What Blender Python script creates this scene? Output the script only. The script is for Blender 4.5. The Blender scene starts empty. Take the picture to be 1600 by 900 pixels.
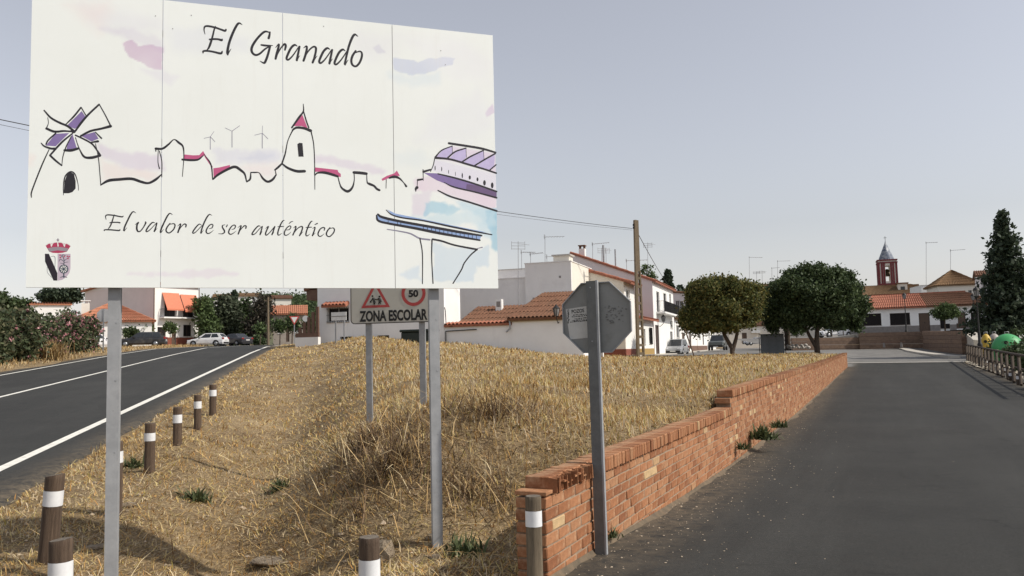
import bpy, math, random
import numpy as np
from mathutils import Vector, Matrix
R = math.radians
rnd = random.Random(7)
rng = np.random.default_rng(11)
S = bpy.context.scene
C = S.collection
# ------------------------------------------------------------------ camera
F, PITCH, ROLL, EYE = 1281.6, 0.0775, -0.02387, 1.6
_f = Vector((0, math.cos(PITCH), math.sin(PITCH)))
_u0 = Vector((0, -math.sin(PITCH), math.cos(PITCH)))
_x = Vector((1, 0, 0))
_r = _x * math.cos(ROLL) + _u0 * math.sin(ROLL)
_u = -_x * math.sin(ROLL) + _u0 * math.cos(ROLL)
cam = bpy.data.cameras.new('camera'); camo = bpy.data.objects.new('camera', cam); C.objects.link(camo)
M4 = Matrix((_r, _u, -_f)).transposed().to_4x4(); M4.translation = (0, 0, EYE)
camo.matrix_world = M4
cam.sensor_fit = 'HORIZONTAL'; cam.sensor_width = 36; cam.lens = F / 1600 * 36
cam.clip_start = .1; cam.clip_end = 3000
S.camera = camo
# ------------------------------------------------------------------ light
SUN_AZ, SUN_EL = 106.0, 43.0          # azimuth clockwise from +Y
sd = Vector((math.sin(R(SUN_AZ)) * math.cos(R(SUN_EL)), math.cos(R(SUN_AZ)) * math.cos(R(SUN_EL)), math.sin(R(SUN_EL))))
w = bpy.data.worlds.new('World'); S.world = w; w.use_nodes = True
nt = w.node_tree; nt.nodes.clear()
sky = nt.nodes.new('ShaderNodeTexSky'); sky.sky_type = 'NISHITA'; sky.sun_disc = False
sky.sun_elevation = R(SUN_EL); sky.sun_rotation = R(SUN_AZ)
sky.altitude = 2000; sky.air_density = 2.0; sky.dust_density = 4.0; sky.ozone_density = 2.0
hs = nt.nodes.new('ShaderNodeHueSaturation'); hs.inputs['Saturation'].default_value = .31
tint = nt.nodes.new('ShaderNodeMix'); tint.data_type = 'RGBA'; tint.blend_type = 'MULTIPLY'
tint.inputs[0].default_value = 1; tint.inputs[7].default_value = (1.0, .983, 1.04, 1)
bg = nt.nodes.new('ShaderNodeBackground'); bg.inputs[1].default_value = .126
wo = nt.nodes.new('ShaderNodeOutputWorld')
nt.links.new(sky.outputs[0], hs.inputs['Color']); nt.links.new(hs.outputs[0], tint.inputs[6])
nt.links.new(tint.outputs[2], bg.inputs[0]); nt.links.new(bg.outputs[0], wo.inputs[0])
sl = bpy.data.lights.new('sun', 'SUN'); sl.energy = 4.1; sl.angle = R(.9); sl.color = (1, .93, .83)
so = bpy.data.objects.new('sun', sl); C.objects.link(so); so.rotation_euler = sd.to_track_quat('Z', 'Y').to_euler()
so.location = (30, -10, 60)
S.view_settings.view_transform = 'Standard'; S.view_settings.look = 'None'
S.view_settings.exposure = 0.0; S.view_settings.gamma = 1
S.render.engine = 'CYCLES'
# ------------------------------------------------------------------ pixel of the 1600x900 photo -> point in the place
def ray(px, py): return _f + _r * ((px - 800) / F) - _u * ((py - 450) / F)
def at(px, py, Y):
    d = ray(px, py); return Vector((0, 0, EYE)) + d * (Y / d.y)
def on(px, py, z=0.0):
    d = ray(px, py); return Vector((0, 0, EYE)) + d * ((z - EYE) / d.z)
# ------------------------------------------------------------------ materials
MATS = {}
def _nodes(name):
    m = bpy.data.materials.new(name); m.use_nodes = True; t = m.node_tree; t.nodes.clear()
    o = t.nodes.new('ShaderNodeOutputMaterial'); b = t.nodes.new('ShaderNodeBsdfPrincipled')
    t.links.new(b.outputs[0], o.inputs[0]); return m, t, b
def srgb(c):
    return tuple(((v / 255) / 12.92 if v / 255 <= .04045 else ((v / 255 + .055) / 1.055) ** 2.4) for v in c) + (1,)
def mix(t, fac, a, b, mode='MIX'):
    n = t.nodes.new('ShaderNodeMix'); n.data_type = 'RGBA'; n.blend_type = mode
    for i, v in ((0, fac), (6, a), (7, b)):
        if hasattr(v, 'is_output'): t.links.new(v, n.inputs[i])
        elif i == 0: n.inputs[0].default_value = v
        else: n.inputs[i].default_value = v if len(v) == 4 else (*v, 1)
    return n.outputs[2]
def noise(t, scale, detail=4, rough=.6, vec=None, stretch=None):
    tc = t.nodes.new('ShaderNodeTexCoord'); n = t.nodes.new('ShaderNodeTexNoise')
    n.inputs['Scale'].default_value = scale; n.inputs['Detail'].default_value = detail; n.inputs['Roughness'].default_value = rough
    v = tc.outputs[vec or 'Object']
    if stretch:
        mp = t.nodes.new('ShaderNodeMapping'); mp.inputs['Scale'].default_value = stretch; t.links.new(v, mp.inputs[0]); v = mp.outputs[0]
    t.links.new(v, n.inputs['Vector']); return n.outputs['Fac']
def ramp(t, fac, stops):
    n = t.nodes.new('ShaderNodeValToRGB'); e = n.color_ramp.elements
    while len(e) < len(stops): e.new(.5)
    for k, (p, c) in enumerate(stops):
        e[k].position = p; e[k].color = c if len(c) == 4 else (*c, 1)
    t.links.new(fac, n.inputs[0]); return n.outputs[0]
def bump(t, b, h, strength, dist=.01):
    n = t.nodes.new('ShaderNodeBump'); n.inputs['Strength'].default_value = strength; n.inputs['Distance'].default_value = dist
    t.links.new(h, n.inputs['Height']); t.links.new(n.outputs[0], b.inputs['Normal'])
def M(name, c1, c2=None, scale=6, rough=.8, metal=0, bmp=0, dist=.01, lo=.35, hi=.65, detail=5, stretch=None, dirt=None, spec=.4, vary=0):
    """two-tone noise material; colours linear"""
    if name in MATS: return MATS[name]
    m, t, b = _nodes(name)
    b.inputs['Roughness'].default_value = rough; b.inputs['Metallic'].default_value = metal
    b.inputs['Specular IOR Level'].default_value = spec
    c2 = c2 or tuple(v * .8 for v in c1)
    f = noise(t, scale, detail, .65, stretch=stretch)
    col = ramp(t, f, [(lo, c1), (hi, c2)])
    if dirt:
        f2 = noise(t, dirt[1], 6, .7, stretch=dirt[3] if len(dirt) > 3 else None)
        r2 = ramp(t, f2, [(dirt[2], (0, 0, 0)), (min(1, dirt[2] + .2), (1, 1, 1))])
        col = mix(t, r2, col, dirt[0])
    if vary:
        oi = t.nodes.new('ShaderNodeObjectInfo')
        r3 = ramp(t, oi.outputs['Random'], [(0, (1 - vary,) * 3), (1, (1 + vary,) * 3)])
        col = mix(t, 1.0, col, r3, 'MULTIPLY')
    t.links.new(col, b.inputs['Base Color'])
    if bmp: bump(t, b, noise(t, scale * 3, 6, .7, stretch=stretch), bmp, dist)
    MATS[name] = m; return m
def MA(name, attr='Col', rough=.8, transl=0.0, spec=.3, nscale=0, bmp=0):
    """colour from a per-face colour attribute"""
    if name in MATS: return MATS[name]
    m, t, b = _nodes(name); a = t.nodes.new('ShaderNodeAttribute'); a.attribute_name = attr
    col = a.outputs['Color']
    if nscale:
        f = noise(t, nscale, 4, .6); col = mix(t, 1.0, col, ramp(t, f, [(.3, (.82, .82, .82)), (.7, (1.12, 1.12, 1.12))]), 'MULTIPLY')
        if bmp: bump(t, b, f, bmp)
    t.links.new(col, b.inputs['Base Color']); b.inputs['Roughness'].default_value = rough
    b.inputs['Specular IOR Level'].default_value = spec
    if transl:
        tr = t.nodes.new('ShaderNodeBsdfTranslucent'); t.links.new(col, tr.inputs[0])
        ms = t.nodes.new('ShaderNodeMixShader'); ms.inputs[0].default_value = transl
        o = [n for n in t.nodes if n.type == 'OUTPUT_MATERIAL'][0]
        t.links.new(b.outputs[0], ms.inputs[1]); t.links.new(tr.outputs[0], ms.inputs[2]); t.links.new(ms.outputs[0], o.inputs[0])
    MATS[name] = m; return m
# ------------------------------------------------------------------ mesh builder
class MB:
    def __init__(s, mat=None): s.v = []; s.f = []; s.m = mat or Matrix.Identity(4); s.smooth = set()
    def add(s, vs, fs, sm=False):
        k = len(s.v); s.v += [tuple(s.m @ Vector(p)) for p in vs]
        for f in fs:
            if sm: s.smooth.add(len(s.f))
            s.f.append(tuple(i + k for i in f))
    def box(s, x0, x1, y0, y1, z0, z1):
        s.add([(x, y, z) for z in (z0, z1) for y in (y0, y1) for x in (x0, x1)],
              [(0, 2, 3, 1), (4, 5, 7, 6), (0, 1, 5, 4), (2, 6, 7, 3), (0, 4, 6, 2), (1, 3, 7, 5)]); return s
    def bbox(s, x0, x1, y0, y1, z0, z1, b=.01):      # bevelled along all edges
        def q(d):
            return
        xs = (x0, x0 + b, x1 - b, x1); ys = (y0, y0 + b, y1 - b, y1); zs = (z0, z0 + b, z1 - b, z1)
        P = {}; vs = []
        for i in range(4):
            for j in range(4):
                for k in range(4):
                    e = (i in (0, 3)) + (j in (0, 3)) + (k in (0, 3))
                    if e == 1: P[i, j, k] = len(vs); vs.append((xs[i], ys[j], zs[k]))
        fs = []
        for a in (0, 3):
            q = [(a, 1, 1), (a, 2, 1), (a, 2, 2), (a, 1, 2)]; fs.append(q if a else q[::-1])
            q = [(1, a, 1), (1, a, 2), (2, a, 2), (2, a, 1)]; fs.append(q if a else q[::-1])
            q = [(1, 1, a), (2, 1, a), (2, 2, a), (1, 2, a)]; fs.append(q if a else q[::-1])
        for a in (0, 3):
            A = 1 if a == 0 else 2
            for c in (0, 3):
                B = 1 if c == 0 else 2
                fs.append([(a, B, 1), (a, B, 2), (A, c, 2), (A, c, 1)])
                fs.append([(a, 1, B), (a, 2, B), (A, 2, c), (A, 1, c)])
                fs.append([(1, a, B), (2, a, B), (2, A, c), (1, A, c)])
                for d in (0, 3):
                    D = 1 if d == 0 else 2
                    fs.append([(a, B, D), (A, c, D), (A, B, d)])
        s.add(vs, [tuple(P[k] for k in f) for f in fs]); return s
    def prism(s, poly, y0, y1):      # polygon in x,z extruded along y
        n = len(poly); s.add([(x, y0, z) for x, z in poly] + [(x, y1, z) for x, z in poly],
              [tuple(range(n)), tuple(range(2 * n - 1, n - 1, -1))] + [(i, i + n, (i + 1) % n + n, (i + 1) % n) for i in range(n)]); return s
    def tube(s, pts, rad, n=8, cap=True):
        pts = [Vector(p) for p in pts]
        if not hasattr(rad, '__len__'): rad = [rad] * len(pts)
        rings = []; prev = None
        for i, p in enumerate(pts):
            d = (pts[min(i + 1, len(pts) - 1)] - pts[max(i - 1, 0)]).normalized()
            a = prev if prev and abs(prev.dot(d)) < .95 else (Vector((0, 0, 1)) if abs(d.z) < .9 else Vector((1, 0, 0)))
            u = (a - d * a.dot(d)).normalized(); prev = u; vv = d.cross(u)
            rings.append([p + (u * math.cos(2 * math.pi * k / n) + vv * math.sin(2 * math.pi * k / n)) * rad[i] for k in range(n)])
        vs = [q for r_ in rings for q in r_]; fs = []
        for i in range(len(pts) - 1):
            for k in range(n): fs.append((i * n + k, i * n + (k + 1) % n, (i + 1) * n + (k + 1) % n, (i + 1) * n + k))
        s.add(vs, fs, True)
        if cap: s.add(rings[0], [tuple(range(n - 1, -1, -1))]); s.add(rings[-1], [tuple(range(n))])
        return s
    def lathe(s, prof, n=16, c=(0, 0, 0)):   # (r,z)
        vs = []; fs = []
        for r_, z in prof: vs += [(c[0] + r_ * math.cos(2 * math.pi * k / n), c[1] + r_ * math.sin(2 * math.pi * k / n), c[2] + z) for k in range(n)]
        for i in range(len(prof) - 1):
            for k in range(n): fs.append((i * n + k, i * n + (k + 1) % n, (i + 1) * n + (k + 1) % n, (i + 1) * n + k))
        s.add(vs, fs, True); L = len(prof) - 1
        s.add(vs[:n], [tuple(range(n - 1, -1, -1))]); s.add(vs[L * n:], [tuple(range(n))]); return s
    def quad(s, a, b, c, d): s.add([a, b, c, d], [(0, 1, 2, 3)]); return s
    def build(s, name, mat, parent=None):
        me = bpy.data.meshes.new(name); me.from_pydata(s.v, [], s.f)
        if s.smooth:
            me.polygons.foreach_set('use_smooth', [i in s.smooth for i in range(len(s.f))])
        me.validate(); o = bpy.data.objects.new(name, me); C.objects.link(o)
        if mat: me.materials.append(mat)
        if parent: o.parent = parent
        return o
def npmesh(name, V, Fc, mat, col=None, parent=None, smooth=False):
    """V (n,3), Fc (m,k) arrays, col per-vertex (n,3) linear"""
    me = bpy.data.meshes.new(name); k = Fc.shape[1]
    me.vertices.add(len(V)); me.vertices.foreach_set('co', np.asarray(V, np.float32).ravel())
    me.loops.add(Fc.size); me.loops.foreach_set('vertex_index', Fc.astype(np.int32).ravel())
    me.polygons.add(len(Fc)); me.polygons.foreach_set('loop_start', np.arange(0, Fc.size, k, dtype=np.int32))
    me.polygons.foreach_set('use_smooth', np.full(len(Fc), smooth))
    me.update(calc_edges=True)
    if col is not None:
        a = me.color_attributes.new('Col', 'FLOAT_COLOR', 'POINT')
        a.data.foreach_set('color', np.concatenate([col, np.ones((len(col), 1))], 1).astype(np.float32).ravel())
    me.materials.append(mat); o = bpy.data.objects.new(name, me); C.objects.link(o)
    if parent: o.parent = parent
    return o
def tag(o, label=None, cat=None, group=None, kind=None):
    if label: o['label'] = label
    if cat: o['category'] = cat
    if group: o['group'] = group
    if kind: o['kind'] = kind
    return o
def thing(name, loc, rz, label, cat, group=None):
    o = bpy.data.objects.new(name, None); C.objects.link(o); o.location = loc; o.rotation_euler = (0, 0, rz)
    o.empty_display_size = .2
    return tag(o, label, cat, group)
def inst(name, me, parent, loc=(0, 0, 0), rot=(0, 0, 0), scale=(1, 1, 1)):
    o = bpy.data.objects.new(name, me); C.objects.link(o); o.parent = parent; o.location = loc; o.rotation_euler = rot; o.scale = scale; return o
def vnoise(x, y, seed=0):
    """2-D value noise, arrays"""
    def h(i, j):
        v = np.sin(i * 127.1 + j * 311.7 + seed * 74.7) * 43758.5453; return v - np.floor(v)
    i = np.floor(x); j = np.floor(y); fx = x - i; fy = y - j; fx = fx * fx * (3 - 2 * fx); fy = fy * fy * (3 - 2 * fy)
    return (h(i, j) * (1 - fx) + h(i + 1, j) * fx) * (1 - fy) + (h(i, j + 1) * (1 - fx) + h(i + 1, j + 1) * fx) * fy
def fbm(x, y, seed=0, oct=4):
    a = .5; r_ = 0
    for k in range(oct): r_ = r_ + a * vnoise(x * 2 ** k, y * 2 ** k, seed + k); a *= .5
    return r_
def sst(a, b, x):
    t = np.clip((np.asarray(x, float) - a) / (b - a), 0, 1); return t * t * (3 - 2 * t)
# ------------------------------------------------------------------ the lie of the land
RU = (-.218, .976); RN = (.976, .218)           # main road: along, across
def zroad(s): return np.interp(s, [-40, 5, 9.5, 12, 50, 62, 75, 95, 130, 400], [-.1, -.03, .01, .12, 1.9, 2.38, 2.64, 3.0, 3.5, 8])
def zwall(Y): return np.interp(Y, [-40, 0, 6, 12, 32, 55, 62, 75], [0, 0, -.04, -.07, -.08, .03, .1, .5])
def zlane(Y): return np.interp(Y, [-40, 0, 5.5, 7.5, 10, 13, 22, 35, 47, 55, 62, 75, 85, 110, 400], [0, 0, -.03, -.10, -.2, -.27, -.30, -.2, -.07, .03, .1, .5, .95, 1.05, 2])
WO = (.206, 5.98); WC, WS = .912, .410          # brick wall: near corner, direction (WS, WC)
def wall_l(X, Y): return (X - WO[0]) * WS + (Y - WO[1]) * WC
def wall_m(X, Y): return (X - WO[0]) * WC - (Y - WO[1]) * WS
def terr(X, Y, fine=True, edge=-.12):
    X = np.asarray(X, float); Y = np.asarray(Y, float)
    s = RU[0] * X + RU[1] * Y; n = RN[0] * X + RN[1] * Y
    l = wall_l(X, Y); m = wall_m(X, Y)
    zl = zroad(s); zr = zlane(Y)
    zw = np.where(Y < 55, zwall(Y) + .60 + .24 * sst(7.1, 8.2, l), np.maximum(.92, zr))
    dl = np.maximum(n + 3.4, 0); dw = np.maximum(-m - .2, 0); t = dl / (dl + dw + 1e-6)
    t = sst(.1, .75, t)
    base = zl * (1 - t) + zw * t + (.5 - .2 * sst(14, 40, Y)) * np.exp(-((n - 1.7) / np.where(n < 1.7, 1.7, 2.1)) ** 2) * sst(8, 11, Y) + .65 * np.exp(-((n - 6) / 7) ** 2) * sst(14, 40, Y) * (1 - sst(58, 75, Y))
    ditch = -(.46 + .12 * sst(11, 8, Y)) * np.exp(-((n + .8) / .95) ** 2) * sst(5.6, 7.2, Y) * (1 - sst(16, 34, Y))
    g0 = np.where(n < -3.4, zl, -.04)
    Fm = np.maximum(sst(6.9, 9.4, Y + .5 * (fbm(X * .9, Y * .9, 5, 2) - .4)), 1 - sst(-3.4, -1.6, n))
    fld = g0 + Fm * (base - g0) + ditch
    if fine:
        k = np.clip(dl, 0, 1) * np.clip(dw, 0, 1)
        fld = fld + k * (.17 * (fbm(X * 1.3, Y * 1.3, 3, 4) - .47) + .16 * (fbm(X * .45, Y * .45, 9, 2) - .4))
    fld = np.where(l > 54.05, zr - .04 + (fld - zr + .04) * sst(.1, -2.6, m), fld)
    # left of the road, lane to the right of the wall
    z = np.where(n < -3.4, zl - .05, fld)
    z = np.where(n < -12.9, zl + .10 * sst(-12.9, -14.5, n) * 0 + .08 * sst(0, 1.5, -12.9 - n), z)
    z = np.where(m > edge, zr - .04, z)
    return z
def tz(x, y): return float(terr(x, y, False))
def ghit(px, py):
    d = ray(px, py); t = 3.0
    while t < 90:
        p = Vector((0, 0, EYE)) + d * t
        if p.z < float(terr(p.x, p.y)): return p
        t += .02 if t < 20 else .1
    return on(px, py, 0)
# ================================================================== SETTING
def ground_mat():
    m, t, b = _nodes('dry_soil'); b.inputs['Roughness'].default_value = .95; b.inputs['Specular IOR Level'].default_value = .15
    a = ramp(t, noise(t, .9, 8, .7), [(.32, (.15, .105, .062)), (.52, (.27, .20, .118)), (.7, (.38, .29, .175))])
    c = ramp(t, noise(t, 14, 6, .75), [(.3, (.55, .55, .55)), (.7, (1.25, 1.22, 1.15))])
    col = mix(t, 1.0, a, c, 'MULTIPLY')
    st = noise(t, 60, 3, .6, stretch=(1, .25, 1)); col = mix(t, ramp(t, st, [(.52, (0, 0, 0)), (.62, (.6, .6, .6))]), col, (.50, .38, .22))
    t.links.new(col, b.inputs['Base Color']); bump(t, b, noise(t, 45, 8, .8), .9, .03); return m
def asphalt_mat(name, c, patch, wear, rot):
    m, t, b = _nodes(name); b.inputs['Roughness'].default_value = .82; b.inputs['Specular IOR Level'].default_value = .25
    tc = t.nodes.new('ShaderNodeTexCoord'); mp = t.nodes.new('ShaderNodeMapping'); mp.inputs['Rotation'].default_value = (0, 0, rot); t.links.new(tc.outputs['Object'], mp.inputs[0])
    mp2 = t.nodes.new('ShaderNodeMapping'); mp2.inputs['Scale'].default_value = (.8, .045, 1); t.links.new(mp.outputs[0], mp2.inputs[0])
    def nz(scale, det, vec, ro=.65):
        n = t.nodes.new('ShaderNodeTexNoise'); n.inputs['Scale'].default_value = scale; n.inputs['Detail'].default_value = det; n.inputs['Roughness'].default_value = ro; t.links.new(vec, n.inputs['Vector']); return n.outputs['Fac']
    col = ramp(t, nz(.45, 7, mp.outputs[0], .7), [(.32, tuple(v * .78 for v in c)), (.5, c), (.68, patch)])
    col = mix(t, ramp(t, nz(1.0, 6, mp2.outputs[0], .7), [(.46, (0, 0, 0)), (.72, (.85, .85, .85))]), col, wear)
    col = mix(t, ramp(t, nz(2.2, 6, mp.outputs[0], .75), [(.60, (0, 0, 0)), (.68, (.55, .55, .55))]), col, tuple(v * .55 for v in c))
    fine = nz(120, 3, mp.outputs[0], .8); col = mix(t, 1.0, col, ramp(t, nz(38, 4, mp.outputs[0], .85), [(.3, (.62, .62, .62)), (.55, (1, 1, 1)), (.75, (1.5, 1.48, 1.42))]), 'MULTIPLY')
    col = mix(t, 1.0, col, ramp(t, fine, [(.25, (.4, .4, .4)), (.5, (.95, .95, .95)), (.78, (2.1, 2.05, 1.95))]), 'MULTIPLY')
    vo = t.nodes.new('ShaderNodeTexVoronoi'); vo.feature = 'DISTANCE_TO_EDGE'; vo.inputs['Scale'].default_value = .42
    wv = t.nodes.new('ShaderNodeVectorMath'); wv.operation = 'ADD'; nn = t.nodes.new('ShaderNodeTexNoise'); nn.inputs['Scale'].default_value = 1.8; nn.inputs['Detail'].default_value = 6; t.links.new(mp.outputs[0], nn.inputs['Vector'])
    t.links.new(mp.outputs[0], wv.inputs[0]); t.links.new(nn.outputs['Color'], wv.inputs[1]); t.links.new(wv.outputs[0], vo.inputs['Vector'])
    crack = ramp(t, vo.outputs['Distance'], [(0, (.8, .8, .8)), (.010, (0, 0, 0))]); msk = ramp(t, nz(.3, 3, mp.outputs[0]), [(.5, (0, 0, 0)), (.58, (1, 1, 1))])
    col = mix(t, mix(t, 1.0, crack, msk, 'MULTIPLY'), col, tuple(v * .35 for v in c))
    at_ = t.nodes.new('ShaderNodeAttribute'); at_.attribute_name = 'Col'
    dn = mix(t, 1.0, at_.outputs['Color'], ramp(t, nz(7, 7, mp.outputs[0], .8), [(.38, (0, 0, 0)), (.62, (1, 1, 1))]), 'MULTIPLY'); col = mix(t, dn, col, (.17, .135, .092))
    t.links.new(col, b.inputs['Base Color']); bump(t, b, fine, .55, .006); return m
def dust_attr(o, vals):
    a = o.data.color_attributes.new('Col', 'FLOAT_COLOR', 'POINT'); v = np.clip(vals, 0, 1).ravel(); a.data.foreach_set('color', np.stack([v, v, v, np.ones_like(v)], 1).astype(np.float32).ravel())
def street_keep(X, Y):
    m = wall_m(X, Y); l = wall_l(X, Y); sx = 10.3 + .334 * (Y - 66)
    return ((l > 61.0) & (m > -9) | (m <= 0.3) & (l > 54.2) & (Y > np.where(X < 19, 61.5, 55))) & (X > sx - 3) & (X < 95)
XS = np.concatenate([[-900, -500, -300, -200, -160], np.arange(-130, -16, 2.5), np.arange(-16, -9, .5), np.arange(-9, 27, .16), np.arange(27, 90, 2.5), [100, 140, 200, 300, 500, 900]])
YS = np.concatenate([[-60, -30, -12, -5, 0, 3], np.arange(4.5, 20, .16), np.arange(20, 62, .3), np.arange(62, 150, 3), [160, 190, 240, 320, 450, 700, 1200]])
def grid(name, xs, ys, zf, mat, keep=None):
    X, Y = np.meshgrid(xs, ys); Z = zf(X, Y); V = np.stack([X, Y, Z], -1).reshape(-1, 3)
    nx, ny = len(xs), len(ys); i, j = np.meshgrid(np.arange(nx - 1), np.arange(ny - 1)); a = (j * nx + i).ravel()
    Fc = np.stack([a, a + 1, a + nx + 1, a + nx], 1)
    if keep is not None:
        cx = V[Fc].mean(1); Fc = Fc[keep(cx[:, 0], cx[:, 1])]
    u, inv = np.unique(Fc, return_inverse=True)
    return npmesh(name, V[u], inv.reshape(Fc.shape), mat, smooth=True)
ground = grid('ground', XS, YS, lambda X, Y: terr(X, Y, True, -.3) - .45 * street_keep(X, Y), ground_mat()); tag(ground, kind='structure')
def strip(name, pts_fn, us, vs, mat, z_fn, kind='structure'):
    """sheet over parameters (u along, v across) -> x,y ; z_fn(u,v)"""
    U, Vv = np.meshgrid(us, vs, indexing='ij'); X, Y = pts_fn(U, Vv); Z = z_fn(U, Vv)
    P = np.stack([X, Y, Z], -1).reshape(-1, 3); nu, nv = len(us), len(vs)
    i, j = np.meshgrid(np.arange(nu - 1), np.arange(nv - 1), indexing='ij'); a = (i * nv + j).ravel()
    o = npmesh(name, P, np.stack([a, a + nv, a + nv + 1, a + 1], 1)[:, ::-1], mat, smooth=True)
    o.data.flip_normals() if o.data.polygons[0].normal.z < 0 else None
    if kind: o['kind'] = kind
    return o
def road_xy(s, n): return RU[0] * s + RN[0] * n, RU[1] * s + RN[1] * n
SS = np.concatenate([np.arange(-20, 40, .35), np.arange(40, 140, 1.5)])
asp1 = asphalt_mat('main_road_asphalt', (.037, .037, .034), (.045, .045, .041), (.058, .057, .052), R(-12.6))
VR = np.array([0, .02, .06, .25, .5, .75, .93, .96, .985, 1.0])
road = strip('main_road', lambda s, v: road_xy(s, -3.62 + np.where(v > .99, .16 * (fbm(s * 1.7, s * 0, 21, 4) - .5) * 2, 0) - 9.25 * (1 - v) + np.where(v < .01, .1 * (fbm(s, s * 0, 4, 3) - .5), 0)),
             SS, VR, asp1, lambda s, v: zroad(s) - .045 * (v > .995) + 0 * v)
U_, V_ = np.meshgrid(SS, VR, indexing='ij'); dust_attr(road, .9 * sst(.93, 1.0, V_) * (.4 + fbm(U_ * .8, V_ * 0, 71, 3)) + .8 * sst(.06, 0, V_))
def paint_mat():
    m, t, b = _nodes('road_paint'); b.inputs['Roughness'].default_value = .7
    f = noise(t, 5, 8, .75); col = ramp(t, f, [(.3, (.50, .49, .43)), (.5, (.76, .74, .66)), (.7, (.82, .80, .73))])
    f2 = noise(t, 40, 6, .8); col = mix(t, ramp(t, f2, [(.66, (0, 0, 0)), (.74, (.7, .7, .7))]), col, (.12, .12, .115))
    t.links.new(col, b.inputs['Base Color']); return m
pm = paint_mat()
for nm, n0, wd, lab in (('edge_line', -4.45, .16, 0), ('centre_line', -8.65, .13, 0), ('edge_line', -12.1, .13, 0)):
    o = strip(nm, lambda s, v, n0=n0, wd=wd: road_xy(s, n0 + (v - .5) * wd * (1 + .06 * (fbm(s * 6, v * 9, 3, 2) - .4))), SS, np.array([0., 1.]), pm, lambda s, v: zroad(s) + .005, None)
    o.parent = road
asp2 = asphalt_mat('lane_asphalt', (.031, .031, .028), (.038, .038, .0345), (.050, .050, .0455), R(24.2))
def lane_xy(l, m): return WO[0] + WS * l + WC * m, WO[1] + WC * l - WS * m
LL = np.concatenate([np.arange(-12, 14, .4), np.arange(14, 62, 1.2), [61.0]]); LL = np.sort(LL)
LM = np.concatenate([np.arange(-.02, 1.6, .1), np.arange(1.6, 7.4, .4), [7.2, 7.4]]); LM = np.sort(LM)
lane = strip('lane', lane_xy, LL, LM, asp2, lambda l, m: zlane(lane_xy(l, m)[1]) + .008)
U_, V_ = np.meshgrid(LL, LM, indexing='ij'); dust_attr(lane, 1.0 * sst(.9, .0, V_) * (.25 + .9 * fbm(U_ * .5, V_ * .5, 72, 3)) + .08 * fbm(U_ * .3, V_ * .3, 77, 3) + .9 * sst(6.7, 7.4, V_))
# pale dusty street beyond the lane, and the concrete strip where they meet
stm = M('street_surface', (.135, .13, .12), (.18, .172, .158), 1.2, .9, bmp=.3, dirt=((.10, .098, .092), .35, .52))
street = grid('street', np.arange(4, 96, .5), np.arange(52, 150, .5), lambda X, Y: terr(X, Y, False) + .055, stm, street_keep); tag(street, kind='structure')
cm = M('pale_concrete', (.42, .39, .34), (.5, .47, .41), 5, .9, bmp=.4, dirt=((.3, .27, .23), 3, .55))
cs = strip('concrete_strip', lane_xy, np.array([60.9, 61.6]), np.linspace(-.5, 10, 10), cm, lambda l, m: zlane(lane_xy(l, m)[1]) + .075)
# pale concrete footing by the near bollards
ftg = grid('kerb_apron', np.arange(-.35, .9, .1), np.arange(5.1, 5.95, .1), lambda X, Y: terr(X, Y, False) + .052 + .02 * fbm(X * 6, Y * 6, 2, 3), cm,
           lambda X, Y: (Y < 5.80 + .12 * (fbm(X * 4, Y * 0, 8, 3) - .5)) & (X < .55 + .2 * (fbm(Y * 5, X * 0, 9, 3) - .5))); tag(ftg, kind='structure')

# ------------------------------------------------------------------ brick wall
def brick_mat(name, attr):
    m, t, b = _nodes(name); b.inputs['Roughness'].default_value = .9; b.inputs['Specular IOR Level'].default_value = .2
    if attr:
        a = t.nodes.new('ShaderNodeAttribute'); a.attribute_name = 'Col'; f = a.outputs['Fac']
    else:
        f = t.nodes.new('ShaderNodeObjectInfo').outputs['Random']
    col = ramp(t, f, [(0, (.235, .098, .048)), (.3, (.30, .132, .062)), (.6, (.37, .172, .084)), (.955, (.36, .19, .10)), (.985, (.52, .37, .20))])
    g = noise(t, 16, 6, .75); col = mix(t, 1.0, col, ramp(t, g, [(.25, (.68, .68, .7)), (.7, (1.16, 1.14, 1.12))]), 'MULTIPLY')
    g2 = noise(t, 4, 7, .75); col = mix(t, ramp(t, g2, [(.50, (0, 0, 0)), (.74, (.75, .75, .75))]), col, (.47, .345, .22))
    t.links.new(col, b.inputs['Base Color']); bump(t, b, noise(t, 70, 5, .8), .5, .006); return m
bm1 = brick_mat('fired_brick', False); bm2 = brick_mat('fired_brick_far', True)
mortar = M('mortar', (.36, .27, .19), (.26, .19, .13), 18, .95, bmp=.5)
wall = thing('brick_wall', (WO[0], WO[1], 0), math.atan2(WC, WS), 'low red brick retaining wall with crumbling end along the lane', 'wall')
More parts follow.
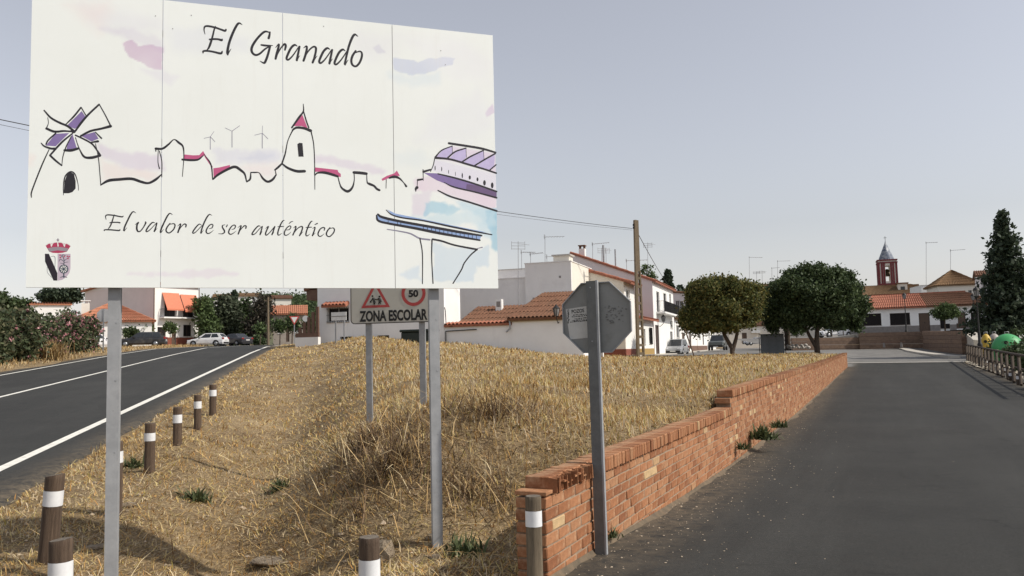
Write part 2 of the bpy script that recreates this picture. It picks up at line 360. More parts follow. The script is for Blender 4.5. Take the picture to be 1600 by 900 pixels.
# local frame: x along the wall, y to its left (field side), z up ; lane face at y=0
CH, BL, TH = .088, .252, .24
EXTRA = 3
def wz(l): return float(zwall(WO[1] + WC * l)) - EXTRA * CH
def rows(l): return (7 if l < 7.9 else 10) + EXTRA
LEN = 54.0
def brick_mesh(nm, lx, ly, lz, b=.006, seed=0):
    q = MB(); q.bbox(0, lx, 0, ly, 0, lz, b); r_ = random.Random(seed)
    q.v = [(x + r_.uniform(-.003, .003), y + r_.uniform(-.003, .003), z + r_.uniform(-.0025, .0025)) for x, y, z in q.v]
    me = bpy.data.meshes.new(nm); me.from_pydata(q.v, [], q.f); me.materials.append(bm1); return me
BM = [brick_mesh('brick', .24, TH, .076, .006, k) for k in range(5)]
BH = [brick_mesh('brick', .115, TH, .076, .006, 9 + k) for k in range(2)]
far_v = []; far_f = []; far_c = []
def far_box(x0, x1, y0, y1, z0, z1):
    k = len(far_v); far_v.extend([(x, y, z) for z in (z0, z1) for y in (y0, y1) for x in (x0, x1)])
    far_f.extend([tuple(i + k for i in f) for f in [(0, 2, 3, 1), (4, 5, 7, 6), (0, 1, 5, 4), (2, 6, 7, 3), (0, 4, 6, 2), (1, 3, 7, 5)]])
    c = rnd.random(); far_c.extend([(c, c, c)] * 8)
cnt = 0
for row in range(10 + EXTRA):
    x = 0.0 if row % 2 == 0 else -.0
    first = True
    while x < LEN:
        half = first and row % 2 == 1; first = False
        wl = .115 if half else .24
        if row < rows(x + wl / 2 + .01) and wz(x) - .02 + (row + 1) * CH > float(zlane(WO[1] + WC * x)) - .06:
            z0 = wz(x) - .02 + row * CH; jy = rnd.uniform(-.004, .005)
            if x < 8.3 and cnt < 300:
                o = inst('brick', rnd.choice(BH if half else BM), wall, (x, jy, z0), (0, rnd.uniform(-.004, .004) + 0, rnd.uniform(-.006, .006))); cnt += 1
            else: far_box(x, x + wl, jy, jy + TH, z0, z0 + .076)
        x += wl + .012
core = MB()
for a, b_, nr in ((.02, 7.88, 7 + EXTRA), (7.90, LEN, 10 + EXTRA)):
    k = a
    while k < b_:
        e = min(b_, k + 3.0); z0 = min(wz(k), wz(e)) - .25; zt = wz((k + e) / 2) - .02 + nr * CH - .006
        core.box(k, e, .008, TH - .008, z0, zt); k = e
core.build('mortar_core', mortar, wall)
# coping of bricks on edge; the near ones have lost their outer shell and show their cores
def broken_coping(seed):
    r_ = random.Random(seed); q = MB(); d = r_.uniform(.045, .075)
    q.bbox(0, .072, d, .25, 0, .115, .006)
    for kx in range(3):
        x0 = kx * .026
        q.box(x0, x0 + .009, r_.uniform(-.012, d * .8), d + .01, .004, .108)
    for kz in range(4):
        z0 = .004 + kz * .031
        if r_.random() < .8: q.box(.0, .070, r_.uniform(0, d * .9), d + .01, z0, z0 + .010)
    q.v = [(x + r_.uniform(-.004, .004), y + r_.uniform(-.005, .005), z + r_.uniform(-.004, .004)) for x, y, z in q.v]
    me = bpy.data.meshes.new('coping_brick'); me.from_pydata(q.v, [], q.f); me.materials.append(bm1); return me
CB = [brick_mesh('coping_brick', .073, .262, .115, .008, 40 + k) for k in range(4)]; CX = [broken_coping(k) for k in range(6)]
x = .14; cc = 0
while x < LEN:
    z0 = wz(x) - .02 + rows(x + .04) * CH + rnd.uniform(-.004, .004)
    if abs(x - 7.9) < .06 and x < 7.9: x += .084; continue
    if x < 13.5:
        o = inst('coping_brick', rnd.choice(CX if x < 1.25 else CB), wall, (x, -.030 + rnd.uniform(-.006, .006), z0), (rnd.uniform(-.02, .02), 0, rnd.uniform(-.015, .015))); cc += 1
    else: far_box(x, x + .073, -.016 + rnd.uniform(-.005, .005), .245, z0, z0 + .115)
    x += .084
inst('coping_slab', brick_mesh('coping_slab', .13, .25, .03, .006, 77), wall, (.0, -.005, wz(0) - .02 + (7 + EXTRA) * CH + .004))
fo = npmesh('brick_courses', np.array(far_v), np.array(far_f), bm2, np.array(far_c), wall); fo['kind'] = 'stuff'

# ------------------------------------------------------------------ dry grass
def straw_cols(n, green=.05):
    pal = np.array([srgb((200, 174, 128))[:3], srgb((180, 151, 105))[:3], srgb((140, 110, 70))[:3], srgb((226, 207, 166))[:3], srgb((88, 64, 40))[:3], srgb((120, 112, 64))[:3]])
    p = np.array([.3, .28, .16, .15, .11 - green / 2 + .0, green / 2 + .0]); p = p / p.sum()
    c = pal[rng.choice(6, n, p=p)] * rng.uniform(.6, 1.3, (n, 1)); return c
def blades(P, h, wd, lean, curve=.5, cols=None):
    """P (n,3) base, h,wd,lean arrays -> V,F,col"""
    n = len(P); ph = rng.uniform(0, 2 * np.pi, n); d = np.stack([np.cos(ph), np.sin(ph), np.zeros(n)], 1)
    ps = ph + np.pi / 2 + rng.uniform(-.6, .6, n); sd_ = np.stack([np.cos(ps), np.sin(ps), np.zeros(n)], 1)
    l2 = np.minimum(lean + curve * rng.uniform(0, 1, n), 1.75)
    a1 = np.stack([np.sin(lean), np.cos(lean)], 1); a2 = np.stack([np.sin(l2), np.cos(l2)], 1)
    up = np.array([0, 0, 1.])
    m1 = P + (d * a1[:, :1] + up * a1[:, 1:]) * (h * .55)[:, None]
    tp = m1 + (d * a2[:, :1] + up * a2[:, 1:]) * (h * .45)[:, None]
    w_ = wd[:, None] * .5
    V = np.stack([P - sd_ * w_, P + sd_ * w_, m1 - sd_ * w_ * .8, m1 + sd_ * w_ * .8, tp], 1).reshape(-1, 3)
    k = np.arange(n)[:, None] * 5
    Fc = np.concatenate([k + np.array([[0, 1, 2]]), k + np.array([[1, 3, 2]]), k + np.array([[2, 3, 4]])], 0)
    col = np.repeat(cols if cols is not None else straw_cols(n), 5, 0)
    return V, Fc, col
def join(parts):
    V = []; Fs = []; Cs = []; k = 0
    for v, f, c in parts: V.append(v); Fs.append(f + k); Cs.append(c); k += len(v)
    return np.concatenate(V), np.concatenate(Fs), np.concatenate(Cs)
def scatter(x0, x1, y0, y1, dens):
    n = int((x1 - x0) * (y1 - y0) * dens); return rng.uniform(x0, x1, n), rng.uniform(y0, y1, n)
gm = MA('straw', rough=.95, transl=.25, spec=.04)
parts = []
for (y0, y1, dens, ws, x0f, x1f) in ((5.0, 9, 1700, .0068, -6.5, 2.0), (9, 14, 1050, .0095, -8, 4.2), (14, 22, 430, .015, -10, 8), (22, 36, 170, .026, -13.5, 14.2), (36, 64, 75, .046, -19, 27)):
    X, Y = scatter(x0f, x1f, y0, y1, dens)
    n = RN[0] * X + RN[1] * Y; m = wall_m(X, Y)
    ragged = .25 * (fbm(X * 1.5, Y * 1.5, 31, 3) - .5)
    keep = (n > -3.62 + ragged) & (m < -.27) & ~((Y < 5.85) & (X > -.45) & (X < .6))
    keep &= (Y < 62.5) & (X > -90)
    cl = fbm(X * .8, Y * .8, 17, 4)                      # patchiness
    shortz = 1 - sst(.2, 1.5, n + .5 * (cl - .5)) * sst(7.4, 9.4, Y)
    keep &= rng.uniform(0, 1, len(X)) < np.where(shortz > .5, .45 + .7 * cl, .55 + .8 * cl)
    X, Y, n, cl, shortz = (a[keep] for a in (X, Y, n, cl, shortz))
    N = len(X); big = min(1.0, .75 + y0 / 60)
    h = (1 - shortz) * rng.uniform(.05, .25, N) * (.3 + 1.15 * cl) * big + shortz * rng.uniform(.04, .16, N)
    lean = np.where(rng.uniform(0, 1, N) < .56 + .34 * shortz, rng.uniform(.9, 1.52, N), np.abs(rng.normal(.4, .5, N)))
    Z = terr(X, Y) - .01
    c = straw_cols(N, .10) * ((.50 + 1.15 * fbm(X * .6, Y * .6, 41, 3)) * (.6 + .9 * fbm(X * 4, Y * 4, 43, 3)))[:, None] * np.array([1.5, 1.44, 1.32]); c = np.minimum(c, np.array([.60, .50, .35]))
    c = np.where((shortz > .5)[:, None], c * np.array([1.1, 1.07, 1.0]), c)
    parts.append(blades(np.stack([X, Y, Z], 1), h, ws * rng.uniform(.7, 1.4, N), lean, .7, c))
V, Fc, col = join(parts); g = npmesh('dry_grass', V, Fc, gm, col); tag(g, 'dry straw-coloured grass covering the plot between road and brick wall', 'grass', kind='stuff')
# verge across the road
X, Y = scatter(-60, -10, 8, 90, 22); n = RN[0] * X + RN[1] * Y; k = (n < -12.95) & (n > -17); X, Y = X[k], Y[k]; N = len(X)
V, Fc, col = blades(np.stack([X, Y, terr(X, Y) - .01], 1), rng.uniform(.08, .3, N), np.full(N, .03), np.abs(rng.normal(.5, .4, N)), .6, straw_cols(N))
g = npmesh('verge_grass', V, Fc, gm, col); tag(g, 'dry grass on the verge across the road under the bushes', 'grass', kind='stuff')
# long pale stalks lying about
X, Y = scatter(-5, 2.2, 6.2, 13, 9); n = RN[0] * X + RN[1] * Y; m = wall_m(X, Y); k = (n > -2.8) & (m < -.4); X, Y = X[k], Y[k]; N = len(X)
V, Fc, col = blades(np.stack([X, Y, terr(X, Y) + .03], 1), rng.uniform(.25, .75, N), np.full(N, .009), rng.uniform(1.0, 1.5, N), .4, straw_cols(N) * 1.25)
n2_ = 130; X = rng.uniform(-2.6, .2, n2_); Y = rng.uniform(7.4, 10.6, n2_); P2 = blades(np.stack([X, Y, terr(X, Y) + .08], 1), rng.uniform(.3, .85, n2_), np.full(n2_, .007), rng.uniform(.7, 1.35, n2_), .7, straw_cols(n2_) * 1.15); V, Fc, col = join([(V, Fc, col), P2])
g = npmesh('fallen_stalks', V, Fc, gm, col); tag(g, 'long pale straw stalks lying over the ditch and mound', 'straw', kind='stuff')
# pebbles and clods
def pebbles(name, X, Y, Z, sz, cols, mat):
    base = np.array([[0, 0, 1], [1, 0, .1], [.2, 1, 0], [-1, .2, .1], [-.1, -1, 0], [0, 0, -.6]], float)
    tri = np.array([[0, 1, 2], [0, 2, 3], [0, 3, 4], [0, 4, 1], [5, 2, 1], [5, 3, 2], [5, 4, 3], [5, 1, 4]])
    n = len(X); a = rng.uniform(0, 6.28, n); sc = sz[:, None] * rng.uniform(.6, 1.3, (n, 3)) * np.array([1, 1, .65])
    B = base[None] * sc[:, None] * rng.uniform(.75, 1.25, (n, 6, 1)); ca, sa = np.cos(a)[:, None], np.sin(a)[:, None]
    Vx = B[..., 0] * ca - B[..., 1] * sa; Vy = B[..., 0] * sa + B[..., 1] * ca
    V = np.stack([Vx + X[:, None], Vy + Y[:, None], B[..., 2] + Z[:, None]], -1).reshape(-1, 3)
    Fc = (np.arange(n)[:, None, None] * 6 + tri[None]).reshape(-1, 3)
    return npmesh(name, V, Fc, mat, np.repeat(cols, 6, 0))
pbm = MA('pebble', rough=.9, nscale=30)
X, Y = scatter(-6.5, 1.2, 5.0, 11, 60); n = RN[0] * X + RN[1] * Y; k = (n > -3.75) & (wall_m(X, Y) < -.3) & (rng.uniform(0, 1, len(X)) < 1.2 - Y / 12); X, Y = X[k], Y[k]; N = len(X)
o = pebbles('pebbles', X, Y, terr(X, Y) + .004, rng.gamma(2, .006, N) + .004, np.array([(.38, .30, .21)]) * rng.uniform(.5, 1.5, (N, 1)), pbm); tag(o, 'small stones and clods scattered on the bare soil', 'stones', kind='stuff')
# grit on the lane beside the wall
l = rng.gamma(1.3, 6, 900) - .6; m = rng.gamma(1.2, .35, 900) + .03; k = (l < 45) & (m < 5); l, m = l[k], m[k]; X, Y = lane_xy(l, m); N = len(X)
o = pebbles('grit', X, Y, zlane(Y) + .011, rng.gamma(2, .002, N) + .002, np.array([(.42, .35, .26)]) * rng.uniform(.5, 1.5, (N, 1)), pbm); tag(o, 'pale grit and crumbs on the asphalt along the wall', 'grit', kind='stuff')
# sandy dust washed against the wall foot
dm = M('sandy_dust', (.17, .125, .08), (.10, .08, .055), 9, .95, bmp=.6)
LD = np.arange(-.2, 48, .12)
dust = strip('dust_bank', lambda l, v: lane_xy(l, .004 + v * (.015 + .4 * np.clip(fbm(l * .8, l * 0, 61, 4) - .42, 0, 1))), LD, np.linspace(0, 1, 5), dm,
             lambda l, v: zlane(lane_xy(l, v * 0)[1]) + .006 + .035 * (1 - v) ** 1.5 + .004 * (1 - v)); dust['kind'] = 'stuff'; tag(dust, 'sandy dust washed against the foot of the brick wall', 'dust')
# green weeds
weedm = MA('weed_leaf', rough=.7, transl=.2)
def weed(px, py, size, n, label, z=None, dead=False):
    p = ghit(px, py) if z is None else on(px, py, z)
    ang = rng.uniform(0, 6.28, n); rr = np.abs(rng.normal(0, size * (.35 if not dead else .75), n))
    P = np.stack([p.x + rr * np.cos(ang), p.y + rr * np.sin(ang), np.full(n, p.z)], 1)
    if z is None: P[:, 2] = terr(P[:, 0], P[:, 1])
    c = np.array([(.085, .105, .045)]) * rng.uniform(.6, 1.5, (n, 1)) if not dead else np.where(rng.uniform(0, 1, (n, 1)) < .35, straw_cols(n) * 1.05, np.array([(.17, .115, .068)]) * rng.uniform(.2, 1.6, (n, 1)))
    V, Fc, col = blades(P, rng.uniform(.3, 1, n) * size, np.full(n, size * (.11 if not dead else .018)), np.abs(rng.normal(.75 if not dead else .95, .4, n)), .9, c)
    o = npmesh('weed' if not dead else 'dead_brush', V - np.array(p), Fc, weedm, col); o.location = p
    return tag(o, label, 'weed' if not dead else 'brush', kind='stuff' if dead else None)
weed(1192, 686, .34, 260, 'largest green weed at the foot of the brick wall on the lane', -.05)
weed(1217, 668, .26, 170, 'green weed just beyond the largest one at the wall foot', -.05)
weed(1160, 702, .2, 90, 'small green tuft at wall foot nearest side of the largest weed', -.05)
weed(955, 840, .13, 60, 'tiny green sprig behind the foot of the stop sign post', -.03)
weed(310, 782, .24, 130, 'grey green leafy weed in the ditch left of the mound')
weed(208, 731, .22, 150, 'dark green weed clump beside a striped wooden bollard')
weed(435, 765, .2, 120, 'small green weed low in the middle of the ditch')
weed(725, 868, .22, 130, 'grey green weed between sign post and brick wall end')
weed(610, 735, .6, 700, 'dark tangled dead brush hanging on the front of the mound', dead=True)
weed(770, 645, .55, 420, 'brown dead brush heap on the mound right of the billboard post', dead=True)
weed(735, 775, .5, 420, 'reddish brown dead stems beside the right billboard post', dead=True)
weed(570, 700, .55, 480, 'dead stems arching over the top of the mound front', dead=True)
# pale rocks
rockm = M('pale_rock', (.38, .31, .22), (.25, .195, .135), 9, .95, bmp=1.0, dist=.05)
def rock(px, py, sx, sy, sz, label, seed):
    p = ghit(px, py)
    r_ = random.Random(seed); q = MB(); vs = []; fs = []; nu, nv = 10, 6
    for j in range(nv + 1):
        for i in range(nu):
            th = math.pi * j / nv; ph = 2 * math.pi * i / nu; k = 1 + r_.uniform(-.16, .16)
            cx = math.copysign(abs(math.sin(th) * math.cos(ph)) ** .7, math.cos(ph)); cy = math.copysign(abs(math.sin(th) * math.sin(ph)) ** .7, math.sin(ph))
            vs.append((sx * cx * k, sy * cy * k, sz * math.copysign(abs(math.cos(th)) ** .7, math.cos(th)) * k))
    for j in range(nv):
        for i in range(nu): fs.append((j * nu + i, (j + 1) * nu + i, (j + 1) * nu + (i + 1) % nu, j * nu + (i + 1) % nu))
    q.add(vs, fs); o = q.build('stone', rockm); o.location = p + Vector((0, 0, sz * .5)); o.rotation_euler.z = r_.uniform(0, 3); return tag(o, label, 'stone')
rock(601, 875, .085, .08, .11, 'squared pale stone block right behind the near middle bollard', 1)
rock(420, 878, .2, .13, .03, 'flat pale stone slab half buried in front of the ditch', 2)
rock(812, 838 - 130 + 135, .04, .03, .02, 'small pale stone in the straw before the brick wall end', 3)
rock(680, 873, .05, .04, .025, 'small pale stone at the foot of the right billboard post', 4)
rock(152, 858, .11, .05, .03, 'long pale stone lying left of the left billboard post', 5)
rock(195, 792, .12, .04, .03, 'flat pale stone behind the left billboard post', 6)
rock(1010 - 335, 842, .05, .05, .03, 'rounded stone left of the right billboard post', 8)
# ================================================================== BILLBOARD
BX, BY, BZ, BYAW, BW, BHt = -3.6572, 6.1445, 2.170, .33122, 3.7377, 2.3419
gal = M('galvanised_steel', (.30, .31, .32), (.40, .41, .42), 9, .55, .6, bmp=.15, dirt=((.20, .19, .18), 22, .62), spec=.5)
galp = M('grey_painted_steel', (.27, .28, .29), (.34, .35, .36), 7, .6, .1, bmp=.15, dirt=((.18, .18, .18), 14, .6))
alu = M('aluminium_sheet', (.45, .46, .46), (.52, .52, .52), 5, .5, .5)
bb = thing('billboard', (BX, BY, 0), BYAW, 'large white town billboard with painted skyline on two steel posts', 'billboard')
# homography photo pixel -> board metres (layout of the print on the board)
def _hom(src, dst):
    A = []
    for (x, y), (u, v) in zip(src, dst):
        A.append([x, y, 1, 0, 0, 0, -u * x, -u * y, -u]); A.append([0, 0, 0, x, y, 1, -v * x, -v * y, -v])
    return np.linalg.svd(np.array(A, float))[2][-1].reshape(3, 3)
HB = _hom([(40, 449.5), (778, 450), (50, -22), (770, 55)], [(0, 0), (BW, 0), (0, BHt), (BW, BHt)])
def hb(p):
    p = np.atleast_2d(np.asarray(p, float)); q = np.c_[p, np.ones(len(p))] @ HB.T; return q[:, :2] / q[:, 2:]
def zr_(ox, oy, sc): return lambda p: [(ox + a / sc, oy + b / sc) for a, b in p]
# washes of the print, as colour on the panels (u,v in photo px -> colour)
WASH = []   # (polygon in board metres, rgb srgb, alpha, softness m, wobble m, seed)
def wash(tr, poly, c, a, soft=.03, wob=.03): WASH.append((hb(tr(poly)), np.array(srgb(c)[:3]), a, soft, wob, len(WASH)))
I1 = zr_(0, 0, 1); Za = zr_(30, 0, 4); Zb = zr_(400, 0, 4); Z3 = zr_(30, 140, 5.293); Z4 = zr_(220, 140, 5.293); Z5 = zr_(480, 190, 5.142); Z6 = zr_(560, 200, 3.461)
wash(Za, [(380, 30), (620, 60), (880, 110), (900, 200), (640, 210), (450, 150)], (226, 226, 235), .55, .08)
wash(Za, [(300, 30), (560, 10), (540, 110), (500, 200), (400, 120)], (243, 226, 224), .5, .08)
wash(Za, [(500, 180), (660, 170), (900, 250), (900, 330), (700, 260)], (218, 214, 228), .7, .03)
wash(Za, [(635, 265), (700, 258), (740, 285), (800, 280), (898, 305), (898, 442), (810, 430), (740, 375), (690, 352), (650, 310)], (206, 178, 206), .95, .006, .02)
wash(Za, [(760, 430), (900, 440), (980, 480), (940, 530), (850, 500)], (226, 224, 236), .6, .03)
wash(Za, [(940, 170), (1200, 180), (1440, 250), (1420, 320), (1100, 330), (960, 310)], (226, 230, 238), .6, .06)
wash(Zb, [(860, 362), (960, 368), (1010, 390), (1160, 352), (1245, 365), (1220, 405), (1080, 452), (960, 472), (860, 440)], (196, 205, 231), .95, .006, .02)
wash(Zb, [(820, 450), (960, 470), (1150, 450), (1150, 520), (970, 545), (830, 490)], (222, 234, 240), .8, .04)
wash(Zb, [(735, 300), (770, 275), (800, 310), (815, 330), (760, 325)], (205, 206, 222), .8, .01, .02)
wash(Zb, [(640, 200), (840, 230), (880, 330), (700, 380), (600, 300)], (228, 228, 236), .5, .08)
wash(Zb, [(1430, 710), (1480, 640), (1490, 700), (1440, 740)], (216, 196, 224), .9, .01, .02)
wash(Zb, [(1100, 700), (1400, 560), (1490, 800), (1300, 900), (1000, 880)], (230, 232, 240), .6, .1)
wash(Zb, [(880, 220), (1300, 250), (1480, 380), (1460, 520), (1250, 500)], (232, 232, 240), .5, .1)
wash(Z3, [(640, 450), (820, 500), (1170, 555), (1190, 660), (1000, 670), (850, 650), (700, 560)], (216, 204, 226), .8, .025, .03)
wash(Z3, [(660, 560), (850, 650), (1170, 670), (1150, 720), (1060, 760), (930, 730), (700, 755)], (239, 226, 224), .8, .03)
wash(Z3, [(60, 540), (130, 560), (100, 640), (60, 640)], (244, 230, 226), .7, .03)
wash(Z4, [(600, 500), (860, 500), (1180, 510), (1170, 590), (900, 620), (720, 600), (600, 640)], (220, 221, 236), .85, .03, .04)
wash(Z4, [(780, 560), (960, 530), (1100, 545), (1000, 590), (830, 600)], (206, 211, 230), .6, .02, .04)
wash(Z4, [(740, 640), (1140, 600), (1100, 740), (1000, 700), (900, 680)], (240, 228, 230), .8, .03)
wash(Z5, [(62, 265), (260, 300), (480, 350), (640, 395), (600, 430), (400, 395), (200, 350), (65, 320)], (223, 214, 230), .85, .02, .03)
wash(Z5, [(700, 260), (900, 230), (1000, 300), (900, 360), (720, 360)], (226, 236, 240), .6, .05)
wash(Z5, [(850, 470), (1000, 440), (1520, 590), (1525, 720), (1300, 650), (1050, 560), (870, 560)], (228, 208, 226), .95, .02, .02)
wash(Z5, [(1020, 290), (1160, 195), (1515, 255), (1518, 415), (1300, 350)], (221, 203, 228), .9, .01, .0)
wash(Z5, [(1000, 390), (1025, 300), (1518, 420), (1518, 555), (1200, 460)], (224, 220, 240), .9, .01, .0)
wash(Z5, [(835, 580), (990, 560), (1000, 640), (960, 740), (840, 760)], (222, 212, 228), .8, .02, .03)
wash(Z5, [(940, 645), (1100, 640), (1230, 700), (1180, 740), (1000, 740), (950, 750)], (164, 208, 228), .95, .012, .03)
wash(Z5, [(840, 760), (1100, 740), (1400, 700), (1525, 720), (1525, 860), (1300, 830), (860, 790)], (200, 225, 236), .85, .03, .04)
wash(Z5, [(1120, 600), (1300, 650), (1525, 720), (1525, 800), (1420, 800), (1250, 690)], (178, 214, 232), .8, .03, .03)
wash(Z6, [(690, 450), (745, 440), (755, 660), (720, 640), (705, 540)], (138, 194, 220), .95, .015, .03)
wash(Z6, [(640, 520), (720, 480), (720, 600), (640, 580)], (190, 220, 236), .8, .03, .03)
wash(Z6, [(405, 620), (520, 640), (635, 660), (700, 640), (700, 740), (640, 750), (620, 830), (400, 830)], (204, 222, 236), .85, .012, .03)
wash(Z6, [(210, 790), (330, 740), (340, 825), (250, 815)], (204, 222, 238), .8, .015, .03)
wash(Z6, [(540, 400), (740, 445), (740, 520), (640, 520), (560, 470)], (214, 232, 240), .7, .03, .04)
wash(I1, [(200, 428), (290, 424), (345, 420), (375, 428), (330, 433), (260, 433)], (231, 222, 234), .8, .015)
def pdist(poly, P):
    """signed distance (negative inside) of points P to polygon"""
    d = np.full(len(P), 1e9); ins = np.zeros(len(P), bool); n = len(poly)
    for i in range(n):
        a, b = poly[i], poly[(i + 1) % n]; ab = b - a; t = np.clip(((P - a) @ ab) / (ab @ ab + 1e-12), 0, 1)
        d = np.minimum(d, np.linalg.norm(P - a - t[:, None] * ab, axis=1))
        c = ((a[1] > P[:, 1]) != (b[1] > P[:, 1])); xx = (b[0] - a[0]) * (P[:, 1] - a[1]) / (b[1] - a[1] + 1e-12) + a[0]
        ins ^= c & (P[:, 0] < xx)
    return np.where(ins, -d, d)
prm = None
def print_mat():
    m, t, b = _nodes('printed_sheet'); a = t.nodes.new('ShaderNodeAttribute'); a.attribute_name = 'Col'
    f = noise(t, 1.3, 5, .6); col = mix(t, 1.0, a.outputs['Color'], ramp(t, f, [(.3, (.955, .955, .945)), (.7, (1, 1, 1))]), 'MULTIPLY')
    st = noise(t, 3, 6, .7, stretch=(4, 4, .35)); col = mix(t, ramp(t, st, [(.55, (0, 0, 0)), (.85, (.25, .25, .25))]), col, (.66, .65, .6))
    t.links.new(col, b.inputs['Base Color']); b.inputs['Roughness'].default_value = .5; b.inputs['Specular IOR Level'].default_value = .35; return m
prm = print_mat()
PW = BW / 4; GAP = .0022
for k in range(4):
    u0, u1 = k * PW + (GAP if k else 0), (k + 1) * PW - (GAP if k < 3 else 0)
    us = np.linspace(u0, u1, 90); vs = np.linspace(0, BHt, 220); U, Vv = np.meshgrid(us, vs, indexing='ij'); P = np.stack([U, Vv], -1).reshape(-1, 2)
    col = np.tile(np.array([(.848, .885, .862)]), (len(P), 1))
    wx = (fbm(P[:, 0] * 9, P[:, 1] * 9, 3, 4) - .47); 
    for poly, c, a, soft, wob, sdn in WASH:
        lo = poly.min(0) - .15; hi = poly.max(0) + .15; sel = np.where(((P > lo) & (P < hi)).all(1))[0]
        if not len(sel): continue
        q = P[sel]; d = pdist(poly, q) + wob * 2.2 * (fbm(q[:, 0] * 14, q[:, 1] * 14, sdn, 4) - .47)
        al = .74 * a * (1 - sst(-soft, soft, d)) * (.72 + .5 * fbm(q[:, 0] * 5, q[:, 1] * 5, sdn + 9, 3)); al = np.clip(al, 0, 1)[:, None]
        col[sel] = col[sel] * (1 - al) + c * .97 * al
    nu, nv = 90, 220; front = np.stack([P[:, 0], np.zeros(len(P)), P[:, 1] + BZ], 1)
    i, j = np.meshgrid(np.arange(nu - 1), np.arange(nv - 1), indexing='ij'); a_ = (i * nv + j).ravel()
    Fc = np.stack([a_, a_ + nv, a_ + nv + 1, a_ + 1], 1)
    # back and edges
    kb = len(front); T = .028
    ex = np.array([(u, y, z) for z in (BZ, BZ + BHt) for y in (0.0, T) for u in (u0, u1)])
    ef = np.array([(0, 2, 3, 1), (4, 5, 7, 6), (2, 6, 7, 3), (0, 4, 6, 2), (1, 3, 7, 5)]) + kb
    V = np.concatenate([front, ex]); Fc = np.concatenate([Fc, ef]); col = np.concatenate([col, np.full((8, 3), .6)])
    npmesh('panel', V, Fc, prm, col, bb)
for zz in (BZ + .25, BZ + 1.15, BZ + 2.05): MB().box(.15, BW - .15, .0285, .058, zz, zz + .05).build('back_rail', gal, bb)
def board_post(px_mid, zt):
    u = float(hb([(px_mid, 449.5)])[0, 0]); q = MB(); y0 = .060
    ww = .088
    q.box(u - ww / 2, u + ww / 2, y0, y0 + .055, -.4, zt)
    q.box(u + ww / 2 - .012, u + ww / 2 + .004, y0 + .0551, y0 + .075, -.4, zt - .01)
    return q.build('post', galp, bb), u
_, u1p = board_post(177, BZ + BHt - .1); _, u2p = board_post(680, BZ + BHt - .1)
for u in (u1p, u2p):
    for zz in (.9, 1.45, 1.9): bolt = MB(); bolt.m = Matrix.Translation((u + .02, .0585, zz)) @ Matrix.Rotation(R(90), 4, 'X'); bolt.lathe([(.006, -.002), (.006, .002)], 6); bolt.build('bolt', gal, bb)
for (x, y) in ((243, 25), (299, 24), (270, 45), (506, 41), (689, 79), (696, 101)):
    u, v = hb([(x, y)])[0]; riv = MB(); riv.m = Matrix.Translation((u, -.001, BZ + v)) @ Matrix.Rotation(R(90), 4, 'X'); riv.lathe([(.0045, -.001), (.0045, .001)], 8); riv.build('rivet', M('rivet_dark', (.3, .3, .3), None, 5, .5), bb)
ink = M('black_ink', (.016, .015, .02), (.024, .022, .028), 20, .5)
LAY = [0]
def catmull(p, sub=6):
    p = np.asarray(p, float)
    if len(p) < 3: return p
    q = np.vstack([2 * p[0] - p[1], p, 2 * p[-1] - p[-2]]); out = []
    for i in range(1, len(q) - 2):
        for t in np.linspace(0, 1, sub, endpoint=False):
            out.append(.5 * (2 * q[i] + (q[i + 1] - q[i - 1]) * t + (2 * q[i - 1] - 5 * q[i] + 4 * q[i + 1] - q[i + 2]) * t * t + (3 * q[i] - q[i - 1] - 3 * q[i + 1] + q[i + 2]) * t ** 3))
    out.append(q[-2]); return np.array(out)
def stroke(mb, tr, sc, pts, smooth=True, y=-.0022):
    """pts (x,y,w) in zoom pixels -> ribbon with round ends on the board"""
    a = np.array(pts, float)
    xy = np.array(tr([(q[0], q[1]) for q in a])); P = np.c_[xy, a[:, 2] / sc]
    P = catmull(P) if smooth else P
    uv = hb(P[:, :2]); mpp = np.linalg.norm(hb(P[:, :2] + [1, 0]) - uv, axis=1); wv = np.maximum(P[:, 2], .5) * mpp * .5
    d = np.gradient(uv, axis=0); L = np.linalg.norm(d, axis=1)[:, None] + 1e-9; d = d / L; nrm = np.stack([-d[:, 1], d[:, 0]], 1)
    LAY[0] += 1; yy = y * .25 - (LAY[0] % 40) * .000006
    vs = []; fs = []
    for k in range(len(uv)):
        for sg in (1, -1):
            q = uv[k] + nrm[k] * wv[k] * sg; vs.append((q[0], yy, BZ + q[1]))
    for k in range(len(uv) - 1): fs.append((2 * k, 2 * k + 1, 2 * k + 3, 2 * k + 2))
    mb.add(vs, fs)
    for e, sg in ((0, -1), (-1, 1)):
        c = uv[e]; r_ = wv[e]
        if r_ > .001:
            base = math.atan2(d[e][1] * sg, d[e][0] * sg); arc = [(c[0] + r_ * math.cos(base + t), yy, BZ + c[1] + r_ * math.sin(base + t)) for t in np.linspace(-math.pi / 2, math.pi / 2, 6)]
            mb.add(arc, [tuple(range(6))])
def fill(mb, tr, poly, y=-.0012):
    LAY[0] += 1; yy = y * .25 - (LAY[0] % 10) * .000006; uv = hb(tr(poly)); mb.add([(u, yy, BZ + v) for u, v in uv], [tuple(range(len(uv)))])
def sh(st, dx, dy): return [[(x + dx, y + dy, w_) for x, y, w_ in s] for s in st]
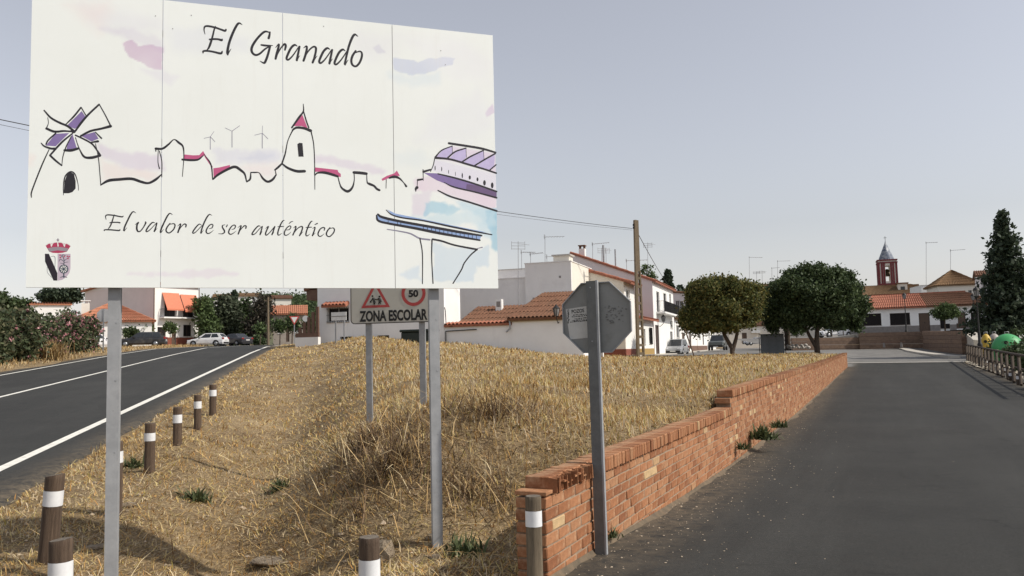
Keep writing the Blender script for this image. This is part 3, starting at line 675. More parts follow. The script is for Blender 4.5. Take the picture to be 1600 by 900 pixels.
# --- lettering: El Granado
T1 = zr_(305, 25, 10); T2 = zr_(440, 30, 10)
A1 = [[(245, 420, 14), (205, 402, 34), (150, 450, 36), (100, 550, 36), (80, 615, 34), (105, 635, 30), (160, 590, 24), (220, 510, 20), (275, 425, 18)], [(285, 427, 28), (265, 520, 34), (240, 640, 36)], [(242, 650, 20), (260, 610, 16), (287, 570, 8)]]
t1 = [[(155, 285, 10), (140, 225, 18), (150, 170, 28), (200, 158, 34), (310, 180, 34), (400, 210, 34), (465, 232, 36), (483, 212, 26)],
      [(318, 162, 16), (297, 220, 26), (268, 340, 30), (240, 430, 36), (212, 500, 30), (185, 532, 16)],
      [(228, 368, 30), (290, 362, 34), (360, 364, 34), (412, 378, 40), (424, 365, 24)], [(124, 580, 18), (128, 552, 30), (190, 546, 34), (290, 562, 34), (400, 586, 38), (424, 555, 22)],
      [(735, 135, 10), (685, 112, 32), (640, 165, 38), (580, 290, 40), (530, 430, 40), (505, 560, 40), (510, 605, 28)], [(512, 605, 16), (538, 550, 16), (562, 515, 8)],
      [(1150, 348, 38), (1163, 300, 34), (1170, 252, 26)], [(1165, 255, 18), (1090, 245, 34), (1010, 310, 36), (930, 410, 38), (885, 500, 40), (892, 570, 38), (945, 610, 36), (1010, 590, 32), (1090, 520, 28), (1165, 472, 20)],
      [(1035, 453, 28), (1110, 462, 34), (1212, 462, 12)], [(1172, 475, 34), (1140, 600, 36), (1108, 690, 38), (1078, 735, 34), (1015, 705, 10)],
      [(1258, 495, 8), (1310, 440, 26), (1297, 520, 38), (1275, 600, 40), (1258, 670, 34)], [(1280, 620, 12), (1330, 520, 20), (1362, 475, 24), (1400, 438, 34), (1418, 468, 36), (1405, 530, 28)]]
t2 = A1 + [[(345, 450, 8), (390, 422, 28), (397, 460, 34), (375, 560, 36), (345, 650, 34)], [(360, 610, 12), (420, 500, 22), (490, 435, 28), (535, 440, 34), (538, 500, 34), (515, 600, 34), (488, 678, 34)], [(495, 675, 18), (525, 620, 14), (557, 573, 8)]]
t2 += sh(A1, 510, 50) + sh(A1[:1], 750, 72) + [[(1195, 268, 10), (1147, 238, 34), (1105, 290, 38), (1055, 420, 36), (1020, 560, 34), (990, 700, 34)], [(995, 715, 20), (1015, 680, 14), (1042, 635, 8)],
      [(1160, 497, 32), (1112, 570, 36), (1092, 650, 36), (1112, 715, 34), (1165, 735, 32), (1220, 680, 34), (1255, 590, 34), (1255, 525, 30), (1220, 502, 24), (1160, 522, 16)]]
let = MB()
for s_ in t1: stroke(let, T1, 10, s_)
for s_ in t2: stroke(let, T2, 10, s_)
o = let.build('title_lettering', ink, bb); o['label'] = 'black brush lettering reading El Granado'
# --- lettering: El valor de ser auténtico
T3 = zr_(155, 320, 11.43); T4 = zr_(285, 325, 12.8); T5 = zr_(385, 330, 11.034)
L1 = [[(655, 150, 6), (607, 127, 22), (560, 180, 28), (500, 300, 28), (455, 400, 30), (440, 462, 28)], [(447, 472, 16), (470, 445, 12), (497, 410, 6)]]
m3 = [[(125, 270, 8), (113, 222, 18), (128, 190, 24), (180, 185, 26), (270, 195, 26), (370, 215, 26), (415, 219, 24), (430, 205, 14)], [(270, 180, 12), (250, 240, 22), (225, 320, 24), (195, 390, 24), (160, 436, 12)],
      [(190, 325, 20), (250, 318, 24), (330, 318, 24), (368, 325, 28)], [(90, 468, 16), (98, 452, 22), (180, 450, 26), (280, 458, 26), (358, 463, 26), (372, 442, 14)]] + L1 + \
     [[(640, 360, 6), (702, 316, 22), (678, 360, 30), (672, 430, 32), (692, 478, 28), (740, 470, 22), (800, 390, 22), (830, 330, 28), (828, 310, 24)],
      [(995, 325, 10), (950, 321, 24), (890, 380, 26), (840, 460, 26), (852, 484, 22), (900, 455, 18), (970, 385, 14), (1025, 325, 14)], [(1030, 330, 24), (1010, 410, 26), (985, 478, 28)], [(993, 478, 14), (1010, 455, 10), (1037, 423, 6)]] + sh(L1, 655, 30) + \
     [[(1265, 336, 22), (1215, 400, 26), (1195, 460, 26), (1220, 498, 24), (1265, 500, 22), (1330, 440, 24), (1355, 370, 24), (1330, 340, 20), (1265, 352, 12)],
      [(1400, 385, 6), (1455, 342, 20), (1440, 400, 28), (1407, 496, 28)], [(1420, 470, 10), (1470, 390, 16), (1520, 347, 22), (1553, 358, 26), (1546, 398, 24)]]
E1 = [[(540, 415, 12), (590, 400, 20), (612, 352, 24), (590, 327, 22), (540, 350, 24), (490, 420, 28), (477, 480, 28), (512, 513, 24), (570, 490, 16), (625, 445, 6)]]
m4 = [[(380, 340, 10), (335, 327, 24), (270, 390, 28), (210, 480, 28), (222, 508, 24), (270, 480, 18), (340, 410, 16), (395, 350, 14)], [(590, 150, 6), (542, 132, 24), (490, 190, 30), (430, 310, 30), (390, 420, 30), (370, 502, 30)], [(380, 508, 14), (400, 480, 10), (427, 438, 6)]] + E1 + \
     [[(900, 340, 22), (882, 376, 24)], [(855, 336, 8), (808, 350, 22), (802, 390, 28), (838, 450, 30), (840, 490, 28), (795, 518, 20), (720, 515, 8)]] + sh(E1, 450, 15) + \
     [[(1110, 395, 6), (1175, 352, 22), (1155, 420, 30), (1118, 520, 30)], [(1130, 490, 10), (1190, 405, 18), (1240, 357, 24), (1276, 366, 28), (1268, 408, 26)]]
TT = [[(660, 158, 6), (630, 167, 20), (590, 230, 24), (552, 330, 24), (541, 393, 24), (562, 413, 18), (610, 380, 6)], [(540, 268, 10), (590, 265, 18), (645, 262, 12)]]
m5 = [[(240, 260, 10), (205, 256, 22), (150, 310, 24), (100, 385, 24), (112, 406, 20), (160, 380, 16), (230, 300, 14), (275, 260, 14)], [(275, 267, 22), (255, 340, 24), (236, 404, 24)], [(240, 405, 14), (272, 350, 6)],
      [(330, 300, 6), (380, 262, 22), (350, 330, 24), (330, 390, 24), (347, 413, 20), (400, 370, 16), (492, 262, 18)], [(490, 267, 22), (465, 340, 24), (441, 404, 24)], [(445, 405, 14), (477, 358, 6)]] + TT + \
     [[(690, 325, 10), (740, 315, 16), (768, 272, 18), (745, 254, 18), (700, 285, 20), (660, 350, 22), (656, 400, 22), (687, 416, 18), (735, 390, 12), (767, 358, 6)], [(735, 215, 10), (765, 187, 16), (800, 175, 12)],
      [(810, 290, 6), (853, 260, 20), (845, 310, 24), (802, 410, 24)], [(820, 380, 10), (880, 300, 16), (940, 264, 20), (968, 277, 24), (950, 350, 24), (917, 420, 24)], [(920, 420, 14), (977, 353, 6)]] + sh(TT, 485, 12) + \
     [[(1140, 300, 6), (1183, 277, 20), (1165, 350, 24), (1138, 420, 24)], [(1142, 420, 14), (1187, 373, 6)], [(1182, 230, 14), (1222, 210, 22)],
      [(1340, 328, 16), (1350, 292, 22), (1320, 280, 20), (1270, 310, 22), (1236, 380, 24), (1247, 423, 20), (1285, 430, 16), (1342, 388, 6)],
      [(1440, 284, 22), (1395, 340, 24), (1379, 395, 24), (1402, 430, 20), (1440, 433, 20), (1495, 380, 22), (1518, 322, 22), (1495, 287, 18), (1440, 298, 10)]]
let = MB()
for s_ in m3: stroke(let, T3, 11.43, s_)
for s_ in m4: stroke(let, T4, 12.8, s_)
for s_ in m5: stroke(let, T5, 11.034, s_)
o = let.build('motto_lettering', ink, bb); o['label'] = 'black brush lettering reading El valor de ser auténtico'
# --- ink drawing
dr = MB()
r3 = [[(205, 175, 12), (260, 235, 18), (330, 275, 20), (400, 305, 20), (450, 345, 22)], [(235, 235, 6), (240, 280, 6), (225, 320, 10)], [(225, 325, 22), (290, 350, 22), (370, 345, 18), (440, 350, 14)],
      [(385, 290, 10), (450, 225, 16), (510, 150, 14)], [(512, 150, 10), (550, 215, 9)], [(460, 350, 16), (510, 280, 20), (570, 210, 18), (660, 125, 16)], [(662, 125, 9), (710, 210, 10), (755, 300, 12)], [(755, 305, 26), (680, 325, 20), (590, 345, 20), (510, 385, 18)],
      [(630, 355, 10), (680, 405, 14)], [(590, 440, 10), (650, 430, 22)], [(465, 380, 14), (530, 410, 16), (600, 450, 16), (640, 500, 14), (668, 543, 18)], [(668, 548, 22), (600, 565, 26), (540, 560, 20), (505, 510, 12), (480, 450, 8), (465, 400, 8)],
      [(440, 365, 12), (350, 440, 18), (255, 545, 16)], [(255, 548, 18), (300, 590, 18), (350, 630, 14)], [(352, 630, 6), (360, 560, 8), (385, 480, 10), (430, 390, 8)], [(300, 365, 14), (240, 420, 14), (220, 455, 12)],
      [(180, 445, 8), (205, 470, 16), (260, 490, 20), (300, 490, 20)], [(375, 505, 22), (430, 505, 26), (485, 490, 22)], [(425, 345, 14), (450, 350, 30), (465, 345, 14)],
      [(245, 500, 8), (190, 620, 12), (130, 770, 12), (100, 855, 12), (100, 895, 8)], [(630, 450, 6), (655, 570, 8), (675, 795, 8)], [(675, 790, 12), (740, 755, 26), (830, 745, 26), (930, 740, 26), (1010, 765, 24), (1070, 775, 20), (1130, 745, 22), (1175, 705, 10)],
      [(365, 875, 5), (365, 800, 8), (380, 720, 12), (425, 682, 14), (462, 705, 10), (485, 780, 6), (490, 835, 5)], [(1130, 515, 6), (1130, 490, 14)], [(1130, 490, 22), (1185, 490, 20), (1235, 455, 16), (1280, 415, 9), (1320, 440, 20), (1355, 475, 14), (1362, 560, 8), (1350, 720, 6)],
      [(1150, 500, 6), (1148, 600, 7), (1160, 655, 10)], [(1160, 510, 8), (1180, 600, 8), (1180, 725, 6)], [(1350, 580, 18), (1420, 585, 20), (1480, 580, 16), (1522, 548, 8)]]
for s_ in r3: stroke(dr, Z3, 5.293, s_)
fill(dr, Z3, [(366, 860), (375, 760), (395, 705), (425, 685), (452, 700), (466, 760), (466, 820), (440, 850), (410, 860)], -.0022)
r4 = [[(522, 535, 6), (580, 620, 12), (595, 745, 9)], [(597, 743, 14), (640, 705, 20), (720, 660, 22), (780, 640, 24), (830, 670, 22), (860, 700, 16), (875, 760, 10)], [(877, 763, 12), (905, 740, 16), (910, 690, 9)], [(910, 686, 10), (945, 686, 12), (980, 690, 8), (1010, 735, 18), (1050, 762, 20), (1090, 745, 20), (1120, 705, 12)],
      [(1110, 665, 14), (1140, 640, 18), (1170, 610, 14)], [(1112, 665, 6), (1120, 705, 10)], [(1170, 605, 14), (1195, 530, 12), (1215, 430, 8), (1245, 360, 10), (1268, 322, 14)], [(1170, 615, 14), (1220, 650, 20), (1290, 675, 24), (1355, 675, 24)], [(1410, 350, 10), (1430, 450, 9), (1438, 600, 8), (1440, 825, 6)],
      [(1255, 335, 12), (1290, 315, 20), (1350, 320, 22), (1405, 340, 26)], [(1250, 315, 14), (1310, 230, 18), (1345, 180, 12), (1345, 120, 6)], [(1347, 180, 10), (1370, 260, 12), (1390, 315, 12)]]
for s_ in r4: stroke(dr, Z4, 5.293, s_)
fill(dr, Z4, [(1295, 452), (1312, 440), (1338, 443), (1347, 555), (1305, 555)], -.0022)
r5 = [[(62, 432, 8), (85, 412, 14), (140, 410, 22), (200, 425, 22), (245, 440, 18)], [(248, 445, 8), (262, 500, 10), (280, 535, 16), (325, 560, 22), (362, 530, 16), (378, 470, 8), (376, 405, 8)], [(375, 408, 22), (430, 412, 24), (476, 418, 22)], [(478, 420, 6), (482, 485, 10), (500, 500, 20), (535, 515, 18), (560, 540, 18), (580, 550, 18)],
      [(60, 380, 8), (60, 430, 8)], [(660, 452, 14), (700, 442, 22), (740, 455, 16), (775, 490, 8), (795, 518, 18)], [(635, 465, 6), (633, 535, 5)], [(872, 560, 5), (872, 540, 18), (882, 528, 24)], [(883, 520, 5), (885, 470, 6)], [(888, 468, 16), (925, 462, 14)], [(932, 472, 5), (930, 385, 8)], [(933, 402, 18), (990, 385, 14)], [(990, 400, 6), (1012, 350, 7), (1025, 290, 8)],
      [(1138, 173, 18), (1250, 190, 18), (1400, 215, 18), (1513, 247, 14)], [(1030, 290, 18), (1150, 302, 16), (1300, 345, 16), (1420, 380, 14), (1517, 412, 14)], [(1028, 285, 12), (1080, 230, 10), (1165, 195, 8)], [(1130, 288, 12), (1190, 240, 12), (1275, 212, 10)], [(1240, 325, 12), (1310, 280, 12), (1415, 230, 10)], [(1345, 352, 12), (1430, 300, 12), (1510, 255, 12)], [(1465, 388, 10), (1516, 345, 10)],
      [(1165, 197, 4), (1166, 250, 4)], [(1275, 214, 4), (1278, 285, 4)], [(1415, 232, 4), (1420, 300, 4)], [(1050, 418, 10), (1200, 455, 14), (1350, 500, 14), (1520, 560, 14)], [(1100, 488, 6), (1180, 525, 12), (1350, 565, 12), (1520, 610, 14)], [(1050, 552, 10), (1150, 600, 14), (1300, 645, 14), (1522, 716, 14)]]
for s_ in r5: stroke(dr, Z5, 5.142, s_)
for (x, y, hh, ww_) in ((1027, 372, 40, 8), (1080, 380, 38, 7), (1135, 402, 34, 5), (1190, 418, 36, 4), (1245, 432, 44, 10), (1305, 447, 34, 18), (1367, 462, 32, 16), (1423, 490, 44, 22), (1485, 510, 48, 22)):
    fill(dr, Z5, [(x + ww_ / 2 * math.cos(a), y + hh / 2 * math.sin(a)) for a in np.linspace(0, 6.28, 11)[:-1]], -.0022)
r6 = [[(150, 443, 4), (180, 468, 7), (240, 485, 8), (350, 500, 8), (500, 532, 9), (640, 560, 8), (720, 575, 6)], [(105, 466, 10), (130, 482, 14), (230, 505, 14), (400, 535, 14), (550, 562, 14), (665, 580, 9)], [(98, 472, 8), (107, 500, 12), (160, 515, 12), (300, 540, 14), (450, 570, 14), (655, 605, 9)],
      [(332, 597, 7), (345, 680, 6), (345, 840, 5)], [(397, 602, 8), (395, 700, 6), (402, 838, 6)], [(400, 600, 10), (450, 610, 10), (520, 632, 9), (640, 655, 10)], [(640, 655, 8), (605, 685, 7), (570, 730, 7), (555, 765, 7), (510, 838, 6)]]
for s_ in r6: stroke(dr, Z6, 3.461, s_)
for x in range(350, 650, 22): stroke(dr, Z6, 3.461, [(x, 530 + (x - 350) * .165, 3), (x + 1, 548 + (x - 350) * .17, 3)], False)
for x in (160, 210, 228): stroke(dr, Z6, 3.461, [(x, 492 + (x - 160) * .13, 3), (x + 1, 512 + (x - 160) * .15, 3)], False)
o = dr.build('ink_drawing', ink, bb); o['label'] = 'black brush drawing of windmill, village skyline, ship-like hall and bridge'
def pm_(n, c): return M(n, c, tuple(v * .9 for v in c), 14, .55)
def fills(name, mat, polys, lab=None):
    for tr, p in polys:
        q = MB(); fill(q, tr, p); o = q.build(name, mat, bb)
    return o
fills('purple_print', pm_('print_purple', srgb((134, 116, 168))[:3]), [(Z3, [(395, 300), (515, 180), (548, 228), (490, 300), (460, 328)]), (Z3, [(510, 385), (622, 353), (656, 408), (598, 432)]), (Z3, [(300, 368), (412, 362), (300, 472), (218, 466)]), (Z3, [(440, 370), (474, 482), (388, 505), (402, 440)]),
      (Z5, [(935, 410), (1050, 415), (1200, 457), (1350, 500), (1520, 560), (1520, 608), (1350, 565), (1180, 525), (1040, 470)])])
fills('dark_purple_print', pm_('print_plum', srgb((112, 92, 130))[:3]), [(Z5, [(1280, 500), (1370, 512), (1520, 562), (1520, 606), (1370, 568), (1275, 545)])]).location.y = -.0002
fills('lilac_print', pm_('print_lilac', srgb((196, 186, 224))[:3]), [(Z5, [(1035, 285), (1085, 232), (1165, 198), (1166, 250), (1130, 288)]), (Z5, [(1145, 290), (1192, 244), (1274, 216), (1277, 285), (1240, 322)]), (Z5, [(1250, 328), (1312, 284), (1414, 234), (1419, 302), (1345, 350)]), (Z5, [(1360, 356), (1432, 304), (1505, 262), (1505, 300), (1500, 358), (1465, 385)])])
fills('pink_print', pm_('print_rose', srgb((196, 92, 136))[:3]), [(Z3, [(1366, 538), (1440, 545), (1490, 543), (1522, 508), (1532, 545), (1500, 575), (1440, 588), (1366, 574)]), (Z4, [(515, 508), (530, 535), (596, 640), (590, 650), (530, 560)]), (Z4, [(600, 652), (650, 645), (738, 624), (738, 645), (670, 690), (603, 725)]),
      (Z5, [(65, 368), (245, 388), (250, 405), (270, 420), (270, 445), (245, 442), (190, 420), (120, 400), (65, 404)]), (Z5, [(597, 460), (640, 435), (700, 415), (720, 392), (745, 435), (690, 440), (640, 460), (605, 476)]), (Z4, [(1338, 210), (1380, 318), (1330, 302), (1268, 302), (1300, 255)])])
fills('blue_print', pm_('print_blue', srgb((150, 176, 220))[:3]), [(Z6, [(100, 468), (130, 484), (230, 507), (400, 537), (550, 564), (663, 582), (655, 603), (450, 568), (300, 538), (160, 513), (105, 498)]), (Z6, [(155, 440), (200, 462), (350, 492), (500, 524), (690, 562), (640, 560), (500, 534), (350, 502), (240, 487), (180, 468)])])
glm = pm_('print_grey', srgb((140, 138, 156))[:3])
for s_ in ([(575, 392, 5), (575, 495, 6)], [(575, 392, 4), (523, 405, 4)], [(575, 392, 4), (606, 347, 3)], [(575, 390, 4), (613, 432, 5)], [(755, 345, 6), (755, 478, 6)], [(755, 345, 4), (698, 318, 4)], [(755, 345, 5), (818, 300, 4)], [(1005, 362, 6), (1005, 485, 6)], [(1005, 362, 4), (942, 378, 4)], [(1005, 362, 3), (1008, 300, 3)], [(1005, 360, 4), (1052, 408, 5)]): gl = MB(); stroke(gl, Z4, 5.293, s_, False); gl.build('turbine_line_print', glm, bb)
for s_ in ([(155, 547, 5), (220, 557, 7), (280, 570, 8), (330, 595, 9), (385, 603, 9)], [(640, 650, 4), (668, 643, 6)]): gl = MB(); stroke(gl, Z6, 3.461, s_); gl.build('arch_line_print', glm, bb)
# --- coat of arms
ZC = zr_(60, 368, 11.68)
def cf(name, mat, polys, par, y=-.0012):
    for p in polys: q = MB(); fill(q, ZC, p, y); o = q.build(name, mat, par)
    return o
arms = cf('coat_of_arms', pm_('arms_lilac', srgb((196, 182, 196))[:3]), [[(350, 340), (585, 340), (585, 600), (565, 690), (505, 770), (430, 815), (350, 830)]], bb); arms['label'] = 'town coat of arms with crown, black bend and tree over a wheel'
dkm = pm_('arms_dark', srgb((38, 30, 42))[:3]); redm = pm_('arms_red', srgb((176, 58, 92))[:3]); grm = pm_('arms_grey', srgb((150, 142, 150))[:3]); wtm = pm_('arms_white', (.8, .8, .78)); slm = pm_('arms_slate', srgb((52, 66, 80))[:3])
cf('bend', dkm, [[(118, 340), (190, 340), (345, 690), (345, 828), (275, 828), (120, 480)]], arms, -.0022)
cf('crown', redm, [[(132, 195), (180, 160), (260, 145), (350, 130), (450, 145), (540, 165), (585, 200), (545, 262), (520, 300), (440, 322), (360, 328), (260, 322), (195, 300), (165, 250)]], arms)
cf('crown_band', grm, [[(165, 240), (250, 222), (350, 215), (450, 222), (548, 240), (520, 298), (350, 276), (200, 305)], [(345, 60), (365, 60), (372, 112), (338, 112)], [(330, 80), (380, 80), (380, 92), (330, 92)]], arms, -.0022)
ar = MB()
for s_ in ([(135, 185, 12), (180, 150, 20), (225, 150, 24), (235, 205, 18)], [(240, 200, 12), (270, 140, 18), (350, 125, 18)], [(350, 130, 20), (358, 200, 22)], [(350, 125, 18), (440, 140, 18), (468, 200, 12)], [(475, 205, 18), (490, 150, 22), (540, 160, 20), (585, 195, 10)]): stroke(ar, ZC, 11.68, s_, y=-.0026)
ar.build('crown_arch', wtm, arms)
tr_ = MB()
for s_ in ([(465, 770, 22), (462, 690, 22), (465, 540, 16), (465, 440, 14), (430, 370, 10)], [(465, 480, 10), (400, 440, 12), (375, 480, 8)], [(465, 470, 10), (520, 430, 10), (560, 390, 10)], [(465, 520, 10), (400, 510, 8)], [(465, 500, 10), (540, 490, 8)], [(400, 770, 10), (465, 755, 16), (520, 770, 10)], [(410, 400, 10), (440, 360, 12), (490, 370, 12)], [(232, 390, 6), (300, 400, 8), (300, 600, 6)], [(160, 580, 5), (165, 680, 6), (240, 770, 5)]): stroke(tr_, ZC, 11.68, s_, y=-.0024)
cx, cy, rr = 462, 618, 86
fill(tr_, ZC, [(cx + rr * math.cos(a), cy + rr * .95 * math.sin(a)) for a in np.linspace(0, 6.28, 21)[:-1]], -.0022)
tr_.build('tree_and_wheel', slm, arms)
cf('wheel_spoke', wtm, [[(cx + 16 * math.cos(a), cy + 16 * math.sin(a)), (cx + 66 * math.cos(a - .2), cy + 66 * math.sin(a - .2)), (cx + 66 * math.cos(a + .2), cy + 66 * math.sin(a + .2))] for a in np.arange(.3, 6.28, 6.283 / 9)], arms, -.0032)
cf('fruit', redm, [[(x + 16 * math.cos(a), y + 14 * math.sin(a)) for a in np.linspace(0, 6.28, 8)[:-1]] for x, y in ((400, 410), (470, 390), (530, 385), (565, 390), (540, 425), (395, 365))], arms, -.0032)

# ================================================================== SIGNS
def text_mesh(txt, h, sx, off, mat, parent, loc, name='lettering', rot=(R(90), 0, 0), shear=0):
    cu = bpy.data.curves.new(name, 'FONT'); cu.body = txt; cu.size = h / .69; cu.offset = off; cu.align_x = 'CENTER'; cu.shear = shear; cu.extrude = .0006; cu.resolution_u = 4
    o = bpy.data.objects.new(name, cu); C.objects.link(o); dg = bpy.context.evaluated_depsgraph_get(); dg.update()
    me = bpy.data.meshes.new_from_object(o.evaluated_get(dg)); bpy.data.objects.remove(o); bpy.data.curves.remove(cu)
    me.name = name; me.materials.clear(); me.materials.append(mat)
    o = bpy.data.objects.new(name, me); C.objects.link(o); o.parent = parent; o.location = loc; o.rotation_euler = rot; o.scale = (sx, 1, 1); return o
blk = M('sign_black', (.014, .014, .015), (.02, .02, .02), 12, .5)
# school zone sign
pL = at(575, 560, 11.5); pR = at(659, 560, 11.35)
sz = thing('school_zone_sign', (pL.x, pL.y, tz(pL.x, pL.y)), math.atan2(pR.y - pL.y, pR.x - pL.x), 'grey school zone warning sign reading ZONA ESCOLAR behind the billboard', 'road sign')
gz = tz(pL.x, pL.y); D = (pR - pL).length
MZ = Matrix.Identity(4)
plate_mat = M('sign_plate_grey', (.50, .485, .42), (.54, .525, .46), 4, .55, bmp=.05, dirt=((.44, .43, .37), 3, .6))
zb = at(575, 506, 11.5).z - gz; x0 = -28 * 11.5 / F; Wp = 1.25; Hp = 1.05
def rrect(x0, x1, z0, z1, r_, n=6):
    o = []
    for cx_, cz_, a0 in ((x1 - r_, z0 + r_, -90), (x1 - r_, z1 - r_, 0), (x0 + r_, z1 - r_, 90), (x0 + r_, z0 + r_, 180)):
        o += [(cx_ + r_ * math.cos(R(a0 + 90 * k / n)), cz_ + r_ * math.sin(R(a0 + 90 * k / n))) for k in range(n + 1)]
    return o
q = MB(); q.prism(rrect(x0, x0 + Wp, zb, zb + Hp, .06), 0, .025); plate = q.build('plate', plate_mat, sz)
rim = MB(); a_, b_ = rrect(x0, x0 + Wp, zb, zb + Hp, .06), rrect(x0 + .012, x0 + Wp - .012, zb + .012, zb + Hp - .012, .05); n_ = len(a_)
rim.add([(x, -.004, z) for x, z in a_] + [(x, -.004, z) for x, z in b_] + [(x, .0, z) for x, z in a_], [(i, (i + 1) % n_, (i + 1) % n_ + n_, i + n_) for i in range(n_)] + [(i, i + 2 * n_, (i + 1) % n_ + 2 * n_, (i + 1) % n_) for i in range(n_)])
rim.build('rim', M('sign_rim', (.05, .045, .04), (.07, .06, .05), 8, .6), sz)
for xx in (0, D): MB().box(xx - .042, xx + .042, .027, .07, -.5, zb + Hp - .1).build('post', gal, sz)
k_ = 11.5 / F
sgr = M('sign_red', (.42, .055, .05), (.46, .075, .07), 6, .5)
def sx_(px): return (px - 575) * k_ * 1.0
def szz(px, py): return at(px, py, 11.45).z - gz
cxT = sx_(588.5); bz = szz(588, 480.5); hw = .213
def tri(hw_, z0_): return [(cxT - hw_, z0_), (cxT + hw_, z0_), (cxT, z0_ + hw_ * 1.75)]
q = MB(); o_, i_ = tri(hw, bz), tri(hw - .062, bz + .035)
q.add([(x, -.004, z) for x, z in o_ + i_], [(0, 1, 4, 3), (1, 2, 5, 4), (2, 0, 3, 5)]); q.build('warning_triangle', sgr, sz)
q = MB(); ccx, ccz = sx_(650.5), szz(650.5, 459); ns = 32
q.add([(ccx + r_ * math.cos(2 * math.pi * k / ns), -.004, ccz + r_ * math.sin(2 * math.pi * k / ns)) for r_ in (.175, .13) for k in range(ns)], [(k, (k + 1) % ns, (k + 1) % ns + ns, k + ns) for k in range(ns)]); q.build('speed_limit_ring', sgr, sz)
text_mesh('50', .088, 1.1, .006, blk, sz, (ccx - .002, -.004, ccz - .045), 'speed_lettering')
text_mesh('ZONA ESCOLAR', .138, .655, .0075, blk, sz, (sx_(617), -.004, szz(617, 500.5)), 'sign_lettering')
ch = MB()
def limb(pts, r_): ch.tube([(cxT + x, -.005, bz + .045 + z) for x, z in pts], r_, 5)
def head(x, z, r_): ch.m = Matrix.Translation((cxT + x, -.005, bz + .045 + z)) @ Matrix.Rotation(R(90), 4, 'X'); ch.lathe([(r_, -.002), (r_, .002)], 10); ch.m = Matrix.Identity(4)
head(-.045, .118, .013); head(.06, .108, .014)
limb([(-.035, .095), (-.02, .055)], .016); limb([(-.02, .055), (-.005, .03), (-.02, .0)], .007); limb([(-.028, .05), (-.022, .0)], .007); limb([(-.035, .09), (-.06, .06), (-.075, .045)], .006); limb([(-.03, .085), (.01, .068), (.04, .075)], .006); limb([(-.07, .045), (-.075, .03)], .012)
limb([(.055, .088), (.062, .045)], .017); limb([(.055, .04), (.045, .0)], .007); limb([(.068, .04), (.072, .0)], .007); limb([(.065, .085), (.085, .055)], .007); limb([(.07, .06), (.09, .035)], .008)
ch.build('children_pictogram', blk, sz)
# stop sign seen from behind
sp = on(946, 859, -.045); SY = R(-21)
ss = thing('stop_sign', sp, SY, 'back of an octagonal sign on a galvanised post beside the brick wall', 'road sign')
octc = at(934, 496, sp.y); oz = octc.z - sp.z; ox = octc.x - sp.x; orad = .322
lean = -.010
tilt = Matrix.Rotation(-.004, 4, 'Y')
grey = M('sign_back_grey', (.27, .275, .265), (.22, .225, .215), 3, .55, .1, bmp=.08, dirt=((.17, .17, .16), 5, .58))
q = MB(tilt); q.prism([(ox + orad * math.cos(R(22.5 + 45 * k)), oz + orad * math.sin(R(22.5 + 45 * k))) for k in range(8)], -.0, .003); q.build('plate', grey, ss)
q = MB(tilt); oo = [(ox + orad * math.cos(R(22.5 + 45 * k)), oz + orad * math.sin(R(22.5 + 45 * k))) for k in range(8)]; ii = [(ox + (x - ox) * .975, oz + (z - oz) * .975) for x, z in oo]
q.add([(x, -.022, z) for x, z in oo] + [(x, .004, z) for x, z in oo] + [(x, -.022, z) for x, z in ii] + [(x, -.0005, z) for x, z in ii], [(k, (k + 1) % 8, (k + 1) % 8 + 8, k + 8) for k in range(8)] + [(k, k + 16, (k + 1) % 8 + 16, (k + 1) % 8) for k in range(8)] + [(k + 16, k + 24, (k + 1) % 8 + 24, (k + 1) % 8 + 16) for k in range(8)]); q.build('rim', galp, ss)
pw = .082
q = MB(tilt); x1 = ox + .002
q.box(x1 - pw / 2 - .028, x1 + pw / 2 - .028, -.070, -.024, -.35, oz + orad * .95); q.build('post', M('dark_galvanised', (.12, .125, .122), (.16, .165, .16), 10, .6, .1, bmp=.2, dirt=((.16, .16, .16), 30, .62)), ss)
q = MB(tilt); q.box(x1 + pw / 2 - .0275, x1 + pw / 2 - .012, -.072, -.026, -.35, oz + orad * .96); q.build('post_lit_edge', galp, ss)  # paler strip stands for the sun on the post's right side
for zz in (oz + .25, oz - .2): q = MB(); q.m = tilt @ Matrix.Translation((x1 - .03, -.0705, zz)) @ Matrix.Rotation(R(90), 4, 'X'); q.lathe([(.007, -.001), (.006, .006)], 6); q.build('bolt', gal, ss)
k_ = sp.y / F
def oxz(px, py): return ox + (px - 934) * k_ * 1.07, oz + (496 - py) * k_ 
pc = [oxz(887, 481), oxz(922, 477), oxz(922, 527), oxz(892, 529)]
paper = M('weathered_paper', (.58, .58, .55), (.50, .50, .48), 6, .8, dirt=((.42, .42, .39), 9, .6))
q = MB(tilt); q.add([(x, -.003, z) for x, z in pc], [(3, 2, 1, 0)]); ps = q.build('paper_notice', paper, ss); ps['label'] = 'torn white paper notice with the word POZOS'
text_mesh('POZOS', .030, .80, .0009, blk, ps, (oxz(904.3, 487)[0], -.0036, oxz(909, 487.5)[1]), 'notice_lettering', (R(90), R(-4), 0))
q = MB(tilt); r_ = random.Random(5)
for py, xa in ((492, 898), (494.5, 896), (498, 900), (500.5, 896), (502.5, 893)):
    px = xa
    while px < 920:
        w_ = r_.uniform(1.2, 3.8); h_ = r_.uniform(.9, 1.7); a = oxz(px, py - (px - 887) * .05); b = oxz(min(px + w_, 921), py - (px - 887) * .05 - h_)
        q.add([(a[0], -.0036, a[1]), (b[0], -.0036, a[1]), (b[0], -.0036, b[1]), (a[0], -.0036, b[1])], [(0, 1, 2, 3)]); px += w_ + r_.uniform(.5, 1.2)
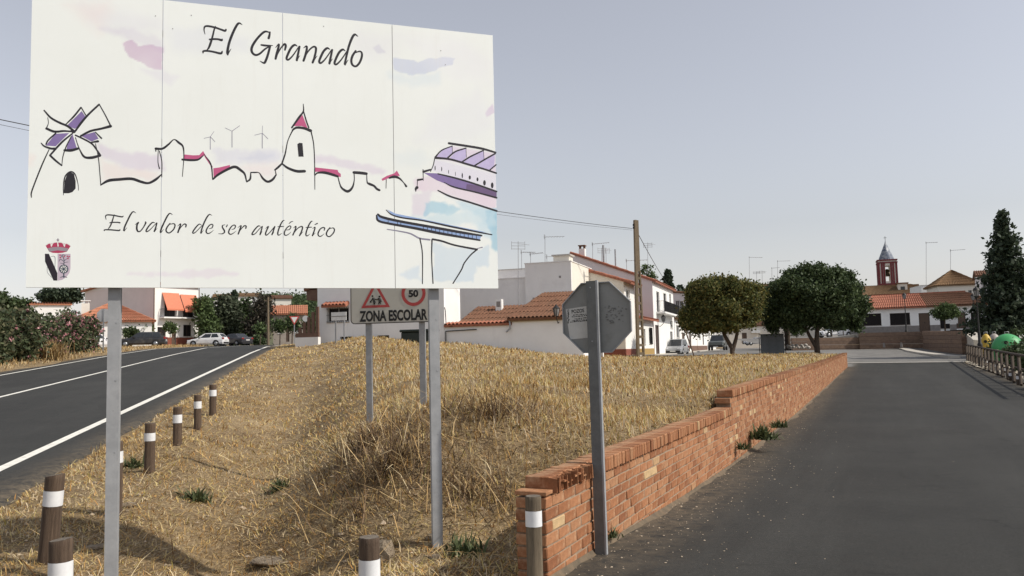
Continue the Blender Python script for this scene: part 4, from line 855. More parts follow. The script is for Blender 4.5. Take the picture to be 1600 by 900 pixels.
for py in np.arange(483, 505, 1.7):
    a = oxz(889.5 + r_.uniform(-.6, .8), py); q.add([(a[0], -.0036, a[1]), (a[0] + r_.uniform(.006, .014), -.0036, a[1]), (a[0] + .01, -.0036, a[1] + .009), (a[0], -.0036, a[1] + .007)], [(0, 1, 2, 3)])
q.build('small_print', blk, ps)
q = MB(tilt)
for k in range(46):
    px = 946 + abs(r_.gauss(14, 9)); py = r_.uniform(480, 507); a = oxz(min(px, 984), py); ww_, hh_ = r_.uniform(.004, .022), r_.uniform(.003, .014)
    q.add([(a[0] + r_.uniform(-1, 1) * .004, -.0026 - k * .00004, a[1]), (a[0] + ww_, -.0026 - k * .00004, a[1] + r_.uniform(-.004, .004)), (a[0] + ww_ * .9, -.0026 - k * .00004, a[1] + hh_), (a[0], -.0026 - k * .00004, a[1] + hh_ * .8)], [(0, 1, 2, 3)])
q.build('sticker_remnant', M('sticker_residue', (.13, .13, .125), (.17, .17, .165), 30, .8), ss)
# ------------------------------------------------------------------ bollards
wood = {}
def wood_mat(k):
    if k in wood: return wood[k]
    m, t, b = _nodes('weathered_wood_%d' % k); b.inputs['Roughness'].default_value = .85
    c1, c2 = (((.085, .055, .035), (.15, .105, .07)), ((.13, .10, .065), (.21, .165, .11)))[k]
    f = noise(t, 9, 7, .75, stretch=(6, 6, .35)); col = ramp(t, f, [(.3, tuple(v * .45 for v in c1)), (.48, c1), (.7, c2)])
    t.links.new(col, b.inputs['Base Color']); bump(t, b, noise(t, 14, 7, .8, stretch=(8, 8, .3)), .8, .012); wood[k] = m; return m
band_m = M('reflective_band', (.74, .75, .75), (.66, .67, .68), 12, .45, bmp=.05)
endg = M('wood_end_grain', (.17, .145, .115), (.10, .08, .06), 24, .9, bmp=.6)
def bollard(px, ytop, ybase, wpx, Y, label, leanx=0, kind=0, tilted=0, band=(.10, .22)):
    top = at(px, ytop, Y); g_ = tz(top.x, top.y)
    o = thing('bollard', (top.x, top.y, g_), rnd.uniform(0, 6), label, 'bollard', 'wooden bollards with white bands')
    o.rotation_mode = 'XYZ'; rad = wpx * Y / F / 2; h = top.z - g_
    o.rotation_euler = (0, leanx, 0); zr = rnd.uniform(0, 6.28)
    n = 18; q = MB(); vs = []; fs = []; zsn = [-.3, 0, h * .3, h * .6, h - .03, h - .006, h]
    r_ = random.Random(int(px)); notch = r_.randint(0, n - 1); wob = [r_.uniform(.94, 1.05) for _ in range(n)]
    for j, z in enumerate(zsn):
        for k in range(n):
            rr_ = rad * wob[k] * (1.03 if j < 2 else 1) * (.95 if j == len(zsn) - 1 else 1)
            if k == notch and j > 2: rr_ *= .82
            vs.append((rr_ * math.cos(2 * math.pi * k / n), rr_ * math.sin(2 * math.pi * k / n), z + (tilted * math.cos(2 * math.pi * k / n) * rad if j >= len(zsn) - 2 else 0)))
    for j in range(len(zsn) - 1):
        for k in range(n): fs.append((j * n + k, j * n + (k + 1) % n, (j + 1) * n + (k + 1) % n, (j + 1) * n + k))
    q.add(vs, fs, True); p_ = q.build('post', wood_mat(kind), o)
    q = MB(); q.add(vs[-n:], [tuple(range(n))]); q.v = [(x, y, z + .001) for x, y, z in q.v]; q.build('top', endg, o)
    z1, z0 = h - band[0], h - band[1]
    q = MB(); rb = [rad * wob[k] * 1.0 + .0025 for k in range(n)]
    q.add([(rb[k] * math.cos(2 * math.pi * k / n), rb[k] * math.sin(2 * math.pi * k / n), z) for z in (z0, z1) for k in range(n)], [(k, (k + 1) % n, (k + 1) % n + n, k + n) for k in range(n)], True); q.build('band', band_m, o)
    return o
bollard(77, 742, 862, 27, 6.95, 'leaning wooden bollard between the road and the left billboard post', .07, 0, .2, (.125, .25))
bollard(95, 843, 960, 33, 5.0, 'bollard cut by the frame at the bottom left corner', 0, 0, .1, (.125, .3))
bollard(577, 839, 960, 32, 5.0, 'bollard cut by the bottom of the frame, beside the squared stone', 0, 0, 0, (.125, .3))
bollard(833, 775, 903, 25, 5.72, 'bollard standing right against the end of the brick wall', 0, 1, 0, (.095, .20))
bollard(181, 690, 785, 20, 8.75, 'thin bollard mostly hidden behind the left billboard post', 0, 0, 0, (.10, .22))
bollard(234.5, 661, 735, 16, 11.1, 'nearest of the four bollards in open view along the road edge', 0, 0, 0, (.13, .235))
bollard(277.5, 636, 698, 13.5, 13.2, 'second nearest of the four bollards in view along the road edge', 0, 0, 0, (.12, .25))
bollard(309, 617, 671, 11.5, 15.4, 'third nearest of the four bollards in view along the road edge', 0, 0, 0, (.12, .25))
bollard(332.5, 601, 648, 10.5, 17.4, 'farthest of the four bollards in view along the road edge', 0, 0, 0, (.11, .24))
# ================================================================== BUILDERS FOR THE VILLAGE
def foliage(pts, size, base, n_var=.45, nrm=None, flat=.0, top=None):
    """leaf quads (n,3)->V,F,col"""
    n = len(pts); a = rng.normal(size=(n, 3)); a /= np.linalg.norm(a, axis=1)[:, None]
    if flat: a[:, 2] *= (1 - flat); a /= np.linalg.norm(a, axis=1)[:, None]
    b = np.cross(a, rng.normal(size=(n, 3))); b /= np.linalg.norm(b, axis=1)[:, None] + 1e-9
    s_ = size * rng.uniform(.6, 1.35, (n, 1)); a = a * s_; b = b * s_ * rng.uniform(.4, .75, (n, 1))
    V = np.stack([pts - a, pts - b * .9 + a * .1, pts + a, pts + b * .9 + a * .1], 1).reshape(-1, 3)
    Fc = np.arange(n)[:, None] * 4 + np.array([[0, 1, 2, 3]])
    base = np.atleast_2d(base); c = base[rng.integers(0, len(base), n)] * rng.uniform(1 - n_var, 1 + n_var, (n, 1))
    return V, Fc, np.repeat(c, 4, 0)
leafm = MA('foliage', rough=.6, transl=.28, spec=.25)
barkm = M('bark', (.10, .075, .055), (.055, .04, .03), 9, .95, bmp=.8, dist=.03, stretch=(3, 3, .6))
def clumps(blobs, per, clump=.35, dens=None, shell=.62):
    """blobs (cx,cy,cz,rx,ry,rz) -> leaf points in clumps, mostly near each blob's surface"""
    out = []
    for (cx, cy, cz, rx, ry, rz) in blobs:
        nc = max(6, int(per * (rx * ry * rz) ** (2 / 3))); d = rng.normal(size=(nc, 3)); d /= np.linalg.norm(d, axis=1)[:, None]
        rr = rng.uniform(shell, 1.06, (nc, 1)); c = np.array([cx, cy, cz]) + d * rr * np.array([rx, ry, rz])
        k = rng.integers(10, 26, nc); idx = np.repeat(np.arange(nc), k)
        out.append(c[idx] + rng.normal(size=(len(idx), 3)) * clump * rng.uniform(.5, 1.1, (len(idx), 1)))
    return np.concatenate(out)
def tree(name, loc, label, cat, blobs, leaf, cols, per=60, clump=.3, trunk=None, branches=(), group=None, flower=None, shell=.6, rz=0):
    o = thing(name, loc, rz, label, cat, group)
    P = clumps(blobs, per, clump, shell=shell); V, Fc, col = foliage(P, leaf, np.array(cols)); npmesh('crown', V, Fc, leafm, col, o)
    if flower:
        k = rng.integers(0, len(P), flower[0]); Q = P[k] + rng.normal(size=(flower[0], 3)) * .05; Q = np.repeat(Q, 7, 0) + rng.normal(size=(flower[0] * 7, 3)) * .09
        V, Fc, col = foliage(Q, flower[1], np.array(flower[2])); npmesh('blossom', V, Fc, leafm, col, o)['kind'] = 'stuff'
    q = MB()
    for pts, r0, r1 in ([trunk] if trunk else []) + list(branches):
        n = len(pts); q.tube(pts, [r0 + (r1 - r0) * k / max(1, n - 1) for k in range(n)], 8)
    if trunk: q.build('trunk', barkm, o)
    return o
G_DARK = [(.045, .07, .029), (.06, .088, .036), (.08, .108, .044)]
G_OLIVE = [(.105, .118, .036), (.14, .14, .042), (.075, .095, .034), (.17, .145, .046)]
G_MID = [(.075, .11, .04), (.10, .14, .05), (.06, .09, .034)]
def lobes(px, py, rx, ry, n, base, Y, k=.30):
    out = [(*(at(px, py, Y) - base), rx * Y / F * .88, rx * Y / F * .8, ry * Y / F * .88)]
    for i in range(n):
        a = rng.uniform(0, 6.283); e = rng.uniform(-.9, 1.0); r_ = math.sqrt(max(0, 1 - e * e)); q = k * rng.uniform(.7, 1.3); c = at(px, py, Y) - base
        out.append((c.x + rx * Y / F * .92 * r_ * math.cos(a), c.y + rx * Y / F * .84 * r_ * math.sin(a) , c.z + ry * Y / F * .92 * e, rx * Y / F * q, rx * Y / F * q, min(rx, ry * 1.2) * Y / F * q))
    return out
# ------------------------------------------------------------------ houses
def lime(name, c, c2=None, dirt=None): return M(name, c, c2 or tuple(v * .94 for v in c), .8, .9, bmp=.25, dist=.01, dirt=dirt or (tuple(v * .78 for v in c), 1.1, .60, (1, 1, .4)))
W_WHITE = lime('whitewash', (.80, .79, .76)); W_SHADE_SIDE = lime('shade_side_limewash', (.85, .85, .835), dirt=((.74, .735, .72), .7, .58, (1, 1, .4))); W_CREAM = lime('cream_render', (.72, .68, .60)); W_GREY = lime('grey_render', (.76, .735, .71), dirt=((.64, .61, .59), .5, .55)); W_PINK = lime('pinkish_render', (.80, .71, .68))  # second wash is whitewash with its tone set for walls in shade
W_LILAC = lime('lilac_render', (.75, .705, .69))
PLINTH = {'red': M('red_plinth', (.24, .075, .045), (.18, .055, .035), 5, .8), 'ochre': M('ochre_plinth', (.38, .25, .08), (.3, .2, .07), 5, .8), 'grey': M('grey_plinth', (.2, .185, .175), (.26, .24, .225), 4, .85, bmp=.3), 'brown': M('brown_plinth', (.13, .075, .055), (.17, .10, .07), 6, .8)}
GLASS = M('window_glass', (.018, .021, .025), (.03, .035, .04), 2, .12, spec=.6); WOODD = M('brown_door_wood', (.085, .055, .04), (.12, .08, .055), 8, .6, stretch=(4, 4, .5)); WFRAME = M('white_frame', (.75, .75, .73), None, 9, .5); BFRAME = M('brown_frame', (.07, .045, .035), None, 9, .5)
SHUT = M('dark_shutter', (.018, .016, .016), (.026, .023, .023), 12, .7, spec=.08); IRON = M('black_iron', (.02, .02, .021), (.035, .033, .03), 20, .55, .3); STONE = M('sill_stone', (.5, .47, .43), None, 8, .8)
def tile_mat(name, c1, c2, c3):
    m, t, b = _nodes(name); b.inputs['Roughness'].default_value = .9; b.inputs['Specular IOR Level'].default_value = .2
    f = noise(t, 1.1, 6, .75); col = ramp(t, f, [(.3, c1), (.5, c2), (.72, c3)])
    f2 = noise(t, 7, 4, .7); col = mix(t, 1.0, col, ramp(t, f2, [(.3, (.65, .65, .65)), (.7, (1.25, 1.22, 1.2))]), 'MULTIPLY')
    t.links.new(col, b.inputs['Base Color']); return m
T_ORANGE = tile_mat('orange_tile', (.40, .17, .10), (.46, .20, .12), (.36, .18, .11)); T_BROWN = tile_mat('brown_tile', (.15, .075, .048), (.20, .105, .065), (.11, .068, .045)); T_RED = tile_mat('red_tile', (.32, .125, .082), (.38, .155, .10), (.26, .12, .08)); T_OLD = tile_mat('old_tile', (.17, .105, .06), (.225, .14, .075), (.13, .09, .055))
def pierced(W, H, ops, T, z0=0):
    """wall sheet in local x,z at y=0 (outside) .. T with real openings"""
    q = MB(); xs = sorted({0, W, *[o[0] for o in ops], *[o[0] + o[2] for o in ops]}); zs = sorted({z0, H, *[o[1] for o in ops], *[o[1] + o[3] for o in ops]})
    def void(x, z): return any(o[0] < x < o[0] + o[2] and o[1] < z < o[1] + o[3] for o in ops)
    nx, nz = len(xs) - 1, len(zs) - 1; S_ = [[not void((xs[i] + xs[i + 1]) / 2, (zs[j] + zs[j + 1]) / 2) for j in range(nz)] for i in range(nx)]
    for i in range(nx):
        for j in range(nz):
            if not S_[i][j]: continue
            a, b, c, d = xs[i], xs[i + 1], zs[j], zs[j + 1]
            q.quad((a, 0, c), (b, 0, c), (b, 0, d), (a, 0, d)); q.quad((a, T, c), (a, T, d), (b, T, d), (b, T, c))
            if i == 0 or not S_[i - 1][j]: q.quad((a, 0, c), (a, 0, d), (a, T, d), (a, T, c))
            if i == nx - 1 or not S_[i + 1][j]: q.quad((b, 0, c), (b, T, c), (b, T, d), (b, 0, d))
            if j == 0 or not S_[i][j - 1]: q.quad((a, 0, c), (a, T, c), (b, T, c), (b, 0, c))
            if j == nz - 1 or not S_[i][j + 1]: q.quad((a, 0, d), (b, 0, d), (b, T, d), (a, T, d))
    return q
def tiles(name, a, b, c, d, mat, parent, pitch=.24, r_=.07):
    """roof slope: eave a->b, ridge d->c ; barrel tiles running up the slope over a slab"""
    a, b, c, d = map(Vector, (a, b, c, d)); n = (b - a).cross(d - a).normalized()
    if n.z < 0: n = -n
    sl_ = MB(); dn = n * -.14
    P = [a, b, c, d]; Q = [p + dn for p in P]
    sl_.add(P + Q, [(0, 1, 2, 3), (7, 6, 5, 4), (0, 4, 5, 1), (1, 5, 6, 2), (2, 6, 7, 3), (3, 7, 4, 0)])
    o = sl_.build(name, mat, parent)
    k = max(2, int((b - a).length / pitch)); seg = 5; vs = []; fs = []; rowsN = max(1, int(((d - a).length + (c - b).length) / 2 / .9))
    for i in range(k):
        for rr_ in range(rowsN):
            base = len(vs)
            for (tt, lift) in ((rr_ / rowsN, .035), ((rr_ + 1) / rowsN, .0)):
                for s_ in range(seg):
                    ang = math.pi * s_ / (seg - 1); uu = (i + .5 + .42 * math.cos(ang)) / k
                    p0 = a.lerp(b, uu); p1 = d.lerp(c, uu); p = p0.lerp(p1, tt) + n * (r_ * math.sin(ang) + .004 + lift * (math.sin(ang)))
                    vs.append(p)
            for s_ in range(seg - 1): fs.append((base + s_, base + s_ + 1, base + seg + s_ + 1, base + seg + s_))
    t_ = MB(); t_.add(vs, fs); tt = t_.build('roof_tile_rows', mat, o); tt['kind'] = 'stuff'
    return o
def window(h, M_, x, z, w_, hh, kind='glass', frame=WFRAME, grille=False, sill=True, T=.16, rows_=1, cols_=2, surround=None):
    """fills an opening whose outer wall plane is local y=0 of matrix M_"""
    q = MB(M_); f = .055 if w_ > .5 else .035
    for a in ((x, x + f, z, z + hh), (x + w_ - f, x + w_, z, z + hh), (x + f, x + w_ - f, z, z + f), (x + f, x + w_ - f, z + hh - f, z + hh)): q.box(a[0], a[1], T - .06, T - .01, a[2], a[3])
    for k in range(1, cols_): q.box(x + w_ * k / cols_ - .022, x + w_ * k / cols_ + .022, T - .055, T - .012, z + f, z + hh - f)
    fr = q.build('window', frame, h)
    q = MB(M_); q.box(x + f, x + w_ - f, T - .035, T - .025, z + f, z + hh - f); q.build('pane', GLASS if kind == 'glass' else SHUT, fr)
    if sill: MB(M_).box(x - .06, x + w_ + .06, -.05, T - .065, z - .06, z - .002).build('sill', STONE, fr)
    if surround:
        q = MB(M_); e = .11
        for a in ((x - e, x - .001, z - e, z + hh + e), (x + w_ + .001, x + w_ + e, z - e, z + hh + e), (x, x + w_, z + hh + .001, z + hh + e), (x, x + w_, z - e, z - .065)): q.box(a[0], a[1], -.025, -.001, a[2], a[3])
        q.build('surround', surround, fr)
    if grille:
        q = MB(M_)
        for k in range(int(w_ / .12) + 1): xx = x + w_ * k / int(w_ / .12); q.box(xx - .008, xx + .008, -.075, -.055, z - .05, z + hh + .05)
        for zz in (z + .05, z + hh / 2, z + hh - .05): q.box(x - .05, x + w_ + .05, -.09, -.076, zz - .01, zz + .01)
        q.build('grille', IRON, fr)
    return fr
def door(h, M_, x, z, w_, hh, mat=WOODD, T=.14):
    q = MB(M_); q.box(x + .04, x + w_ - .04, T - .05, T, z, z + hh - .04)
    for (a, b) in ((.12, .48), (.54, .92)): q.box(x + w_ * .16, x + w_ * .46, T - .065, T - .051, z + hh * a, z + hh * b); q.box(x + w_ * .54, x + w_ * .84, T - .065, T - .051, z + hh * a, z + hh * b)
    d_ = q.build('door', mat, h); q = MB(M_)
    for a in ((x, x + .039, z, z + hh), (x + w_ - .039, x + w_, z, z + hh), (x + .039, x + w_ - .039, z + hh - .039, z + hh)): q.box(a[0], a[1], T - .09, T, a[2], a[3])
    q.build('door_frame', BFRAME, d_); MB(M_).box(x + w_ * .47, x + w_ * .53, T - .09, T - .066, z + hh * .45, z + hh * .5).build('handle', IRON, d_); return d_
def house(label, loc, rz, W, D, H, wall_mat, roof=None, front=(), right=(), left=(), plinth=None, right_mat=None, left_mat=None, z0=-1.0, cat='house', name='house', T=.25, plz=.8, group=None, side_H=None):
    """front facade in local y=0 plane facing -y, width along x; right wall at x=W. openings: (x,z,w,h,kind,opts)"""
    h = thing(name, loc, rz, label, cat, group); I4 = Matrix.Identity(4)
    Mr = Matrix.Translation((W, 0, 0)) @ Matrix.Rotation(R(90), 4, 'Z'); Ml = Matrix.Translation((0, D, 0)) @ Matrix.Rotation(R(-90), 4, 'Z')
    for M_, ww, ops, mt in ((I4, W, front, wall_mat), (Mr, D, right, right_mat or wall_mat), (Ml, D, left, left_mat or wall_mat)):
        q = pierced(ww, H, [(o[0], o[1], o[2], o[3]) for o in ops], T, z0)
        inset = T + .002 if M_ is not I4 else 0
        if inset:       # butt the side walls between front and back
            q.v = [(min(max(v[0], inset), ww - inset), v[1], v[2]) for v in q.v]
        q.v = [tuple(M_ @ Vector(v)) for v in q.v]; q.build('wall', mt, h)
        for o in ops:
            kw = o[5] if len(o) > 5 else {}
            if o[4] == 'door': door(h, M_, *o[:4], **kw)
            elif o[4] == 'hole': MB(M_).box(o[0], o[0] + o[2], T - .02, T - .005, o[1], o[1] + o[3]).build('vent', SHUT, h)
            else: window(h, M_, *o[:4], o[4], **kw)
        if plinth:
            q = MB(M_); segs = [(0, ww)]
            for o in ops:
                if o[1] < plz:
                    ns = []
                    for a, b in segs:
                        if o[0] < b and o[0] + o[2] > a:
                            if o[0] > a: ns.append((a, o[0]))
                            if o[0] + o[2] < b: ns.append((o[0] + o[2], b))
                        else: ns.append((a, b))
                    segs = ns
            for a, b in segs: q.box(a + (.001 if M_ is I4 else .002), b - .001, -.03, -.001, z0, plz)
            if segs: q.build('plinth', PLINTH[plinth], h)
    q = MB(); q.box(0.002, W - .002, D - T, D, z0, H); q.build('wall', wall_mat, h)
    if roof:
        kind, mat = roof[0], roof[1]; ov = roof[3] if len(roof) > 3 else .3; rh = roof[2]
        if kind == 'flat':
            q = MB(); q.box(T + .003, W - T - .003, T + .003, D - T - .003, H - .5, H - .35); q.build('roof', mat, h)
            q = MB(); q.box(-.04, W + .04, -.04, T + .04, H + .002, H + .06); q.box(-.04, T + .04, T + .041, D + .04, H + .002, H + .06); q.box(W - T - .04, W + .04, T + .041, D + .04, H + .002, H + .06); q.build('coping', roof[4] if len(roof) > 4 else STONE, h)
        elif kind == 'gable_x':      # ridge along x
            k = rh / (D / 2); z_ = H + .15 - ov * k
            tiles('roof', (-ov, -ov, z_), (W + ov, -ov, z_), (W + ov, D / 2, H + rh + .15), (-ov, D / 2, H + rh + .15), mat, h)
            tiles('roof', (W + ov, D + ov, z_), (-ov, D + ov, z_), (-ov, D / 2 + .01, H + rh + .15), (W + ov, D / 2 + .01, H + rh + .15), mat, h)
            q = MB()
            for x0_ in (0.003, W - T - .003): q.add([(x0_, 0.02, H), (x0_ + T, .02, H), (x0_ + T, D - .02, H), (x0_, D - .02, H), (x0_, D / 2, H + rh), (x0_ + T, D / 2, H + rh)], [(0, 4, 3), (1, 2, 5), (0, 1, 5, 4), (3, 4, 5, 2)])
            q.build('gable', wall_mat, h)
        elif kind == 'gable_y':      # ridge along y, front is the gable end
            k = rh / (W / 2); z_ = H + .15 - ov * k
            tiles('roof', (W + ov, -ov, z_), (W + ov, D + ov, z_), (W / 2, D + ov, H + rh + .15), (W / 2, -ov, H + rh + .15), mat, h)
            tiles('roof', (-ov, D + ov, z_), (-ov, -ov, z_), (W / 2 - .01, -ov, H + rh + .15), (W / 2 - .01, D + ov, H + rh + .15), mat, h)
            q = MB()
            for y0_ in (0.003, D - T - .003): q.prism([(0.02, H), (W - .02, H), (W / 2, H + rh)], y0_, y0_ + T)
            q.build('gable', wall_mat, h)
        elif kind == 'shed_x':       # high at x=0, low at x=W ; front wall follows
            k = rh / W; tiles('roof', (W + ov, -.12, H + .12 - ov * k), (W + ov, D + .12, H + .12 - ov * k), (-.05, D + .12, H + rh + .12), (-.05, -.12, H + rh + .12), mat, h)
            q = MB(); q.prism([(0.003, H), (W - .003, H), (0.003, H + rh)], .002, T); q.prism([(0.003, H), (W - .003, H), (0.003, H + rh)], D - T, D - .002); q.box(0.004, T, T + .001, D - T - .001, H, H + rh - T * k); q.build('gable', wall_mat, h)
        elif kind == 'shed_y':       # low at front
            k = rh / D; tiles('roof', (-.1, -ov, H + .12 - ov * k), (W + .1, -ov, H + .12 - ov * k), (W + .1, D, H + rh + .12), (-.1, D, H + rh + .12), mat, h)
            q = MB()
            for x0_ in (.003, W - T - .003): q.add([(x0_, .02, H), (x0_ + T, .02, H), (x0_ + T, D - .02, H), (x0_, D - .02, H), (x0_, D - .02, H + rh), (x0_ + T, D - .02, H + rh)], [(0, 4, 3), (1, 2, 5), (0, 1, 5, 4), (3, 4, 5, 2)])
            q.box(T + .004, W - T - .004, D - T, D - .02, H, H + rh); q.build('gable', wall_mat, h)
        elif kind == 'hip':
            i_ = min(D / 2, W / 2) * (roof[4] if len(roof) > 4 else 1); k = rh / (D / 2); z_ = H + .15 - ov * k * .6; y_ = D / 2; zt = H + rh + .15
            tiles('roof', (-ov, -ov, z_), (W + ov, -ov, z_), (W - i_, y_, zt), (i_, y_, zt), mat, h)
            tiles('roof', (W + ov, D + ov, z_), (-ov, D + ov, z_), (i_, y_ + .01, zt), (W - i_, y_ + .01, zt), mat, h)
            tiles('roof', (W + ov, -ov, z_), (W + ov, D + ov, z_), (W - i_ + .01, y_ + .02, zt), (W - i_ + .01, y_, zt), mat, h)
            tiles('roof', (-ov, D + ov, z_), (-ov, -ov, z_), (i_ - .01, y_, zt), (i_ - .01, y_ + .02, zt), mat, h)
    return h
def part(h, name, mat, *boxes):
    for b in boxes: o = MB().box(*b).build(name, mat, h)
    return o
def chimney(h, x, y, z0, z1, w_=.6, mat=None, cap=None):
    q = MB(); q.box(x - w_ / 2, x + w_ / 2, y - w_ / 2, y + w_ / 2, z0, z1); c = q.build('chimney', mat or W_WHITE, h)
    q = MB()
    for sx in (-1, 1):
        for sy in (-1, 1): q.box(x + sx * w_ * .36 - .05, x + sx * w_ * .36 + .05, y + sy * w_ * .36 - .05, y + sy * w_ * .36 + .05, z1 + .001, z1 + .25)
    q.box(x - w_ * .6, x + w_ * .6, y - w_ * .6, y + w_ * .6, z1 + .251, z1 + .33); q.build('chimney_cap', cap or T_BROWN, c); return c
def balcony(h, M_, x, z, w_, d_=.8, hh=.95):
    q = MB(M_); q.box(x, x + w_, -d_, -.002, z - .16, z); b = q.build('balcony', W_WHITE, h); q = MB(M_)
    n = int(w_ / .13)
    for k in range(n + 1): xx = x + .02 + (w_ - .04) * k / n; q.box(xx - .009, xx + .009, -d_ + .02, -d_ + .038, z + .001, z + hh)
    for sx in (x + .01, x + w_ - .03):
        for k in range(1, int(d_ / .13)): yy = -d_ + d_ * k / int(d_ / .13); q.box(sx, sx + .018, yy - .009, yy + .009, z + .001, z + hh)
    q.box(x, x + w_, -d_ + .01, -d_ + .05, z + hh, z + hh + .03); q.box(x, x + .04, -d_ + .051, -.002, z + hh, z + hh + .03); q.box(x + w_ - .04, x + w_, -d_ + .051, -.002, z + hh, z + hh + .03)
    q.build('railing', IRON, b); return b
antm = M('antenna_metal', (.33, .33, .34), (.25, .25, .25), 9, .5, .4)
def antenna(px, ytop, ybase, Y, label, style=0, ww=1.0, lean=0):
    t_ = at(px, ytop, Y); b = at(px + lean, ybase, Y); o = thing('television_antenna', (b.x, b.y, b.z), rnd.uniform(-.5, .5), label, 'antenna', 'rooftop antennas'); h = t_.z - b.z
    k = .009 + Y * .00015
    MB().tube([(0, 0, -.3), ((t_.x - b.x), 0, h)], k, 5).build('mast', antm, o); q = MB(); dx = t_.x - b.x
    if style == 0:
        q.tube([(dx - .1, 0, h - .15), (dx + ww, 0, h - .1)], k * .8, 4)
        for j in range(7): x = dx + ww * (j + .5) / 7; q.tube([(x, -.3, h - .14), (x, .3, h - .14)], k * .6, 4)
        q.tube([(dx - .05, 0, h - .3), (dx - .05, 0, h + .05)], k * .8, 4)
    else:
        for zz in (h - .1, h - .3, h - .5): q.tube([(dx - ww / 2, 0, zz), (dx + ww / 2, 0, zz)], k * .7, 4)
        for x in (-ww / 2, ww / 2, 0): q.tube([(dx + x, 0, h - .55), (dx + x, 0, h)], k * .7, 4)
        q.tube([(dx, -.2, h - .2), (dx + ww * .9, .2, h - .2)], k * .7, 4)
    q.build('aerial', antm, o); return o
# ------------------------------------------------------------------ cars
rubber = M('tyre_rubber', (.014, .014, .014), (.022, .021, .02), 12, .85); rimm = M('wheel_rim', (.36, .37, .38), None, 9, .35, .7); hlm = M('headlight_lens', (.6, .62, .64), None, 9, .15, spec=.7); tlm = M('tail_light', (.30, .02, .015), None, 9, .25); platem = M('number_plate', (.7, .7, .66), None, 9, .5); trimm = M('black_trim', (.018, .018, .018), None, 9, .6)
def carpaint(n, c):
    if n in MATS: return MATS[n]
    m, t, b = _nodes(n); b.inputs['Base Color'].default_value = (*c, 1); b.inputs['Roughness'].default_value = .35; b.inputs['Coat Weight'].default_value = .5; b.inputs['Coat Roughness'].default_value = .08
    f = noise(t, 2, 5, .7); t.links.new(mix(t, ramp(t, f, [(.45, (0, 0, 0)), (.8, (.25, .25, .25))]), (*c, 1), (.3, .27, .22)), b.inputs['Base Color']); MATS[n] = m; return m
PROF = {  # x along car (front +): lower body outline (x, belt z) and glasshouse (belt x0..x1, roof x0..x1, roof z)
    'hatch': dict(L=4.1, w=.87, belt=[(-2.05, .80), (-1.95, .93), (-1.2, .95), (.8, .90), (1.55, .80), (1.95, .68), (2.05, .52)], g=(-1.93, 1.02, -1.45, .15, 1.44), wb=(1.28, -1.25), wr=.31),
    'estate': dict(L=4.4, w=.89, belt=[(-2.2, .78), (-2.12, .92), (-1.2, .95), (.9, .90), (1.65, .80), (2.1, .66), (2.2, .5)], g=(-2.08, 1.08, -1.62, .25, 1.46), wb=(1.36, -1.33), wr=.32),
    'saloon': dict(L=4.4, w=.87, belt=[(-2.2, .78), (-2.12, .98), (-1.35, 1.0), (.9, .90), (1.65, .80), (2.1, .66), (2.2, .5)], g=(-1.5, 1.05, -.95, .2, 1.42), wb=(1.36, -1.33), wr=.31),
    'mpv': dict(L=4.2, w=.86, belt=[(-2.1, .85), (-2.05, 1.0), (-1.2, 1.02), (.95, .98), (1.55, .88), (2.0, .70), (2.1, .52)], g=(-2.02, 1.4, -1.7, .3, 1.6), wb=(1.3, -1.28), wr=.31),
    'suv': dict(L=4.5, w=.92, belt=[(-2.25, .98), (-2.2, 1.12), (-1.2, 1.12), (.8, 1.1), (1.95, 1.06), (2.2, .95), (2.25, .65)], g=(-2.15, .95, -1.9, .45, 1.78), wb=(1.4, -1.38), wr=.37)}
